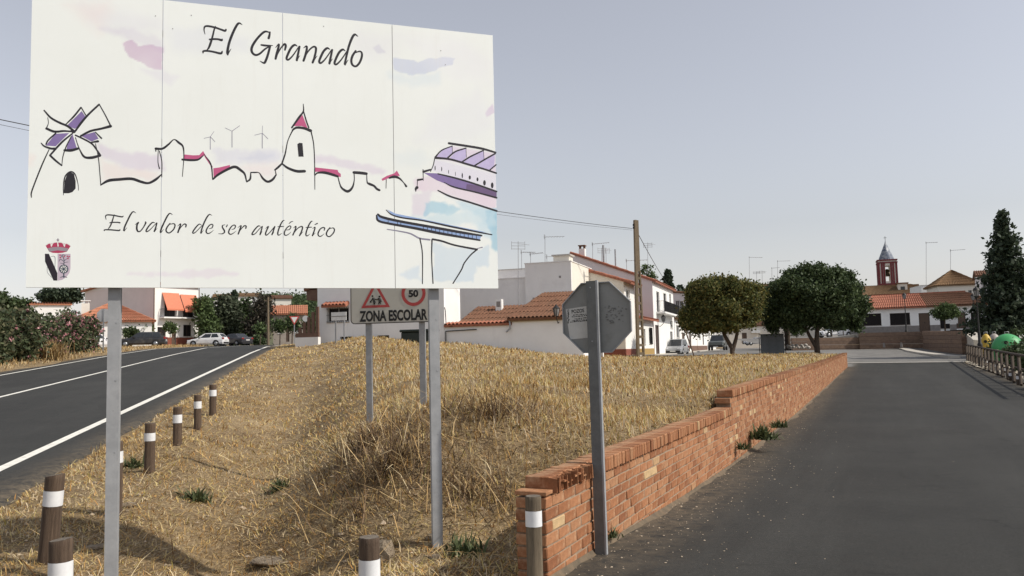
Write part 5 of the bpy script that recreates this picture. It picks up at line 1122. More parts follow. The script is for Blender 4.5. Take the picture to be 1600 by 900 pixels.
def car(kind, loc, heading, paint, label, group='parked cars'):
    """heading: angle of the car's front from +X"""
    p = PROF[kind]; o = thing('parked_car', loc, heading, label, 'car', group); w_ = p['w']; zb = .24 if kind != 'suv' else .36
    vs = []; fs = []; B = p['belt']; n = 10
    for x, z in B:
        e = .86 if abs(x) > p['L'] / 2 - .08 else (.95 if abs(x) > p['L'] / 2 - .35 else 1)
        wv = w_ * e
        vs += [(x, -wv * .92, zb), (x, -wv, zb + .16), (x, -wv, z - .22), (x, -wv * .955, z - .05), (x, -wv * .86, z), (x, wv * .86, z), (x, wv * .955, z - .05), (x, wv, z - .22), (x, wv, zb + .16), (x, wv * .92, zb)]
    for i in range(len(B) - 1):
        for k in range(n): fs.append((i * n + k, (i + 1) * n + k, (i + 1) * n + (k + 1) % n, i * n + (k + 1) % n))
    fs += [tuple(range(n)), tuple(range(len(vs) - 1, len(vs) - n - 1, -1))]
    q = MB(); q.add(vs, fs)
    gx0, gx1, rx0, rx1, rz = p['g']; zbelt = lambda x: float(np.interp(x, [b[0] for b in B], [b[1] for b in B])) - .02
    b0, b1 = zbelt(gx0), zbelt(gx1); wb_, wr_ = w_ * .88, w_ * .70
    G = [(gx0, -wb_, b0), (gx1, -wb_, b1), (gx1, wb_, b1), (gx0, wb_, b0), (rx0, -wr_, rz - .03), (rx1, -wr_, rz - .03), (rx1, wr_, rz - .03), (rx0, wr_, rz - .03), (rx0 + .15, -wr_ * .8, rz), (rx1 - .2, -wr_ * .8, rz), (rx1 - .2, wr_ * .8, rz), (rx0 + .15, wr_ * .8, rz)]
    q.add(G, [(0, 1, 5, 4), (1, 2, 6, 5), (2, 3, 7, 6), (3, 0, 4, 7), (4, 5, 9, 8), (5, 6, 10, 9), (6, 7, 11, 10), (7, 4, 8, 11), (8, 9, 10, 11)])
    q.build('body', paint, o)
    def pane(a, b, c, d, u0, u1, v0, v1, nm):
        a, b, c, d = map(Vector, (a, b, c, d)); nn = (b - a).cross(d - a).normalized() * .006
        def P(u, v): return a.lerp(b, u).lerp(d.lerp(c, u), v) + nn
        MB().quad(P(u0, v0), P(u1, v0), P(u1, v1), P(u0, v1)).build(nm, GLASS, o)
    for (a, b, c, d) in ((G[0], G[1], G[5], G[4]), (G[2], G[3], G[7], G[6])):
        fl = a is G[2]
        for u0, u1 in ((.06, .30), (.33, .60), (.63, .90)) if kind in ('estate', 'mpv', 'suv') else ((.12, .44), (.48, .88)): pane(a, b, c, d, *((1 - u1, 1 - u0) if fl else (u0, u1)), .14, .90, 'side_window')
    pane(G[1], G[2], G[6], G[5], .06, .94, .06, .94, 'windscreen'); pane(G[3], G[0], G[4], G[7], .08, .92, .2, .92, 'rear_window')
    for wx in p['wb']:
        for sy in (-1, 1):
            q = MB(Matrix.Translation((wx, sy * (w_ - .09), p['wr'])) @ Matrix.Rotation(R(90), 4, 'X')); r_ = p['wr']; q.lathe([(r_ * .6, -.10), (r_ * .95, -.10), (r_, -.06), (r_, .06), (r_ * .95, .10), (r_ * .6, .10)], 18); wh = q.build('wheel', rubber, o)
            q = MB(Matrix.Translation((wx, sy * (w_ - .09), p['wr'])) @ Matrix.Rotation(R(90), 4, 'X')); q.lathe([(r_ * .2, -.112), (r_ * .62, -.104), (r_ * .62, .104), (r_ * .2, .112)], 14); q.build('rim', rimm, wh)
            q = MB(Matrix.Translation((wx, sy * (w_ + .001), p['wr'] + .04)) @ Matrix.Rotation(R(90), 4, 'X')); q.lathe([(r_ * 1.12, -.004), (r_ * 1.12, .004)], 18)
            q.v = [v for v in q.v]; q.build('wheel_arch', trimm, o)
    L2 = p['L'] / 2
    for sy in (-1, 1):
        MB().bbox(L2 - .32, L2 - .02, min(sy * w_ * .52, sy * w_ * .87), max(sy * w_ * .52, sy * w_ * .87), .60, .74, .03).build('headlight', hlm, o)
        MB().bbox(-L2 - .012, -L2 + .16, min(sy * w_ * .62, sy * w_ * .93), max(sy * w_ * .62, sy * w_ * .93), .74, .96 if kind != 'saloon' else .9, .02).build('tail_light', tlm, o)
        MB().bbox(gx1 - .55, gx1 - .38, min(sy * (w_ + .02), sy * (w_ + .2)), max(sy * (w_ + .02), sy * (w_ + .2)), b1 + .02, b1 + .16, .02).build('wing_mirror', trimm, o)
    MB().box(L2 + .0, L2 + .02, -.26, .26, .38, .48).build('number_plate', platem, o); MB().box(-L2 - .02, -L2, -.26, .26, .60, .71).build('number_plate', platem, o)
    MB().bbox(L2 - .1, L2 + .012, -w_ * .8, w_ * .8, zb + .02, zb + .26, .02).build('bumper', trimm, o); MB().bbox(-L2 - .012, -L2 + .1, -w_ * .8, w_ * .8, zb + .02, zb + .24, .02).build('bumper', trimm, o)
    return o
def lamp_post(px, ytop, ybase, Y, label):
    t_ = at(px, ytop, Y); b = at(px + (ybase - ytop) * .055, ybase, Y); o = thing('street_lamp', (b.x, b.y, b.z), 0, label, 'street lamp', 'iron lantern posts'); h = t_.z - b.z
    MB().lathe([(.16, -.1), (.16, .12), (.10, .2), (.09, .8), (.055, .95), (.045, h * .6), (.038, h - .75), (.06, h - .72), (.03, h - .68)], 10).build('post', IRON, o)
    MB().tube([(-.3, 0, h - .95), (.3, 0, h - .95)], .02, 5).build('crossbar', IRON, o)
    q = MB(); q.lathe([(.12, h - .67), (.21, h - .30)], 6); l_ = q.build('lantern', M('lantern_glass', (.45, .45, .42), (.5, .5, .47), 4, .25), o)
    MB().lathe([(.25, h - .298), (.20, h - .18), (.07, h - .08), (.03, h)], 6).build('lantern_cap', IRON, l_)
    q = MB()
    for k in range(6): a = 2 * math.pi * k / 6; q.tube([(.122 * math.cos(a), .122 * math.sin(a), h - .67), (.212 * math.cos(a), .212 * math.sin(a), h - .30)], .012, 4)
    q.build('lantern_frame', IRON, l_); return o
# ================================================================== THE VILLAGE
def hit(p0, th, px, py):
    """ray through a photo pixel meets the vertical plane through p0 along angle th -> (distance along, world z)"""
    d = ray(px, py); e = Vector((math.cos(th), math.sin(th), 0)); n = Vector((-e.y, e.x, 0)); k = (Vector((p0[0], p0[1], 0)) - Vector((0, 0, 0))).dot(n) / d.dot(n)
    P = Vector((0, 0, EYE)) + d * k; return (P - Vector((p0[0], p0[1], 0))).dot(e), P.z
def op(p0, th, bz, x0, y0, x1, y1, kind, kw=None):
    """opening given by its photo box on that facade"""
    ym = (y0 + y1) / 2; a = hit(p0, th, x0, ym)[0]; b = hit(p0, th, x1, ym)[0]; xm = (x0 + x1) / 2; zt = hit(p0, th, xm, y0)[1]; zb_ = hit(p0, th, xm, y1)[1]
    return (a, zb_ - bz, b - a, zt - zb_, kind, kw or {})
TF = R(-18.5); EX = Vector((math.cos(TF), math.sin(TF), 0)); EY = Vector((-math.sin(TF), math.cos(TF), 0))
def sline(Y): return 10.35 + .334 * (Y - 66)
# ---- white house with courtyard (front range)
A0 = Vector((4.0, 47.0, 0)) - EX * 17.4; BA = .9
ops = [op(A0, TF, BA, 512, 481, 545, 503, 'shutter', dict(grille=True, sill=True)), op(A0, TF, BA, 531, 526, 551, 531, 'hole'), op(A0, TF, BA, 589, 524, 608, 531, 'hole')]
hA = house('long whitewashed house behind the plot, with tiled courtyard roofs and a barred window', (A0.x, A0.y, BA), TF, 8.8, 2.6, 6.3, W_SHADE_SIDE, ('flat', W_GREY, 0, 0, STONE), front=ops, right_mat=W_WHITE)  # front in the wash for shaded walls, sunlit right side in plain whitewash
c0 = hit(A0, TF, 508, 476); c1 = hit(A0, TF, 546, 476); zc = c0[1] - BA
tiles('window_canopy', (c0[0], -.5, zc - .1), (c1[0], -.5, zc - .1), (c1[0], -.02, zc + .12), (c0[0], -.02, zc + .12), T_RED, hA)
q = MB(); zt = hit(A0, TF, 487, 452)[1] - BA; zb_ = hit(A0, TF, 487, 468)[1] - BA; q.box(-1.0, -.01, .3, 1.6, zb_, zt); q.build('side_canopy', PLINTH['brown'], hA)
tiles('side_canopy_roof', (-1.15, 1.7, zt + .02), (-1.15, .2, zt + .02), (-.01, .2, zt + .45), (-.01, 1.7, zt + .45), T_BROWN, hA)
zg = hit(A0, TF, 740, 507)[1] - BA
part(hA, 'courtyard_wall', W_SHADE_SIDE, (8.803, 13.1, .05, .3, -1.0, zg))
tiles('wall_coping', (8.81, -.12, zg + .02), (13.1, -.12, zg + .02), (13.1, .42, zg + .16), (8.81, .42, zg + .16), T_RED, hA)
tiles('courtyard_roof', (8.81, 1.8, zg + .1), (13.3, 1.8, zg + .1), (13.3, 5.6, zg + 1.35), (8.81, 5.6, zg + 1.35), T_BROWN, hA)
part(hA, 'courtyard_back_wall', W_SHADE_SIDE, (8.82, 17.3, 5.62, 5.85, -.5, zg + 1.45))
part(hA, 'chimney', W_WHITE, (10.55, 10.95, 4.4, 4.8, zg + .6, zg + 1.75)); part(hA, 'chimney_vent', PLINTH['grey'], (10.62, 10.88, 4.385, 4.399, zg + 1.25, zg + 1.6))
ze = hit(A0, TF, 845, 497)[1] - BA; zr2 = ze + 1.75
q = MB(); q.box(13.11, 17.4, .02, .27, -1, ze); q.box(13.12, 13.35, .271, 4.3, -1, ze); q.box(17.15, 17.4, .271, 4.3, -1, ze); q.build('wing_wall', W_SHADE_SIDE, hA)
part(hA, 'eave_band', M('ochre_eave', (.35, .27, .17), (.28, .21, .13), 5, .85), (13.0, 17.5, -.12, .018, ze - .16, ze + .02))
tiles('wing_roof', (12.9, -.25, ze + .03), (17.6, -.25, ze + .03), (17.6, 4.2, zr2), (13.9, 4.2, zr2), T_BROWN, hA)
tiles('wing_roof', (12.9, 4.2, ze + .03), (12.9, -.25, ze + .03), (13.89, 4.19, zr2), (13.89, 4.2, zr2), T_BROWN, hA)
part(hA, 'ridge_cap', W_WHITE, (13.8, 17.6, 4.21, 4.5, ze, zr2 + .08))
q = MB(); q.tube([(8.9, -.03, zg - .35), (10.9, -.03, zg - .3)], .03, 6); q.tube([(8.9, -.03, zg - .35), (8.9, -.03, -.6)], .03, 6); q.tube([(8.85, -.03, zg + 1.1), (8.9, -.05, zg + .9), (8.95, -.05, zg - .1), (9.4, -.1, zg - .05)], .03, 6); q.build('drain_pipe', IRON, hA)
q = MB(); q.tube([(13.0, -.1, ze), (13.05, -.14, ze - .3), (13.05, -.14, ze - .55), (12.8, -.12, ze - .75)], .05, 6); q.build('gutter_pipe', gal, hA)
def wall_lantern(px, py, p0, th, label):
    x, z = hit(p0, th, px, py); P = Vector((p0[0], p0[1], 0)) + Vector((math.cos(th), math.sin(th), 0)) * x; o = thing('wall_lantern', (P.x, P.y, z), th, label, 'wall lantern', 'iron wall lanterns')
    MB().tube([(0, 0, -.35), (0, -.2, -.42), (0, -.5, -.15), (0, -.5, 0)], .025, 5).build('bracket', IRON, o); q = MB(Matrix.Translation((0, -.5, 0))); q.lathe([(.10, 0), (.2, .42)], 6); q.build('lantern', M('lantern_glass', (.3, .3, .3)), o)
    q = MB(Matrix.Translation((0, -.5, 0))); q.lathe([(.24, .421), (.1, .56), (.03, .66)], 6)
    for k in range(6): a = math.pi * k / 3; q.tube([(.105 * math.cos(a), .105 * math.sin(a), 0), (.205 * math.cos(a), .205 * math.sin(a), .42)], .02, 4)
    q.build('lantern_frame', IRON, o); return o
wall_lantern(873, 494, A0, TF, 'black iron lantern on the white wall left of the octagonal sign')
# ---- grey two-storey block behind
CB_ = Vector((4.0, 55.0, 0)); W1 = 3.25; B0 = CB_ - EX * W1
hB = house('grey rendered two-storey block with flat roof above the tiled wing', (B0.x, B0.y, .9), TF, W1, 6.0, 6.68, W_GREY, ('flat', W_GREY, 0, 0, W_GREY), right_mat=W_CREAM)
part(hB, 'rooftop_box', W_CREAM, (1.9, 3.0, .5, 1.6, 6.75, 7.15)); part(hB, 'rooftop_box_lid', STONE, (1.8, 3.1, .4, 1.7, 7.151, 7.25))
for x_, z_ in ((.5, 4.2), (.65, 3.9), (1.6, 4.1), (1.95, 3.9), (2.4, 5.6)): part(hB, 'wall_vent', PLINTH['grey'], (x_, x_ + .14, -.02, -.001, z_, z_ + .14))
B1 = CB_ - EX * 9.2 + EY * .3
hB1 = house('lower grey rendered block behind the courtyard roofs, stepped up to a rear storey', (B1.x, B1.y, .9), TF, 5.94, 5, 5.75, W_GREY, ('flat', W_GREY, 0, 0, W_GREY))
part(hB1, 'rear_storey', W_GREY, (.5, 5.2, 5.01, 9, -.5, 6.9)); part(hB1, 'rear_storey_lit_side', W_WHITE, (5.201, 5.22, 5.05, 8.95, 5.2, 6.85)); part(hB1, 'parapet_cap', STONE, (.4, 5.3, 4.95, 9.05, 6.901, 6.96))  # white side sheet paints the sunlit right face of the grey storey
# ---- mono-pitch houses down the street
def street_house(label, Y0, Y1, W, zeave, rise, wm, rm, plinth, boxes, bz, roofk='shed_x', fops=(), ov=.35, right_mat=W_WHITE, T=.25):
    cor = Vector((sline(Y0), Y0, 0)); cor2 = Vector((sline(Y1), Y1, 0)); D_ = (cor2 - cor).length; o0 = cor - EX * W; th2 = TF + R(90)
    r_ops = [op(cor, th2, bz, *b) for b in boxes]; f_ops = [op(o0, TF, bz, *b) for b in fops]
    h = house(label, (o0.x, o0.y, bz), TF, W, D_, zeave - bz, wm, (roofk, rm, rise, ov), right=r_ops, front=f_ops, plinth=plinth, right_mat=right_mat, T=T); return h, cor, th2, D_
hB2, cB2, tS, dB2 = street_house('narrow house with dark red eave just left of the utility pole', 59.2, 63.3, 4.4, 6.5, 1.45, W_CREAM, T_RED, 'red', [(978, 453, 984, 466, 'glass')], .8, ov=.6)
hL, cL, _, dL = street_house('single-storey white house with ochre plinth right behind the utility pole', 63.6, 71.7, 4.5, 4.0, .9, W_WHITE, T_RED, 'ochre', [(1004, 514, 1008.5, 538, 'glass'), (1014, 513, 1018.5, 537, 'glass', dict(grille=True))], .8, ov=.5)
hD, cD, _, dD = street_house('tall white house with balcony and grey party wall facing the plot', 72.0, 85.0, 7.3, 7.55, 2.85, W_LILAC, T_RED, None,
                             [(1026, 456, 1030.5, 489, 'shutter', dict(sill=False)), (1037, 458.5, 1041.5, 489.5, 'shutter', dict(sill=False)), (1046, 459.5, 1048.5, 476, 'shutter'), (1024.5, 508, 1030, 553, 'door', dict(mat=BFRAME)), (1047.5, 501, 1051, 513, 'shutter'), (1047.5, 518, 1051, 536, 'shutter')], .75)
Mr = Matrix.Translation((7.3, 0, 0)) @ Matrix.Rotation(R(90), 4, 'Z'); xa = hit(cD, tS, 1026, 488)[0]; xb = hit(cD, tS, 1049.5, 488)[0]; zb_ = hit(cD, tS, 1037, 490)[1] - .75
balcony(hD, Mr, xa - .2, zb_, xb - xa + .4)
chimney(hD, .8, 1.2, 9.2, 10.15, .55, W_WHITE, T_BROWN)
MB().tube([(2.9, .6, 8.6), (2.9, .6, 10.3)], .1, 6).build('vent_pipe', gal, hD); MB().tube([(3.9, 1.0, 8.2), (3.9, 1.0, 9.9)], .07, 6).build('vent_pipe', gal, hD)
wall_lantern(1028, 503, cD, tS, 'black iron lantern under the balcony of the tall white house')
hE, cE, _, _ = street_house('low white house with arched-looking window beyond the balcony house', 85.3, 96.6, 5, 4.6, .8, W_WHITE, T_BROWN, None, [(1057, 509, 1061, 528, 'glass', dict(surround=STONE)), (1066, 520, 1070, 548, 'door')], .9)
hE2, cE2, _, _ = street_house('grey-fronted house with white-framed window rising beyond the low white house', 97, 106, 6, 8.0, .6, W_LILAC, T_BROWN, 'brown', [(1077, 518, 1080, 545, 'door')], 1.0, fops=[(1056, 470, 1061, 485, 'glass', dict(surround=WFRAME)), (1062.5, 470.5, 1067.5, 485.5, 'glass', dict(surround=WFRAME))])
for k, (ya, yb, ze_, lab) in enumerate(((106.3, 119, 4.9, 'low white house behind the silver car, with brown plinth and door'), (119.3, 133, 4.6, 'farthest low white house at the end of the terrace under the olive tree'))):
    cor = sline(ya), ya; px0 = lambda Y: 802 + F * sline(Y) / Y
    street_house(lab, ya, yb, 5, ze_, .8, W_WHITE, T_BROWN, 'brown' if k == 0 else None, [(px0(ya + 2.5), 520, px0(ya + 4.3), 530, 'glass'), (px0(ya + 7), 515, px0(ya + 8.5), 538.5, 'door')], 1.0)
# pavement along the terrace
pv = MB(); P0 = Vector((sline(58.5), 58.5, 0)); e_ = Vector((sline(100) - sline(58.5), 41.5, 0)).normalized(); nrm = Vector((e_.y, -e_.x, 0))
for k in range(36):
    a = P0 + e_ * (k * 2.0); b = P0 + e_ * ((k + 1) * 2.0); za = tz(a.x + 1, a.y) + .14; zb2 = tz(b.x + 1, b.y) + .14
    pv.add([a + nrm * .003 + Vector((0, 0, za)), a + nrm * 1.1 + Vector((0, 0, za)), b + nrm * 1.1 + Vector((0, 0, zb2)), b + nrm * .003 + Vector((0, 0, zb2)), a + nrm * 1.1 + Vector((0, 0, za - .4)), b + nrm * 1.1 + Vector((0, 0, zb2 - .4))], [(0, 1, 2, 3), (1, 4, 5, 2)])
tag(pv.build('pavement', cm), kind='structure')
# ---- end of the street, behind the trees
pG = at(1140, 538, 156); bG = 1.9; thG = R(-6)
hG = house('cream single-storey house closing the street behind the trees', (pG.x, pG.y, bG), thG, 16, 8, 3.5, W_CREAM, ('gable_x', T_BROWN, 1.0), front=[op(pG, thG, bG, 1159.5, 520, 1167, 537.4, 'door'), op(pG, thG, bG, 1206, 520, 1214, 530, 'glass')])
for px in (1177, 1184): x, z = hit(pG, thG, px, 518); part(hG, 'air_conditioner', WFRAME, (x - .4, x + .4, -.35, -.002, z - bG - .3, z - bG + .3))
pH = at(1150, 470, 175)
hH = house('white house whose aerials show above the two round trees', (pH.x, pH.y, 4.5), R(-8), 22, 9, 9.0, W_WHITE, ('gable_x', T_BROWN, 1.4), z0=-5)
# ---- house to the right of the octagon etc: plaza building
pP = Vector((at(1322, 500, 96.6).x, 96.6, 0)); pQ = Vector((at(1566, 500, 89.4).x, 89.4, 0)); thP = math.atan2(pQ.y - pP.y, pQ.x - pP.x); LP = (pQ - pP).length; bP = 2.72
zeP = hit(pP, thP, 1400, 481.5)[1] - bP
bx_ = [(1346, 490, 1377, 509, 'shutter', dict(cols_=1, frame=BFRAME)), (1390.5, 489, 1422, 508, 'shutter', dict(cols_=1, frame=BFRAME)), (1436, 489, 1453, 518, 'door'), (1469, 497, 1484, 513.5, 'shutter', dict(frame=BFRAME)), (1494, 488, 1509, 513.5, 'door'), (1517, 487.5, 1533, 504.5, 'shutter', dict(frame=BFRAME))]
hP = house('white plaza building with red tiled roof, two dark windows and brown doors', (pP.x, pP.y, bP), thP, LP, 8, zeP, W_SHADE_SIDE, None, front=[op(pP, thP, bP, *b) for b in bx_], plinth='grey', plz=.75)
xm = hit(pP, thP, 1448, 480)[0]; xl = hit(pP, thP, 1352, 480)[0]
tiles('roof', (xl - .4, -.45, zeP + .05), (xm, -.45, zeP + .05), (xm - .8, 4.2, zeP + 1.75), (xl + .5, 4.2, zeP + 1.75), T_RED, hP); tiles('roof', (xm + .005, -.45, zeP + .05), (LP + .3, -.45, zeP + .05), (LP - 3.2, 4.2, zeP + 1.7), (xm - .79, 4.2, zeP + 1.7), T_BROWN, hP)
tiles('roof', (LP + .3, 8.3, zeP + .05), (xl - .4, 8.3, zeP + .05), (xl + .5, 4.21, zeP + 1.74), (LP - 3.2, 4.21, zeP + 1.69), T_BROWN, hP)
part(hP, 'flat_end_roof', STONE, (-.1, xl - .42, -.1, 8, zeP, zeP + .15))
part(hP, 'ridge_cap', T_RED, (xl + .5, LP - 3.2, 4.1, 4.35, zeP + 1.72, zeP + 1.86))
xw = hit(pP, thP, 1489, 505)[0]; part(hP, 'wall_panel', WFRAME, (xw - .75, xw + .5, -.03, -.002, hit(pP, thP, 1489, 505.5)[1] - bP, hit(pP, thP, 1489, 497)[1] - bP))
# plaza behind retaining walls
brn = M('brown_stone_wall', (.16, .105, .075), (.23, .155, .105), 3.5, .9, bmp=.6, dirt=((.10, .07, .05), 1.2, .55)); brn2 = M('brown_stone_course', (.20, .135, .095), (.14, .095, .07), 3, .9, bmp=.5)
def wall_run(name, label, pts, T, mat, cap=None, courses=5):
    """pts: (px,py_top,py_base,Y)"""
    P = [(at(a, b, Y), at(a, c, Y)) for a, b, c, Y in pts]; o = thing(name, P[0][1], 0, label, 'wall'); b0 = P[0][1]
    for (t0, g0_), (t1, g1_) in zip(P, P[1:]):
        d = Vector((t1.x - t0.x, t1.y - t0.y, 0)); n = Vector((-d.y, d.x, 0)).normalized() * T
        if n.y < 0: n = -n
        for k in range(courses):
            u0, u1 = k / courses, (k + 1) / courses
            lo0, lo1 = g0_.z - .3 + (t0.z - g0_.z + .3) * u0, g1_.z - .3 + (t1.z - g1_.z + .3) * u0; hi0, hi1 = g0_.z - .3 + (t0.z - g0_.z + .3) * u1 - .015, g1_.z - .3 + (t1.z - g1_.z + .3) * u1 - .015
            st = n * (.02 * (k % 2)); A, B_ = Vector((t0.x, t0.y, 0)) + st - b0, Vector((t1.x, t1.y, 0)) + st - b0; A.z = B_.z = 0
            V_ = [A + Vector((0, 0, lo0 - b0.z)), B_ + Vector((0, 0, lo1 - b0.z)), B_ + Vector((0, 0, hi1 - b0.z)), A + Vector((0, 0, hi0 - b0.z))]; V_ += [v + n for v in V_]
            q = MB(); q.add(V_, [(0, 1, 2, 3), (7, 6, 5, 4), (0, 4, 5, 1), (3, 2, 6, 7), (0, 3, 7, 4), (1, 5, 6, 2)]); q.build('course', mat if k % 2 else brn2, o)
    return o
wall_run('retaining_wall', 'long brown stone retaining wall below the plaza building', [(1238, 528, 546, 87), (1342, 527, 545, 87)], .5, brn, courses=4)
wall_run('retaining_wall', 'higher brown retaining wall under the lamp post in the plaza', [(1342.5, 520, 545, 86.6), (1451, 517.5, 545, 85)], .6, brn, courses=5)
wall_run('retaining_wall', 'dark brown retaining wall curving toward the wooden fence', [(1451, 517, 550, 83.5), (1482, 517, 551, 77), (1513, 516, 552, 72)], .6, brn, courses=6)
pl = MB(); zz = 2.62
pl.add([(at(1238, 500, 87.4).x, 87.4, 1.75), (at(1342, 500, 87.2).x, 87.2, 1.8), (at(1342, 500, 87.2).x + .02, 87.25, zz), (at(1451, 500, 85.5).x, 85.5, zz), (at(1482, 500, 77.5).x, 77.6, zz), (at(1513, 500, 72.5).x, 72.6, zz), (75, 70, zz), (85, 110, zz), (30, 112, zz), (30, 100, 1.8)], [(0, 1, 2, 9), (2, 3, 4, 5, 6, 7, 8, 9)])
tag(pl.build('plaza', stm), kind='structure')
rk = MB(); a = at(1504, 517, 73.2); b = at(1521, 531, 70)
rk.add([a, a + Vector((1.0, -.2, 0)), b + Vector((.9, 0, -.1)), b, a - Vector((0, 0, 2)), a + Vector((1, -.2, -2)), b + Vector((.9, 0, -1.6)), b - Vector((0, 0, 1.6))], [(0, 3, 2, 1), (0, 4, 7, 3), (1, 2, 6, 5), (3, 7, 6, 2)])
tag(rk.build('stair_cheek', cm), 'pale sloping stair cheek at the end of the curved retaining wall', 'stair wall')
# kerb island in front of the curved wall
kb = MB(); pts = [on(1421, 543.5, .85)]
kp = [(1420, 543.5, 84), (1432, 547, 79), (1450, 550, 75), (1475, 553, 70), (1500, 555.5, 66)]
KP = [at(a, b, Y) for a, b, Y in kp]
for p, p2 in zip(KP, KP[1:]):
    d = (p2 - p); n = Vector((d.y, -d.x, 0)).normalized() * -.9
    if n.y < 0: n = -n
    V_ = [p, p2, p2 + n, p + n]; V_ += [v - Vector((0, 0, .5)) for v in V_]; kb.add(V_, [(0, 1, 2, 3), (0, 4, 5, 1), (1, 5, 6, 2), (2, 6, 7, 3), (3, 7, 4, 0)])
tag(kb.build('kerb', cm), kind='structure')
# bench
bp = at(1395, 541, 83.5); bn = thing('bench', bp, thP, 'low dark bench in front of the brown retaining wall', 'bench')
part(bn, 'seat', PLINTH['brown'], (-1.1, 1.1, -.25, .25, .38, .46)); part(bn, 'leg', PLINTH['grey'], (-.9, -.7, -.22, .22, -.1, .379)); part(bn, 'leg', PLINTH['grey'], (.7, .9, -.22, .22, -.1, .379))
# ---- church
cY = 150; cp = at(1387, 442, cY); ch_ = thing('church', (cp.x, cp.y, 2), R(-20), 'church with dark red striped bell tower and pointed slate spire', 'church')
zt0 = at(1387, 442, cY).z - 2; zt1 = at(1387, 408.5, cY).z - 2; zt2 = at(1385, 380, cY).z - 2; hw_ = 1.55
redp = M('tower_red', (.19, .045, .047), (.15, .035, .038), 6, .8); 
tw = MB(); tw.box(-hw_, hw_, -hw_, hw_, -2, zt0 + .2)
for sx in (-1, 1):
    for sy in (-1, 1): tw.box(min(sx * hw_, sx * .38), max(sx * hw_, sx * .38), min(sy * hw_, sy * .38), max(sy * hw_, sy * .38), zt0 + .2, zt1 - .9)
tw.box(-hw_, hw_, -hw_, hw_, zt1 - .9, zt1); tower = tw.build('tower', W_CREAM, ch_)
q = MB()
for f in range(4):
    q.m = Matrix.Rotation(R(90 * f), 4, 'Z')
    for x in (-1.45, -.95, -.58, .58, .95, 1.45): q.box(x - .15, x + .15, -hw_ - .1, -hw_ - .001, zt0 - .2, zt1 - .45)
q.m = Matrix.Identity(4)
for za, zb2 in ((zt0 - .5, zt0 - .2), (zt1 - .45, zt1 - .2), (zt1 + .001, zt1 + .25)): q.box(-hw_ - .16, hw_ + .16, -hw_ - .16, hw_ + .16, za, zb2)
q.build('pilasters', redp, tower)
q = MB(); q.lathe([(1.35, zt1 + .251), (1.30, zt1 + .5), (.14, zt2), (.05, zt2 + .4)], 8); q.build('spire', M('slate_glaze', (.10, .12, .16), (.30, .32, .34), 1.5, .35, .1, lo=.45, hi=.55), ch_)
q = MB(); q.tube([(0, 0, zt2 + .3), (0, 0, zt2 + 1.3)], .04, 5); q.tube([(-.25, 0, zt2 + 1.0), (.25, 0, zt2 + 1.0)], .04, 5); q.build('cross', IRON, ch_)
q = MB(); q.lathe([(.1, zt1 - 1.4), (.42, zt1 - 1.6), (.6, zt1 - 2.6), (.66, zt1 - 2.75)], 10); q.build('bell', M('bronze', (.09, .07, .04), None, 6, .4, .7), ch_)
nz = at(1400, 459, 142).z - 2
nv = MB(); nv.box(-5.2, 8.4, -7, 6, -2, nz); nv.build('nave_wall', W_CREAM, ch_)
tiles('nave_roof', (-5.6, -7.4, nz), (8.8, -7.4, nz), (3.5, -1.6, nz + 2.0), (-4, -1.6, nz + 2.0), T_OLD, ch_); tiles('nave_roof', (8.8, -7.4, nz), (8.8, 6, nz), (3.51, 1, nz + 2.0), (3.51, -1.6, nz + 2.0), T_OLD, ch_); tiles('nave_roof', (-5.6, 6, nz), (-5.6, -7.4, nz), (-4.01, -1.6, nz + 2.0), (-4.01, 1, nz + 2.0), T_BROWN, ch_)
part(ch_, 'dormer', W_CREAM, (1.2, 2.7, -5.2, -3, nz, nz + 1.9)); part(ch_, 'dormer_roof', T_BROWN, (1.0, 2.9, -5.4, -2.9, nz + 1.901, nz + 2.1)); part(ch_, 'dormer_window', GLASS, (1.6, 2.3, -5.22, -5.201, nz + .5, nz + 1.4)); part(ch_, 'transept', T_OLD, (2.75, 4.6, -4.8, -2, nz, nz + 1.75))
# ---- houses right of the church
def house_px(label, px0, px1, ybase, yeave, Y, th, D_, wm, roof, boxes, bz_extra=0, **kw):
    a = at(px0, ybase, Y); w_ = hit(a, th, px1, ybase)[0]; ze_ = hit(a, th, px0, yeave)[1]; bz = a.z + bz_extra
    return house(label, (a.x, a.y, bz), th, w_, D_, ze_ - bz, wm, roof, front=[op(a, th, bz, *b) for b in boxes], **kw)
house_px('white house with pyramid tiled roof beside the church', 1468, 1534, 478, 446, 120, R(-14), 7, W_CREAM, ('hip', T_OLD, 2.3, .4, 1.0), [(1513, 453, 1519, 461, 'shutter')], -3)
house_px('small white house behind the conifer with shuttered window', 1532, 1574, 490, 432, 104, R(-26), 6, W_LILAC, ('gable_x', T_BROWN, .8, .3), [(1537, 440, 1541, 462, 'shutter'), (1545, 438, 1549, 450, 'shutter')], -4)
house_px('low white terrace between the church and the pyramid roof', 1440, 1472, 462, 446, 132, R(-10), 6, W_WHITE, ('flat', W_GREY, 0, 0, STONE), [(1452, 449, 1458, 455, 'shutter'), (1463, 449, 1469, 457, 'shutter')], -4)
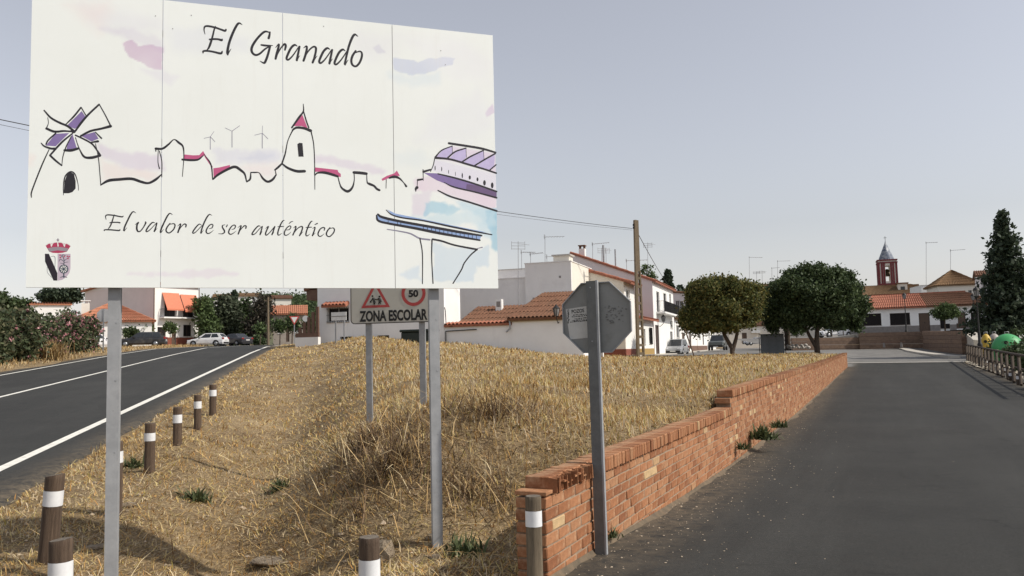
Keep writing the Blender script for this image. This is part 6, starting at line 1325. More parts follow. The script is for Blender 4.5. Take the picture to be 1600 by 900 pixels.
# ---- left of the main road
pK = at(240.6, 541, 97); thK = R(58); bK = pK.z
kb_ = [(246, 511, 259, 526, 'shutter', dict(frame=BFRAME)), (268, 506, 275, 540, 'door'), (286.5, 507.5, 299, 525.5, 'shutter', dict(frame=BFRAME)), (257, 462, 274, 494.5, 'shutter', dict(sill=False, frame=BFRAME)), (286, 464, 302, 496, 'shutter', dict(sill=False, frame=BFRAME))]
wK = hit(pK, thK, 309.6, 530)[0]
hK = house('white balcony house with two orange awnings and red plinth across the road', (pK.x, pK.y, bK), thK, wK, 14.5, 7.3, W_WHITE, ('gable_x', T_ORANGE, .9, .35), front=[op(pK, thK, bK, *b) for b in kb_], plinth='red', plz=1.05, left_mat=W_PINK)
zK = hit(pK, thK, 275, 496)[1] - bK
xa, xb = hit(pK, thK, 249, 495)[0], hit(pK, thK, 306, 495)[0]; balcony(hK, Matrix.Identity(4), xa, zK, xb - xa, .9)
awn = M('orange_awning', (.62, .20, .11), (.56, .17, .095), 5, .7)
for (x0_, x1_, y0_, y1_) in ((253, 279, 457, 483), (281, 306, 460, 486)):
    a0 = hit(pK, thK, x0_, y0_); a1 = hit(pK, thK, x1_, y0_)[0]; z1 = a0[1] - bK; z0_ = hit(pK, thK, x0_, y1_ + 1)[1] - bK + .1
    q = MB(); q.add([(a0[0], -.05, z1), (a1, -.05, z1), (a1, -1.05, z0_), (a0[0], -1.05, z0_), (a0[0], -.05, z1 - .03), (a1, -.05, z1 - .03), (a1, -1.03, z0_ - .03), (a0[0], -1.03, z0_ - .03), (a0[0], -1.05, z0_ - .2), (a1, -1.05, z0_ - .2)], [(0, 3, 2, 1), (4, 5, 6, 7), (0, 4, 7, 3), (1, 2, 6, 5), (3, 8, 9, 2)]); q.build('awning', awn, hK)
part(hK, 'drain_pipe', PLINTH['brown'], (-.12, -.03, -.1, -.02, -.5, 7.2), (wK + .03, wK + .1, -.1, -.02, -.5, 7.2))
h1 = house_px('low white house with bright orange hipped roof left of the balcony house', 112, 237, 541, 502.5, 86, R(27), 8, W_WHITE, ('hip', T_ORANGE, 2.0, .4, .9), [(192, 512, 202, 528, 'shutter')], -.3)
chimney(h1, 1.2, 3.5, 3.6, 5.0, .8, W_CREAM, W_WHITE)
house_px('white outbuilding with thin tiled edge behind the oleanders', 46, 110, 541, 476, 84, R(30), 6, W_WHITE, ('shed_y', T_ORANGE, .5, .2), [], -.3)
hR_ = house_px('tan house with orange tiled roof seen through the street trees', 427, 476, 536, 491, 108, R(14), 7, M('tan_render', (.38, .33, .28), None, 2, .9), ('gable_x', T_ORANGE, 1.2, .4), [(434, 505, 441, 521, 'glass'), (447, 503, 452, 534, 'door'), (460, 505, 468, 520, 'glass')], -.3)
# hill with far houses and wood
hx = np.linspace(-190, 20, 50); hy = np.linspace(135, 420, 40)
hillm = M('scrub_hill', (.13, .12, .06), (.075, .085, .04), .08, .95, bmp=.3)
def hillz(X, Y): return 2.0 + 17 * np.exp(-((X + 75) / 75) ** 2 - ((Y - 270) / 85) ** 2)
tag(grid('hill', hx, hy, hillz, hillm), kind='structure')
def far_house(label, px0, px1, yb, ye, Y, wm, rm, boxes): return house_px(label, px0, px1, yb, ye, Y, R(18), 9, wm, ('gable_x', rm, 1.0, .4), boxes, -2, z0=-4)
far_house('far white house on the hill above the poplar tree', 372, 402, 473, 463, 205, W_WHITE, T_OLD, [(378, 465, 382, 470, 'shutter'), (386, 465, 389, 470, 'shutter'), (394, 466, 397, 471, 'shutter')])
far_house('far grey house with long roof left of the white hill house', 334, 370, 474, 465, 198, W_GREY, T_OLD, [(352, 466, 357, 471, 'shutter')])
far_house('far tan house on the hill just left of the dark pole', 424, 455, 472, 466.5, 210, W_CREAM, T_BROWN, [])
# terrace wall and brown railing by the white house
pT = at(461, 541, 52); tw_ = thing('terrace_wall', pT, TF, 'low white terrace wall with brown timber railing at the house corner', 'wall'); lT = hit(pT, TF, 497, 535)[0]
zA = hit(pT, TF, 480, 527)[1] - pT.z; zB = hit(pT, TF, 480, 520)[1] - pT.z
part(tw_, 'wall', W_WHITE, (0, lT, 0, .3, -1, zA)); part(tw_, 'rail', PLINTH['brown'], (0, lT, .05, .2, zA + .002, zB))
for k in range(5):
    xx = .3 + (lT - .4) * k / 4; zt = zB + (.35 + .32 * k)
    part(tw_, 'baluster', PLINTH['brown'], (xx - .09, xx + .09, .06, .18, zB + .001, zt))
# information panel on two legs, bin and wheelie container before the white house
pI = at(523, 531, 47.5); ip = thing('notice_panel', (pI.x, pI.y, tz(pI.x, pI.y)), TF, 'small white notice panel on two thin legs below the barred window', 'notice panel'); wI = (at(540, 520, 47.5) - pI).xy.length
g_ = tz(pI.x, pI.y); z1 = at(523, 488, 47.5).z - g_; z0_ = at(523, 501, 47.5).z - g_
for xx in (.02, wI - .05): part(ip, 'leg', gal, (xx, xx + .06, .0, .06, -.3, z1 - .02))
part(ip, 'panel', WFRAME, (-.2, wI + .15, -.04, -.002, z0_, z1)); part(ip, 'frame', PLINTH['grey'], (-.22, wI + .17, -.06, -.041, (z0_ + z1) / 2 - .02, (z0_ + z1) / 2 + .02))
pB = at(637, 534, 48.3); gB = tz(pB.x, pB.y); wc = thing('waste_container', (pB.x, pB.y, gB - .25), TF, 'dark green waste container against the white house behind the school sign', 'waste container'); wB = (at(690, 534, 48.3) - pB).xy.length; hB_ = at(660, 516, 48.3).z - gB + .25
dg = M('dark_green_plastic', (.012, .022, .018), (.02, .03, .026), 4, .5)
q = MB(); q.bbox(0, wB, -.9, .0, .15, hB_ - .12, .05); q.build('body', dg, wc); q = MB(); q.bbox(-.06, wB + .06, -.98, .04, hB_ - .119, hB_ + .03, .04); q.build('lid', dg, wc)
for xx in (.25, wB - .25):
    for yy in (-.75, -.15): q = MB(Matrix.Translation((xx, yy, .08)) @ Matrix.Rotation(R(90), 4, 'X')); q.lathe([(.08, -.03), (.08, .03)], 10); q.build('wheel', rubber, wc)
# ---- utility pole and wires
pc_ = M('pole_concrete', (.13, .10, .065), (.19, .15, .10), 6, .9, bmp=.5, stretch=(3, 3, .5))
pY = 57.5; pb = at(1001, 557, pY); pt = at(989, 344, pY); up_ = thing('utility_pole', (pb.x, pb.y, pb.z), R(20), 'weathered concrete utility pole with ladder-like openings by the terrace', 'utility pole', 'utility poles')
hU = pt.z - pb.z; q = MB()
def tap(z): return .30 - .15 * z / hU
q.add([(x, y, z) for z in (-1, hU) for (x, y) in ((-tap(max(z, 0)), -.11), (-tap(max(z, 0)) + .17, -.11), (-tap(max(z, 0)) + .17, .11), (-tap(max(z, 0)), .11))], [(3, 2, 1, 0), (4, 5, 6, 7), (0, 1, 5, 4), (1, 2, 6, 5), (2, 3, 7, 6), (3, 0, 4, 7)])
up_leg = q.build('flange', pc_, up_)
q = MB(); q.add([(x, y, z) for z in (-1, hU * .62) for (x, y) in ((tap(max(z, 0)) - .10, -.11), (tap(max(z, 0)), -.11), (tap(max(z, 0)), .11), (tap(max(z, 0)) - .10, .11))], [(3, 2, 1, 0), (4, 5, 6, 7), (0, 1, 5, 4), (1, 2, 6, 5), (2, 3, 7, 6), (3, 0, 4, 7)]); q.build('flange', pc_, up_)
nR = 11
for k in range(nR): z = .2 + hU * .61 * k / (nR - 1); MB().box(-tap(z) + .171, tap(z) - .101, -.10, .10, z - .09, z + .09).build('rung', pc_, up_)
q = MB(); q.box(-tap(hU * .62) + .171, tap(hU) + .01, -.105, .105, hU * .62, hU - .02); q.build('head', pc_, up_)
for zz in (.35, .55): q = MB(Matrix.Translation((-.2, 0, hU - zz))); q.lathe([(.03, -.08), (.06, -.04), (.05, 0), (.06, .04), (.03, .08)], 8); q.build('insulator', IRON, up_)
wirem = M('black_cable', (.03, .03, .032), None, 5, .6)
def wire(a, b, sag, label, r_=.018, n=24):
    a, b = Vector(a), Vector(b); pts = []
    for k in range(n + 1): t = k / n; pts.append(a.lerp(b, t) - Vector((0, 0, 4 * sag * t * (1 - t))))
    o = MB().tube([p - a for p in pts], r_, 5).build('overhead_cable', wirem); o.location = a; return tag(o, label, 'cable', 'overhead cables')
wire(at(988, 357, pY), at(-70, 172, 30), .45, 'upper overhead cable running left from the utility pole behind the billboard')
wire(at(988, 359.5, pY), at(-70, 180, 30), .5, 'thinner lower overhead cable running left from the utility pole', .009)
wire(at(990, 352, pY), at(1043, 444, 100), .2, 'overhead cable dropping right from the utility pole to the rooftops', .025)
p2 = at(-70, 600, 30); u2 = up_.copy(); C.objects.link(u2); u2.location = (p2.x, p2.y, at(-70, 170, 30).z - hU + .3); u2['label'] = 'second concrete pole beyond the left edge, carrying the cables'
for c_ in up_.children: d_ = c_.copy(); C.objects.link(d_); d_.parent = u2
pp = at(419, 534, 84); o = thing('telephone_pole', pp, 0, 'slim grey pole beside the main road near the tan house', 'utility pole'); hz_ = at(419, 464, 84).z - pp.z
MB().tube([(0, 0, -.5), (0, 0, hz_)], [.15, .09], 8).build('post', pc_, o); MB().box(-.4, .4, -.04, .04, hz_ - .4, hz_ - .3).build('crossarm', pc_, o)
# stake leaning, cabinet, stones, palm stump
a = at(1085, 554, 58); b = at(1070, 514, 58); MBs = MB(); MBs.tube([Vector((0, 0, -.2)), b - a], .045, 6); o = MBs.build('leaning_stake', wood_mat(0)); o.location = a; tag(o, 'thin dark stake leaning left in the dry grass before the cars', 'stake')
pc0 = at(1189, 549, 66); cb = thing('metal_cabinet', (pc0.x, pc0.y, pc0.z - .3), TF, 'grey sheet metal cabinet between the two round trees', 'cabinet'); wC_ = (at(1224, 549, 66) - pc0).xy.length; hC_ = at(1189, 523, 66).z - pc0.z + .3
grm_ = M('cabinet_grey', (.17, .185, .20), (.21, .225, .24), 2, .6, .2)
q = MB(); q.bbox(0, wC_, 0, .9, 0, hC_, .02); q.build('body', grm_, cb)
for k in range(3): part(cb, 'door_panel', grm_, (.05 + k * wC_ / 3, (k + 1) * wC_ / 3 - .03, -.03, -.001, .15, hC_ - .1))
part(cb, 'roof', grm_, (-.06, wC_ + .06, -.08, .95, hC_ + .001, hC_ + .05)); part(cb, 'side_post', IRON, (-.12, -.065, 0, .06, -.2, hC_ + .1), (wC_ + .065, wC_ + .12, 0, .06, -.2, hC_ + .5))
for k in range(14):
    px = 1230 + k * 2.5 + rnd.uniform(-1, 1); p = at(px, 545 - rnd.uniform(0, 2) - (2.5 if k % 3 == 0 else 0), 66 + (k % 3) * .4); r_ = rnd.uniform(.12, .2); q = MB(); q.lathe([(r_ * .6, -r_ * .6), (r_, 0), (r_ * .7, r_ * .5), (r_ * .2, r_ * .7)], 7); o = q.build('border_stone', STONE); o.location = p + Vector((0, 0, .1)); o.rotation_euler = (rnd.uniform(-.3, .3), 0, rnd.uniform(0, 3)); tag(o, 'whitish stone in the bed right of the metal cabinet', 'stone', 'whitish stones of the flower bed')
ps_ = at(1231, 542, 67); pu = thing('palm_stump', ps_, 0, 'brown palm stump with pale cut top right of the metal cabinet', 'palm stump'); hs_ = at(1231, 496, 67).z - ps_.z
q = MB(); q.lathe([(.26, -.2)] + [(.22 + .05 * (k % 2), hs_ * .75 * k / 10) for k in range(11)], 10); q.build('trunk', barkm, pu); q = MB(); q.lathe([(.22, hs_ * .75), (.36, hs_ * .82), (.34, hs_ * .93), (.15, hs_)], 9); q.build('cut_top', M('palm_fibre', (.36, .27, .16), (.24, .17, .1), 8, .9), pu)
# ---- fence, bins, right edge
ww_ = M('fence_timber', (.05, .036, .026), (.085, .064, .046), 9, .85, bmp=.6, stretch=(6, 6, .4)); fe = at(1512, 563, 62); f2 = at(1600, 603, 32); fdir = (Vector((f2.x - fe.x, f2.y - fe.y, 0))).normalized(); flen = (f2 - fe).xy.length + 7  # timber colour darkened to carry the shade lying over the fence
fo_ = thing('timber_fence', (fe.x, fe.y, 0), math.atan2(fdir.y, fdir.x), 'shade-darkened timber rail fence with slanting braces along the right of the lane', 'fence')
def fz(k): P = fe + fdir * k; return float(zlane(P.y)) + .05
k = 0.0; i_ = 0
while k < flen:
    MB().tube([(k, 0, fz(k) - .3), (k, 0, fz(k) + 1.12)], .065, 8).build('post', ww_, fo_)
    if k + 2.3 < flen: MB().tube([(k + 1.35, -.12, fz(k) + .02), (k + .1, -.02, fz(k) + 1.02)], .055, 8).build('brace', ww_, fo_)
    n2 = min(k + 2.3, flen); MB().tube([(k, 0, fz(k) + 1.16), (n2, 0, fz(n2) + 1.16)], .055, 8).build('top_rail', ww_, fo_); MB().tube([(k, .05, fz(k) + .6), (n2, .05, fz(n2) + .6)], .04, 8).build('middle_rail', ww_, fo_)
    k += 2.3; i_ += 1
for j, (px, py, Y) in enumerate(((1524, 565, 59), (1541, 573, 52), (1554, 580, 46.5), (1570, 587, 41), (1581, 596, 36), (1593, 602, 32.8))):
    p = at(px, py, Y); o = thing('bollard', p, 0, ('white-banded short bollard at the fence foot, %s from the far end' % ('first', 'second', 'third', 'fourth', 'fifth', 'sixth')[j]), 'bollard', 'short bollards along the timber fence')
    MB().lathe([(.10, -.2), (.10, .42), (.085, .45)], 10).build('post', ww_, o); q = MB(); q.lathe([(.105, .24), (.105, .37)], 10); q.build('band', band_m, o)
# stony strip under the fence
st_ = strip('fence_verge', lane_xy, np.linspace(8, 60, 60), np.array([7.38, 7.8, 8.6, 10.5]), M('stony_verge', (.36, .31, .24), (.24, .2, .15), 5, .95, bmp=.8, dirt=((.5, .46, .38), 9, .6)), lambda l, m: zlane(lane_xy(l, m)[1]) + .03 + .05 * sst(7.4, 7.8, m) + .06 * fbm(l * 2, m * 2, 5, 3))
l_ = rng.uniform(8, 60, 700); m_ = rng.uniform(7.3, 8.6, 700); X, Y = lane_xy(l_, m_); tag(pebbles('verge_stones', X, Y, zlane(Y) + .08, rng.gamma(2, .03, 700) + .02, np.array([(.42, .38, .3)]) * rng.uniform(.4, 1.3, (700, 1)), pbm), 'loose stones along the foot of the timber fence', 'stones', kind='stuff')
def igloo(px, ytop, wpx, Y, col, label, zb_=.3):
    t_ = at(px, ytop, Y); r_ = wpx * Y / F / 2; o = thing('recycling_igloo', (t_.x, t_.y, zb_), 0, label, 'recycling bin', 'recycling containers'); h = t_.z - zb_
    pr = [(r_ * .82, .05), (r_ * .95, h * .2), (r_, h * .45)] + [(r_ * math.cos(a), h * .45 + h * .55 * math.sin(a)) for a in np.linspace(.15, 1.5, 8)]
    MB().lathe(pr, 20).build('shell', col, o); q = MB(); q.lathe([(r_ * 1.02, h * .42), (r_ * 1.03, h * .46)], 20); q.build('seam', col, o)
    for a in (-2.2, -.9): q = MB(Matrix.Rotation(a, 4, 'Z') @ Matrix.Translation((r_ * .9, 0, h * .68)) @ Matrix.Rotation(R(70), 4, 'Y')); q.lathe([(.11, -.03), (.11, .05)], 10); q.build('mouth', rubber, o)
    q = MB(); q.tube([(-.12, 0, h - .02), (-.12, 0, h + .12), (.12, 0, h + .12), (.12, 0, h - .02)], .02, 5); q.build('lifting_loop', gal, o); return o
igloo(1573, 521.5, 45, 50, M('bin_green', (.05, .30, .10), (.065, .35, .12), 3, .5), 'bright green dome recycling container behind the timber fence')
igloo(1540, 521.5, 17, 60, M('bin_yellow', (.62, .42, .06), None, 3, .5), 'yellow dome recycling container left of the green one')
igloo(1553, 521, 20, 62, M('bin_grey', (.42, .38, .34), None, 3, .5), 'grey recycling container between the yellow and green ones')
lamp_post(1413, 457, 518.5, 88, 'iron lantern post in the plaza before the red tiled roof'); lamp_post(1526, 447, 540, 56, 'near iron lantern post beside the conifer and timber fence'); lamp_post(1520.5, 458, 516, 80, 'farther iron lantern post just left of the near one by the conifer')
# ================================================================== TREES, CARS, AERIALS
tp = at(1145, 554, 61); s_ = 61 / F
def B_(px, py, rx, ry, base, Y, dy=0, d=None): c = at(px, py, Y) - base; return (c.x, c.y + dy, c.z, rx * Y / F, (d or rx) * Y / F, ry * Y / F)
tree('olive_green_tree', tp, 'round olive-tinted tree left of the metal cabinet, forked trunk', 'tree',
     lobes(1128, 474, 52, 38, 44, tp, 61, .2) + lobes(1088, 496, 22, 24, 16, tp, 61, .26) + lobes(1170, 478, 26, 34, 18, tp, 61, .26) + lobes(1120, 500, 44, 18, 14, tp, 61, .22),
     .11, G_OLIVE, 210, .2, trunk=([(0, 0, -.3), (-.05, 0, .5), (-.5, .1, 1.4), (-.9, .1, 2.4), (-1.3, 0, 3.6)], .2, .07), branches=[([(0, 0, .3), (.3, 0, 1.2), (.5, -.1, 2.2), (.7, 0, 3.6)], .17, .06), ([(-.7, .1, 1.9), (-1.8, .2, 2.8), (-2.4, .3, 3.3)], .09, .04), ([(.45, 0, 1.9), (1.3, 0, 2.8)], .08, .04)], shell=.5)
tp = at(1277, 549, 63)
tree('dark_round_tree', tp, 'large dark green round tree right of the metal cabinet', 'tree',
     lobes(1274, 460, 66, 40, 56, tp, 63, .18) + lobes(1224, 480, 30, 30, 18, tp, 63, .25) + lobes(1324, 480, 28, 34, 18, tp, 63, .25) + lobes(1212, 490, 22, 24, 12, tp, 63, .28) + lobes(1275, 494, 56, 18, 16, tp, 63, .2),
     .12, G_DARK, 185, .22, trunk=([(0, 0, -.3), (0, 0, .8), (.1, 0, 1.8), (.2, 0, 3.4), (.1, 0, 5)], .24, .08), branches=[([(-.05, 0, .3), (-.5, .1, 1.2), (-.9, .1, 2.2), (-1.6, .2, 3.6)], .16, .06), ([(.1, 0, 1.6), (1.1, .1, 2.6), (1.9, 0, 3.5)], .12, .05)], shell=.5)
def conifer(name, px, ytop, ybase, Y, wpx, label, cols, n=26, leaf=.16, group=None):
    b = at(px, ybase, Y); h = at(px, ytop, Y).z - b.z; r0 = wpx * Y / F / 2; o = thing(name, b, 0, label, 'tree', group); pts = []
    for k in range(n):
        z = h * (.10 + .9 * k / n); rr = (r0 * (1 - (k / n)) ** .75 + .12) * rng.uniform(.78, 1.12)
        for j in range(int(4 + 6 * rr)):
            a = rng.uniform(0, 6.28); L = rr * rng.uniform(.45, 1.22); m = int(10 + 14 * L); t = rng.uniform(.15, 1, m)
            pts.append(np.stack([L * t * math.cos(a), L * t * math.sin(a), z - .16 * L * t + .10 * L * t ** 2], 1) + rng.normal(size=(m, 3)) * .09 * (1 + r0 * .25))
    V, Fc, col = foliage(np.concatenate(pts), leaf, np.array(cols)); npmesh('crown', V, Fc, leafm, col, o); MB().tube([(0, 0, -.5), (0, 0, h * .95)], [.06 * h ** .6, .02], 7).build('trunk', barkm, o); return o
G_CON = [(.036, .054, .034), (.048, .068, .04), (.06, .08, .046)]
conifer('conifer_tree', 1580, 329, 532, 66, 112, 'tall dark conifer at the right edge of the picture', G_CON, 34, .2)
HL = ('nearest the right edge', 'second from the right edge', 'in the middle', 'second from the far lamp', 'nearest the far lamp')
for k_, Y in enumerate((30, 34.5, 39, 45, 55)):
    P = fe + fdir * (62 - Y) / -fdir.y; nx_ = Vector((-fdir.y, fdir.x, 0)); P = P + (nx_ if nx_.x > 0 else -nx_) * 1.7; zz_ = float(zlane(Y))
    tree('hedge_shrub', (P.x, P.y, zz_), 'dark hedge shrub behind the timber fence, ' + HL[k_], 'shrub', [(0, 0, .75, 1.1, 1.6, .75), (.5, .8, .9, .9, 1.1, .7), (-.1, -1.2, .7, .8, 1.0, .6), (.9, -.4, 1.3, .9, 1.2, .9)], .10, G_DARK, 80, .16, trunk=([(0, 0, -.3), (0, 0, .7)], .05, .03), group='hedge behind the fence')
conifer('conifer_tree', 1045, 420, 470, 115, 22, 'dark conifer tip above the roof of the balcony house on the terrace', G_CON, 14, .3); conifer('conifer_tree', 1064, 446, 480, 118, 22, 'smaller dark conifer right of the one above the terrace roofs', G_CON, 12, .3)
p = at(1011, 432, 90); tree('roof_shrub', p - Vector((0, 0, 1)), 'feathery treetop behind the terrace roofs right of the pole', 'tree', [(0, 0, 1.4, .9, .7, .9), (.8, 0, .8, .7, .5, .5)], .14, G_MID, 40, .2, trunk=([(0, 0, -2), (0, 0, 1.5)], .06, .03))
p = at(1086, 475, 120); tree('background_tree', p, 'small dark treetop peeping over the olive-tinted tree', 'tree', [(0, 0, 2.0, 1.2, 1, 1.1)], .25, G_DARK, 50, .3, trunk=([(0, 0, -2), (0, 0, 2)], .1, .05))
p = at(1477, 518, 84); tree('topiary_tree', p, 'clipped umbrella-shaped small tree in the plaza', 'tree', [B_(1477, 489, 20, 9, p, 84), B_(1478, 484, 15, 9, p, 84)], .11, G_MID, 190, .14, trunk=([(0, 0, -.2), (.02, 0, 1), (.0, 0, 2)], .08, .06), branches=[([(0, 0, 1.2), (.5, 0, 1.9)], .04, .03), ([(0, 0, 1.2), (-.5, 0, 1.9)], .04, .03)])
p = at(1245, 524, 70); tree('garden_shrub', p, 'grey green shrub behind the palm stump', 'shrub', [B_(1245, 514, 11, 9, p, 70), B_(1238, 517, 7, 7, p, 70)], .1, G_MID, 110, .14, trunk=([(0, 0, -.2), (0, 0, .5)], .05, .03))
for k, (px, lab) in enumerate(((1300, 'small street tree under the dark round tree, left one'), (1318, 'small street tree under the dark round tree, right one'))):
    p = at(px, 528, 92); tree('street_tree', p, lab, 'tree', [B_(px, 508, 9, 7, p, 92)], .14, G_MID, 90, .16, trunk=([(0, 0, -.2), (0, 0, 1.4)], .06, .05))
# left: oleanders
G_OL = [(.075, .098, .048), (.10, .12, .06), (.055, .072, .036), (.125, .12, .065)]; PK = [(.62, .30, .33), (.70, .42, .42), (.55, .22, .26)]
for k, (px, py, Y, w_, h_, lab) in enumerate(((-12, 578, 37, 60, 92, 'oleander bush cut by the left edge of the picture'), (30, 571, 40.5, 66, 84, 'tall oleander bush, second from the left edge'), (70, 566, 44, 58, 62, 'pink-flowering oleander bush in the middle of the row'), (104, 561, 48, 56, 64, 'pink-flowering oleander bush second from the sign post'), (134, 556, 52, 40, 54, 'last oleander bush next to the sign post'))):
    p = at(px, py, Y); g_ = tz(p.x, p.y); p = Vector((p.x, p.y, g_)); k_ = Y / F; W_ = w_ * k_ / 2; H_ = h_ * k_
    tree('oleander_bush', p, lab, 'bush', [(0, 0, H_ * .48, W_, W_ * .9, H_ * .5), (-W_ * .4, .3, H_ * .62, W_ * .7, W_ * .7, H_ * .36), (W_ * .45, -.3, H_ * .55, W_ * .65, W_ * .7, H_ * .38), (0, -.5, H_ * .25, W_ * 1.05, W_ * .9, H_ * .28), (W_ * .1, 0, H_ * .74, W_ * .5, W_ * .5, H_ * .26)],
         .11, G_OL, 70, .22, trunk=([(0, 0, -.3), (.1, 0, .8), (.15, 0, H_ * .6)], .06, .03), branches=[([(0, 0, 0), (-.5, 0, 1), (-.7, .1, H_ * .6)], .05, .02), ([(0, 0, 0), (.6, 0, 1), (.9, .1, H_ * .6)], .05, .02)], group='oleander bushes along the verge', flower=((14 if k == 0 else 40 if k == 1 else 150 if k == 2 else 160 if k == 3 else 80), .085, PK), shell=.55)
p = at(83, 563, 42); n = 420; ang = rng.uniform(0, 6.28, n); rr = np.abs(rng.normal(0, .35, n)); V, Fc, col = blades(np.stack([rr * np.cos(ang), rr * np.sin(ang), np.zeros(n)], 1), rng.uniform(.5, 1.3, n), np.full(n, .035), np.abs(rng.normal(.35, .25, n)), .9, straw_cols(n) * .85)
o = npmesh('dry_grass_clump', V, Fc, gm, col); o.location = (p.x, p.y, tz(p.x, p.y)); tag(o, 'tall dry grass clump in front of the oleanders', 'grass clump')
# left trees
def ltree(name, px, yb, Y, blobs, cols, leaf, label, per=45, clump=.35, tr=.14):
    p = at(px, yb, Y); H_ = max((at(b[0], b[1], Y) - p).z for b in blobs); return tree(name, p, label, 'tree', [B_(b[0], b[1], b[2], b[3], p, Y) for b in blobs], leaf, cols, per, clump, trunk=([(0, 0, -1), (.05, 0, H_ * .5), (0, 0, H_)], tr, .05))
ltree('broadleaf_tree', 322, 536, 100, [(320, 497, 14, 24), (314, 478, 11, 12), (330, 510, 12, 14)], G_MID, .22, 'leafy green tree right of the balcony house')
ltree('poplar_tree', 352, 536, 104, [(350, 490, 15, 30), (343, 505, 15, 18), (362, 500, 13, 24), (352, 477, 10, 12)], [(.07, .085, .05), (.09, .105, .065), (.05, .066, .036)], .22, 'silvery poplar tree behind the white hatchback')
conifer('cypress_tree', 366.5, 454, 536, 108, 22, 'dark cypress spire rising behind the poplar', G_CON, 26, .25)
ltree('broadleaf_tree', 381, 536, 106, [(382, 500, 13, 30), (377, 515, 12, 18), (388, 482, 9, 14)], G_DARK, .22, 'dark green tree between cypress and bare brown tree')
ltree('brown_tree', 405, 536, 102, [(404, 498, 14, 34), (412, 480, 12, 18), (396, 515, 10, 18), (408, 520, 12, 14)], [(.055, .048, .036), (.04, .037, .027), (.07, .06, .045)], .2, 'brownish thin-leaved tree left of the slim pole', 32, .5)
for px, yb, yc, rx, ry, Y, lab in ((437, 534, 508, 9, 10, 92, 'clipped street tree before the tan house, leftmost of three'), (456, 535, 504, 10, 12, 86, 'street tree behind the give way sign, middle of three'), (480, 533, 506, 9, 10, 90, 'street tree next to the white house corner, rightmost of three'), (406, 536, 512, 7, 8, 88, 'small round green tree in front of the brown tree')):
    ltree('street_tree', px, yb, Y, [(px, yc, rx, ry), (px + 3, yc + 3, rx * .7, ry * .7)], G_DARK if px > 450 else G_MID, .15, lab, 80, .2, .07)
for px, yb, rx, ry, Y, lab in ((375, 538, 16, 6, 99, 'low green shrub behind the dark saloon car'), (402, 537, 12, 6, 96, 'low green shrub at the bend right of the saloon car'), (318, 536, 10, 8, 99, 'low shrub beside the white hatchback'), (205, 530, 12, 9, 87, 'dark leafy shrub before the orange-roofed house'), (226, 522, 11, 9, 90, 'leafy lemon tree above the black car'), (266, 520, 9, 8, 92, 'light green vine in front of the balcony house')):
    p = at(px, yb, Y); tree('shrub', p, lab, 'shrub', [B_(px, yb - ry, rx, ry, p, Y), B_(px + rx * .4, yb - ry * .8, rx * .6, ry * .8, p, Y)], .14, G_MID if 'light' in lab or 'lemon' in lab else G_DARK, 70, .2, trunk=([(0, 0, -.5), (0, 0, ry * Y / F)], .05, .03))
ltree('pine_tree', 92, 500, 125, [(92, 462, 22, 9), (75, 466, 16, 8), (110, 464, 14, 8), (118, 458, 8, 8)], G_CON, .3, 'spreading dark pine behind the white outbuilding', 40)
ltree('background_tree', 18, 500, 120, [(14, 476, 22, 12), (2, 466, 7, 8), (38, 480, 14, 8)], G_DARK, .3, 'distant dark tree behind the oleanders at the left edge', 40)
# wood on the hill
n = 2600; X = rng.uniform(-95, -40, n); Y = rng.uniform(180, 262, n); Z = hillz(X, Y); r_ = 1.2
P = np.repeat(np.stack([X, Y, Z + 1.2], 1), 9, 0) + rng.normal(size=(n * 9, 3)) * np.array([1.1, 1.1, .9]); V, Fc, col = foliage(P, .55, np.array(G_DARK) * 1.1)
tag(npmesh('hillside_wood', V, Fc, leafm, col), 'dark green wood covering the far hillside', 'wood', kind='stuff')
# ---- cars
wh = carpaint('paint_white', (.72, .72, .72)); bk = carpaint('paint_black', (.012, .012, .014)); dk = carpaint('paint_dark', (.022, .022, .03)); sv = carpaint('paint_silver', (.27, .28, .29)); gn = carpaint('paint_dark_green', (.055, .065, .06))
def place(px, py, Y): p = at(px, py, Y); return p
car('hatch', place(325, 541.5, 90), R(176), wh, 'white hatchback parked in front of the poplar, facing left')
car('saloon', place(366, 541, 93.5), R(150), dk, 'dark saloon car partly hidden behind the white hatchback')
car('estate', place(222, 542.5, 80), R(195), bk, 'black estate car parked left of the balcony house')
car('hatch', place(148, 544, 82), R(78), wh, 'white car seen from behind past the oleanders')
car('mpv', place(1058, 555.5, 80), R(248), sv, 'silver people carrier parked by the terrace, facing the viewer')
car('suv', place(1122, 547.5, 95), R(250), gn, 'dark green off-road car parked beyond the silver one')
car('saloon', place(1182, 539.5, 147), R(186), sv, 'far silver car seen side-on in front of the cream house')
car('hatch', place(1305, 527.5, 97), R(190), wh, 'white car barely visible under the dark round tree')
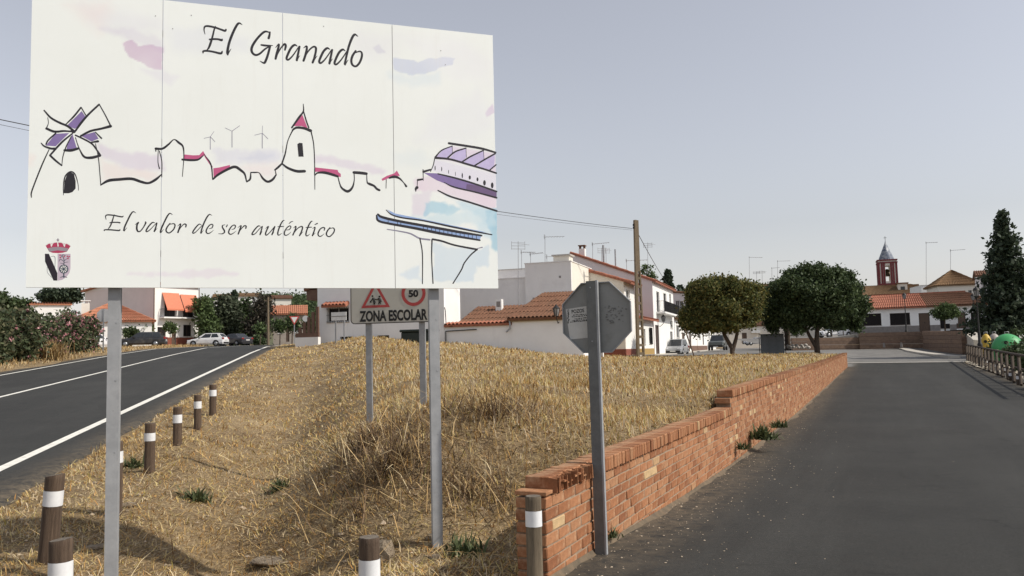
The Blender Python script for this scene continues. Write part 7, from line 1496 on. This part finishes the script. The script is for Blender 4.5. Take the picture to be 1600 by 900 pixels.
# ground under left cars
# ---- small signs on the left
def small_sign(px, ytop, ybase, Y, shape, label, rz=0):
    b = at(px, ybase, Y); o = thing('road_sign', b, rz, label, 'road sign'); h = at(px, ytop, Y).z - b.z; MB().box(-.04, .04, 0, .04, -.4, h).build('post', gal, o)
    if shape == 'oct': q = MB(); q.prism([(.45 * math.cos(R(22.5 + 45 * k)), h - .42 + .45 * math.sin(R(22.5 + 45 * k))) for k in range(8)], .042, .06); q.build('plate', alu, o)
    elif shape == 'yield':
        q = MB(); q.prism([(0, h - .8), (.45, h), (-.45, h)], -.02, -.002); q.build('plate', sgr, o); q = MB(); q.prism([(0, h - .62), (.29, h - .09), (-.29, h - .09)], -.026, -.021); q.build('field', WFRAME, o)
    else: q = MB(Matrix.Translation((0, -.012, h - .3)) @ Matrix.Rotation(R(90), 4, 'X')); q.lathe([(.3, -.01), (.3, .01)], 20); q.build('plate', alu, o)
    return o
small_sign(161, 482.5, 546, 52, 'oct', 'back of an octagonal sign beside the last oleander bush', R(8)); small_sign(460, 494, 535, 74, 'yield', 'give way triangle at the junction before the street trees', R(10)); small_sign(477.5, 493, 530, 80, 'round', 'small round sign near the white terrace wall', R(10))
# ---- aerials
for k, a in enumerate(((809.7, 377, 470, 53, 'tall aerial mast rising from the tiled wing roof', 1, .9), (815, 391, 415, 60, 'small aerial right of the tall mast on the tiled wing', 0, 1.1), (829, 394, 411, 60, 'short aerial at the left corner of the grey block', 0, 1.0), (851.5, 367, 410, 57, 'tall straight aerial in the middle of the grey block roof', 0, 1.4), (854.5, 398, 410, 59, 'short aerial at the foot of the tall straight one', 0, .9),
                     (926, 379, 404, 76, 'aerial right of the chimney on the grey party wall', 0, 1.6), (940, 387, 408, 78, 'left one of the aerial pair behind the party wall', 1, .8), (947, 387, 410, 78, 'right one of the aerial pair behind the party wall', 1, .8), (979, 405, 424, 76, 'low wide aerial just left of the utility pole', 0, 2.0), (1012, 379, 424, 88, 'leaning aerial mast right of the utility pole', 1, .9),
                     (1171, 401, 446, 176, 'tall aerial above the gap between the round trees', 0, 3.4), (1182, 424, 448, 178, 'small aerial right of the tall one between the trees', 1, 1.4), (1191, 423, 448, 177, 'second small aerial above the tree gap', 1, 1.6), (1206, 418, 446, 177, 'leaning thin aerial above the dark round tree', 0, 1.6), (1215, 407, 446, 176, 'rightmost aerial above the left part of the dark round tree', 0, 2.8),
                     (1447, 378, 450, 131, 'tallest aerial mast right of the church tower', 0, 1.8), (1485, 390, 430, 124, 'aerial mast above the pyramid tiled roof', 0, 2.0))): antenna(*a[:5], a[5], a[6])

lamp_post(1742, 480, 640, 27.2, 'iron lantern post beyond the right edge whose shadow crosses the lane')
small_sign(1790, 520, 690, 23.2, 'round', 'round sign beyond the right edge whose shadow crosses the lane', R(-60))
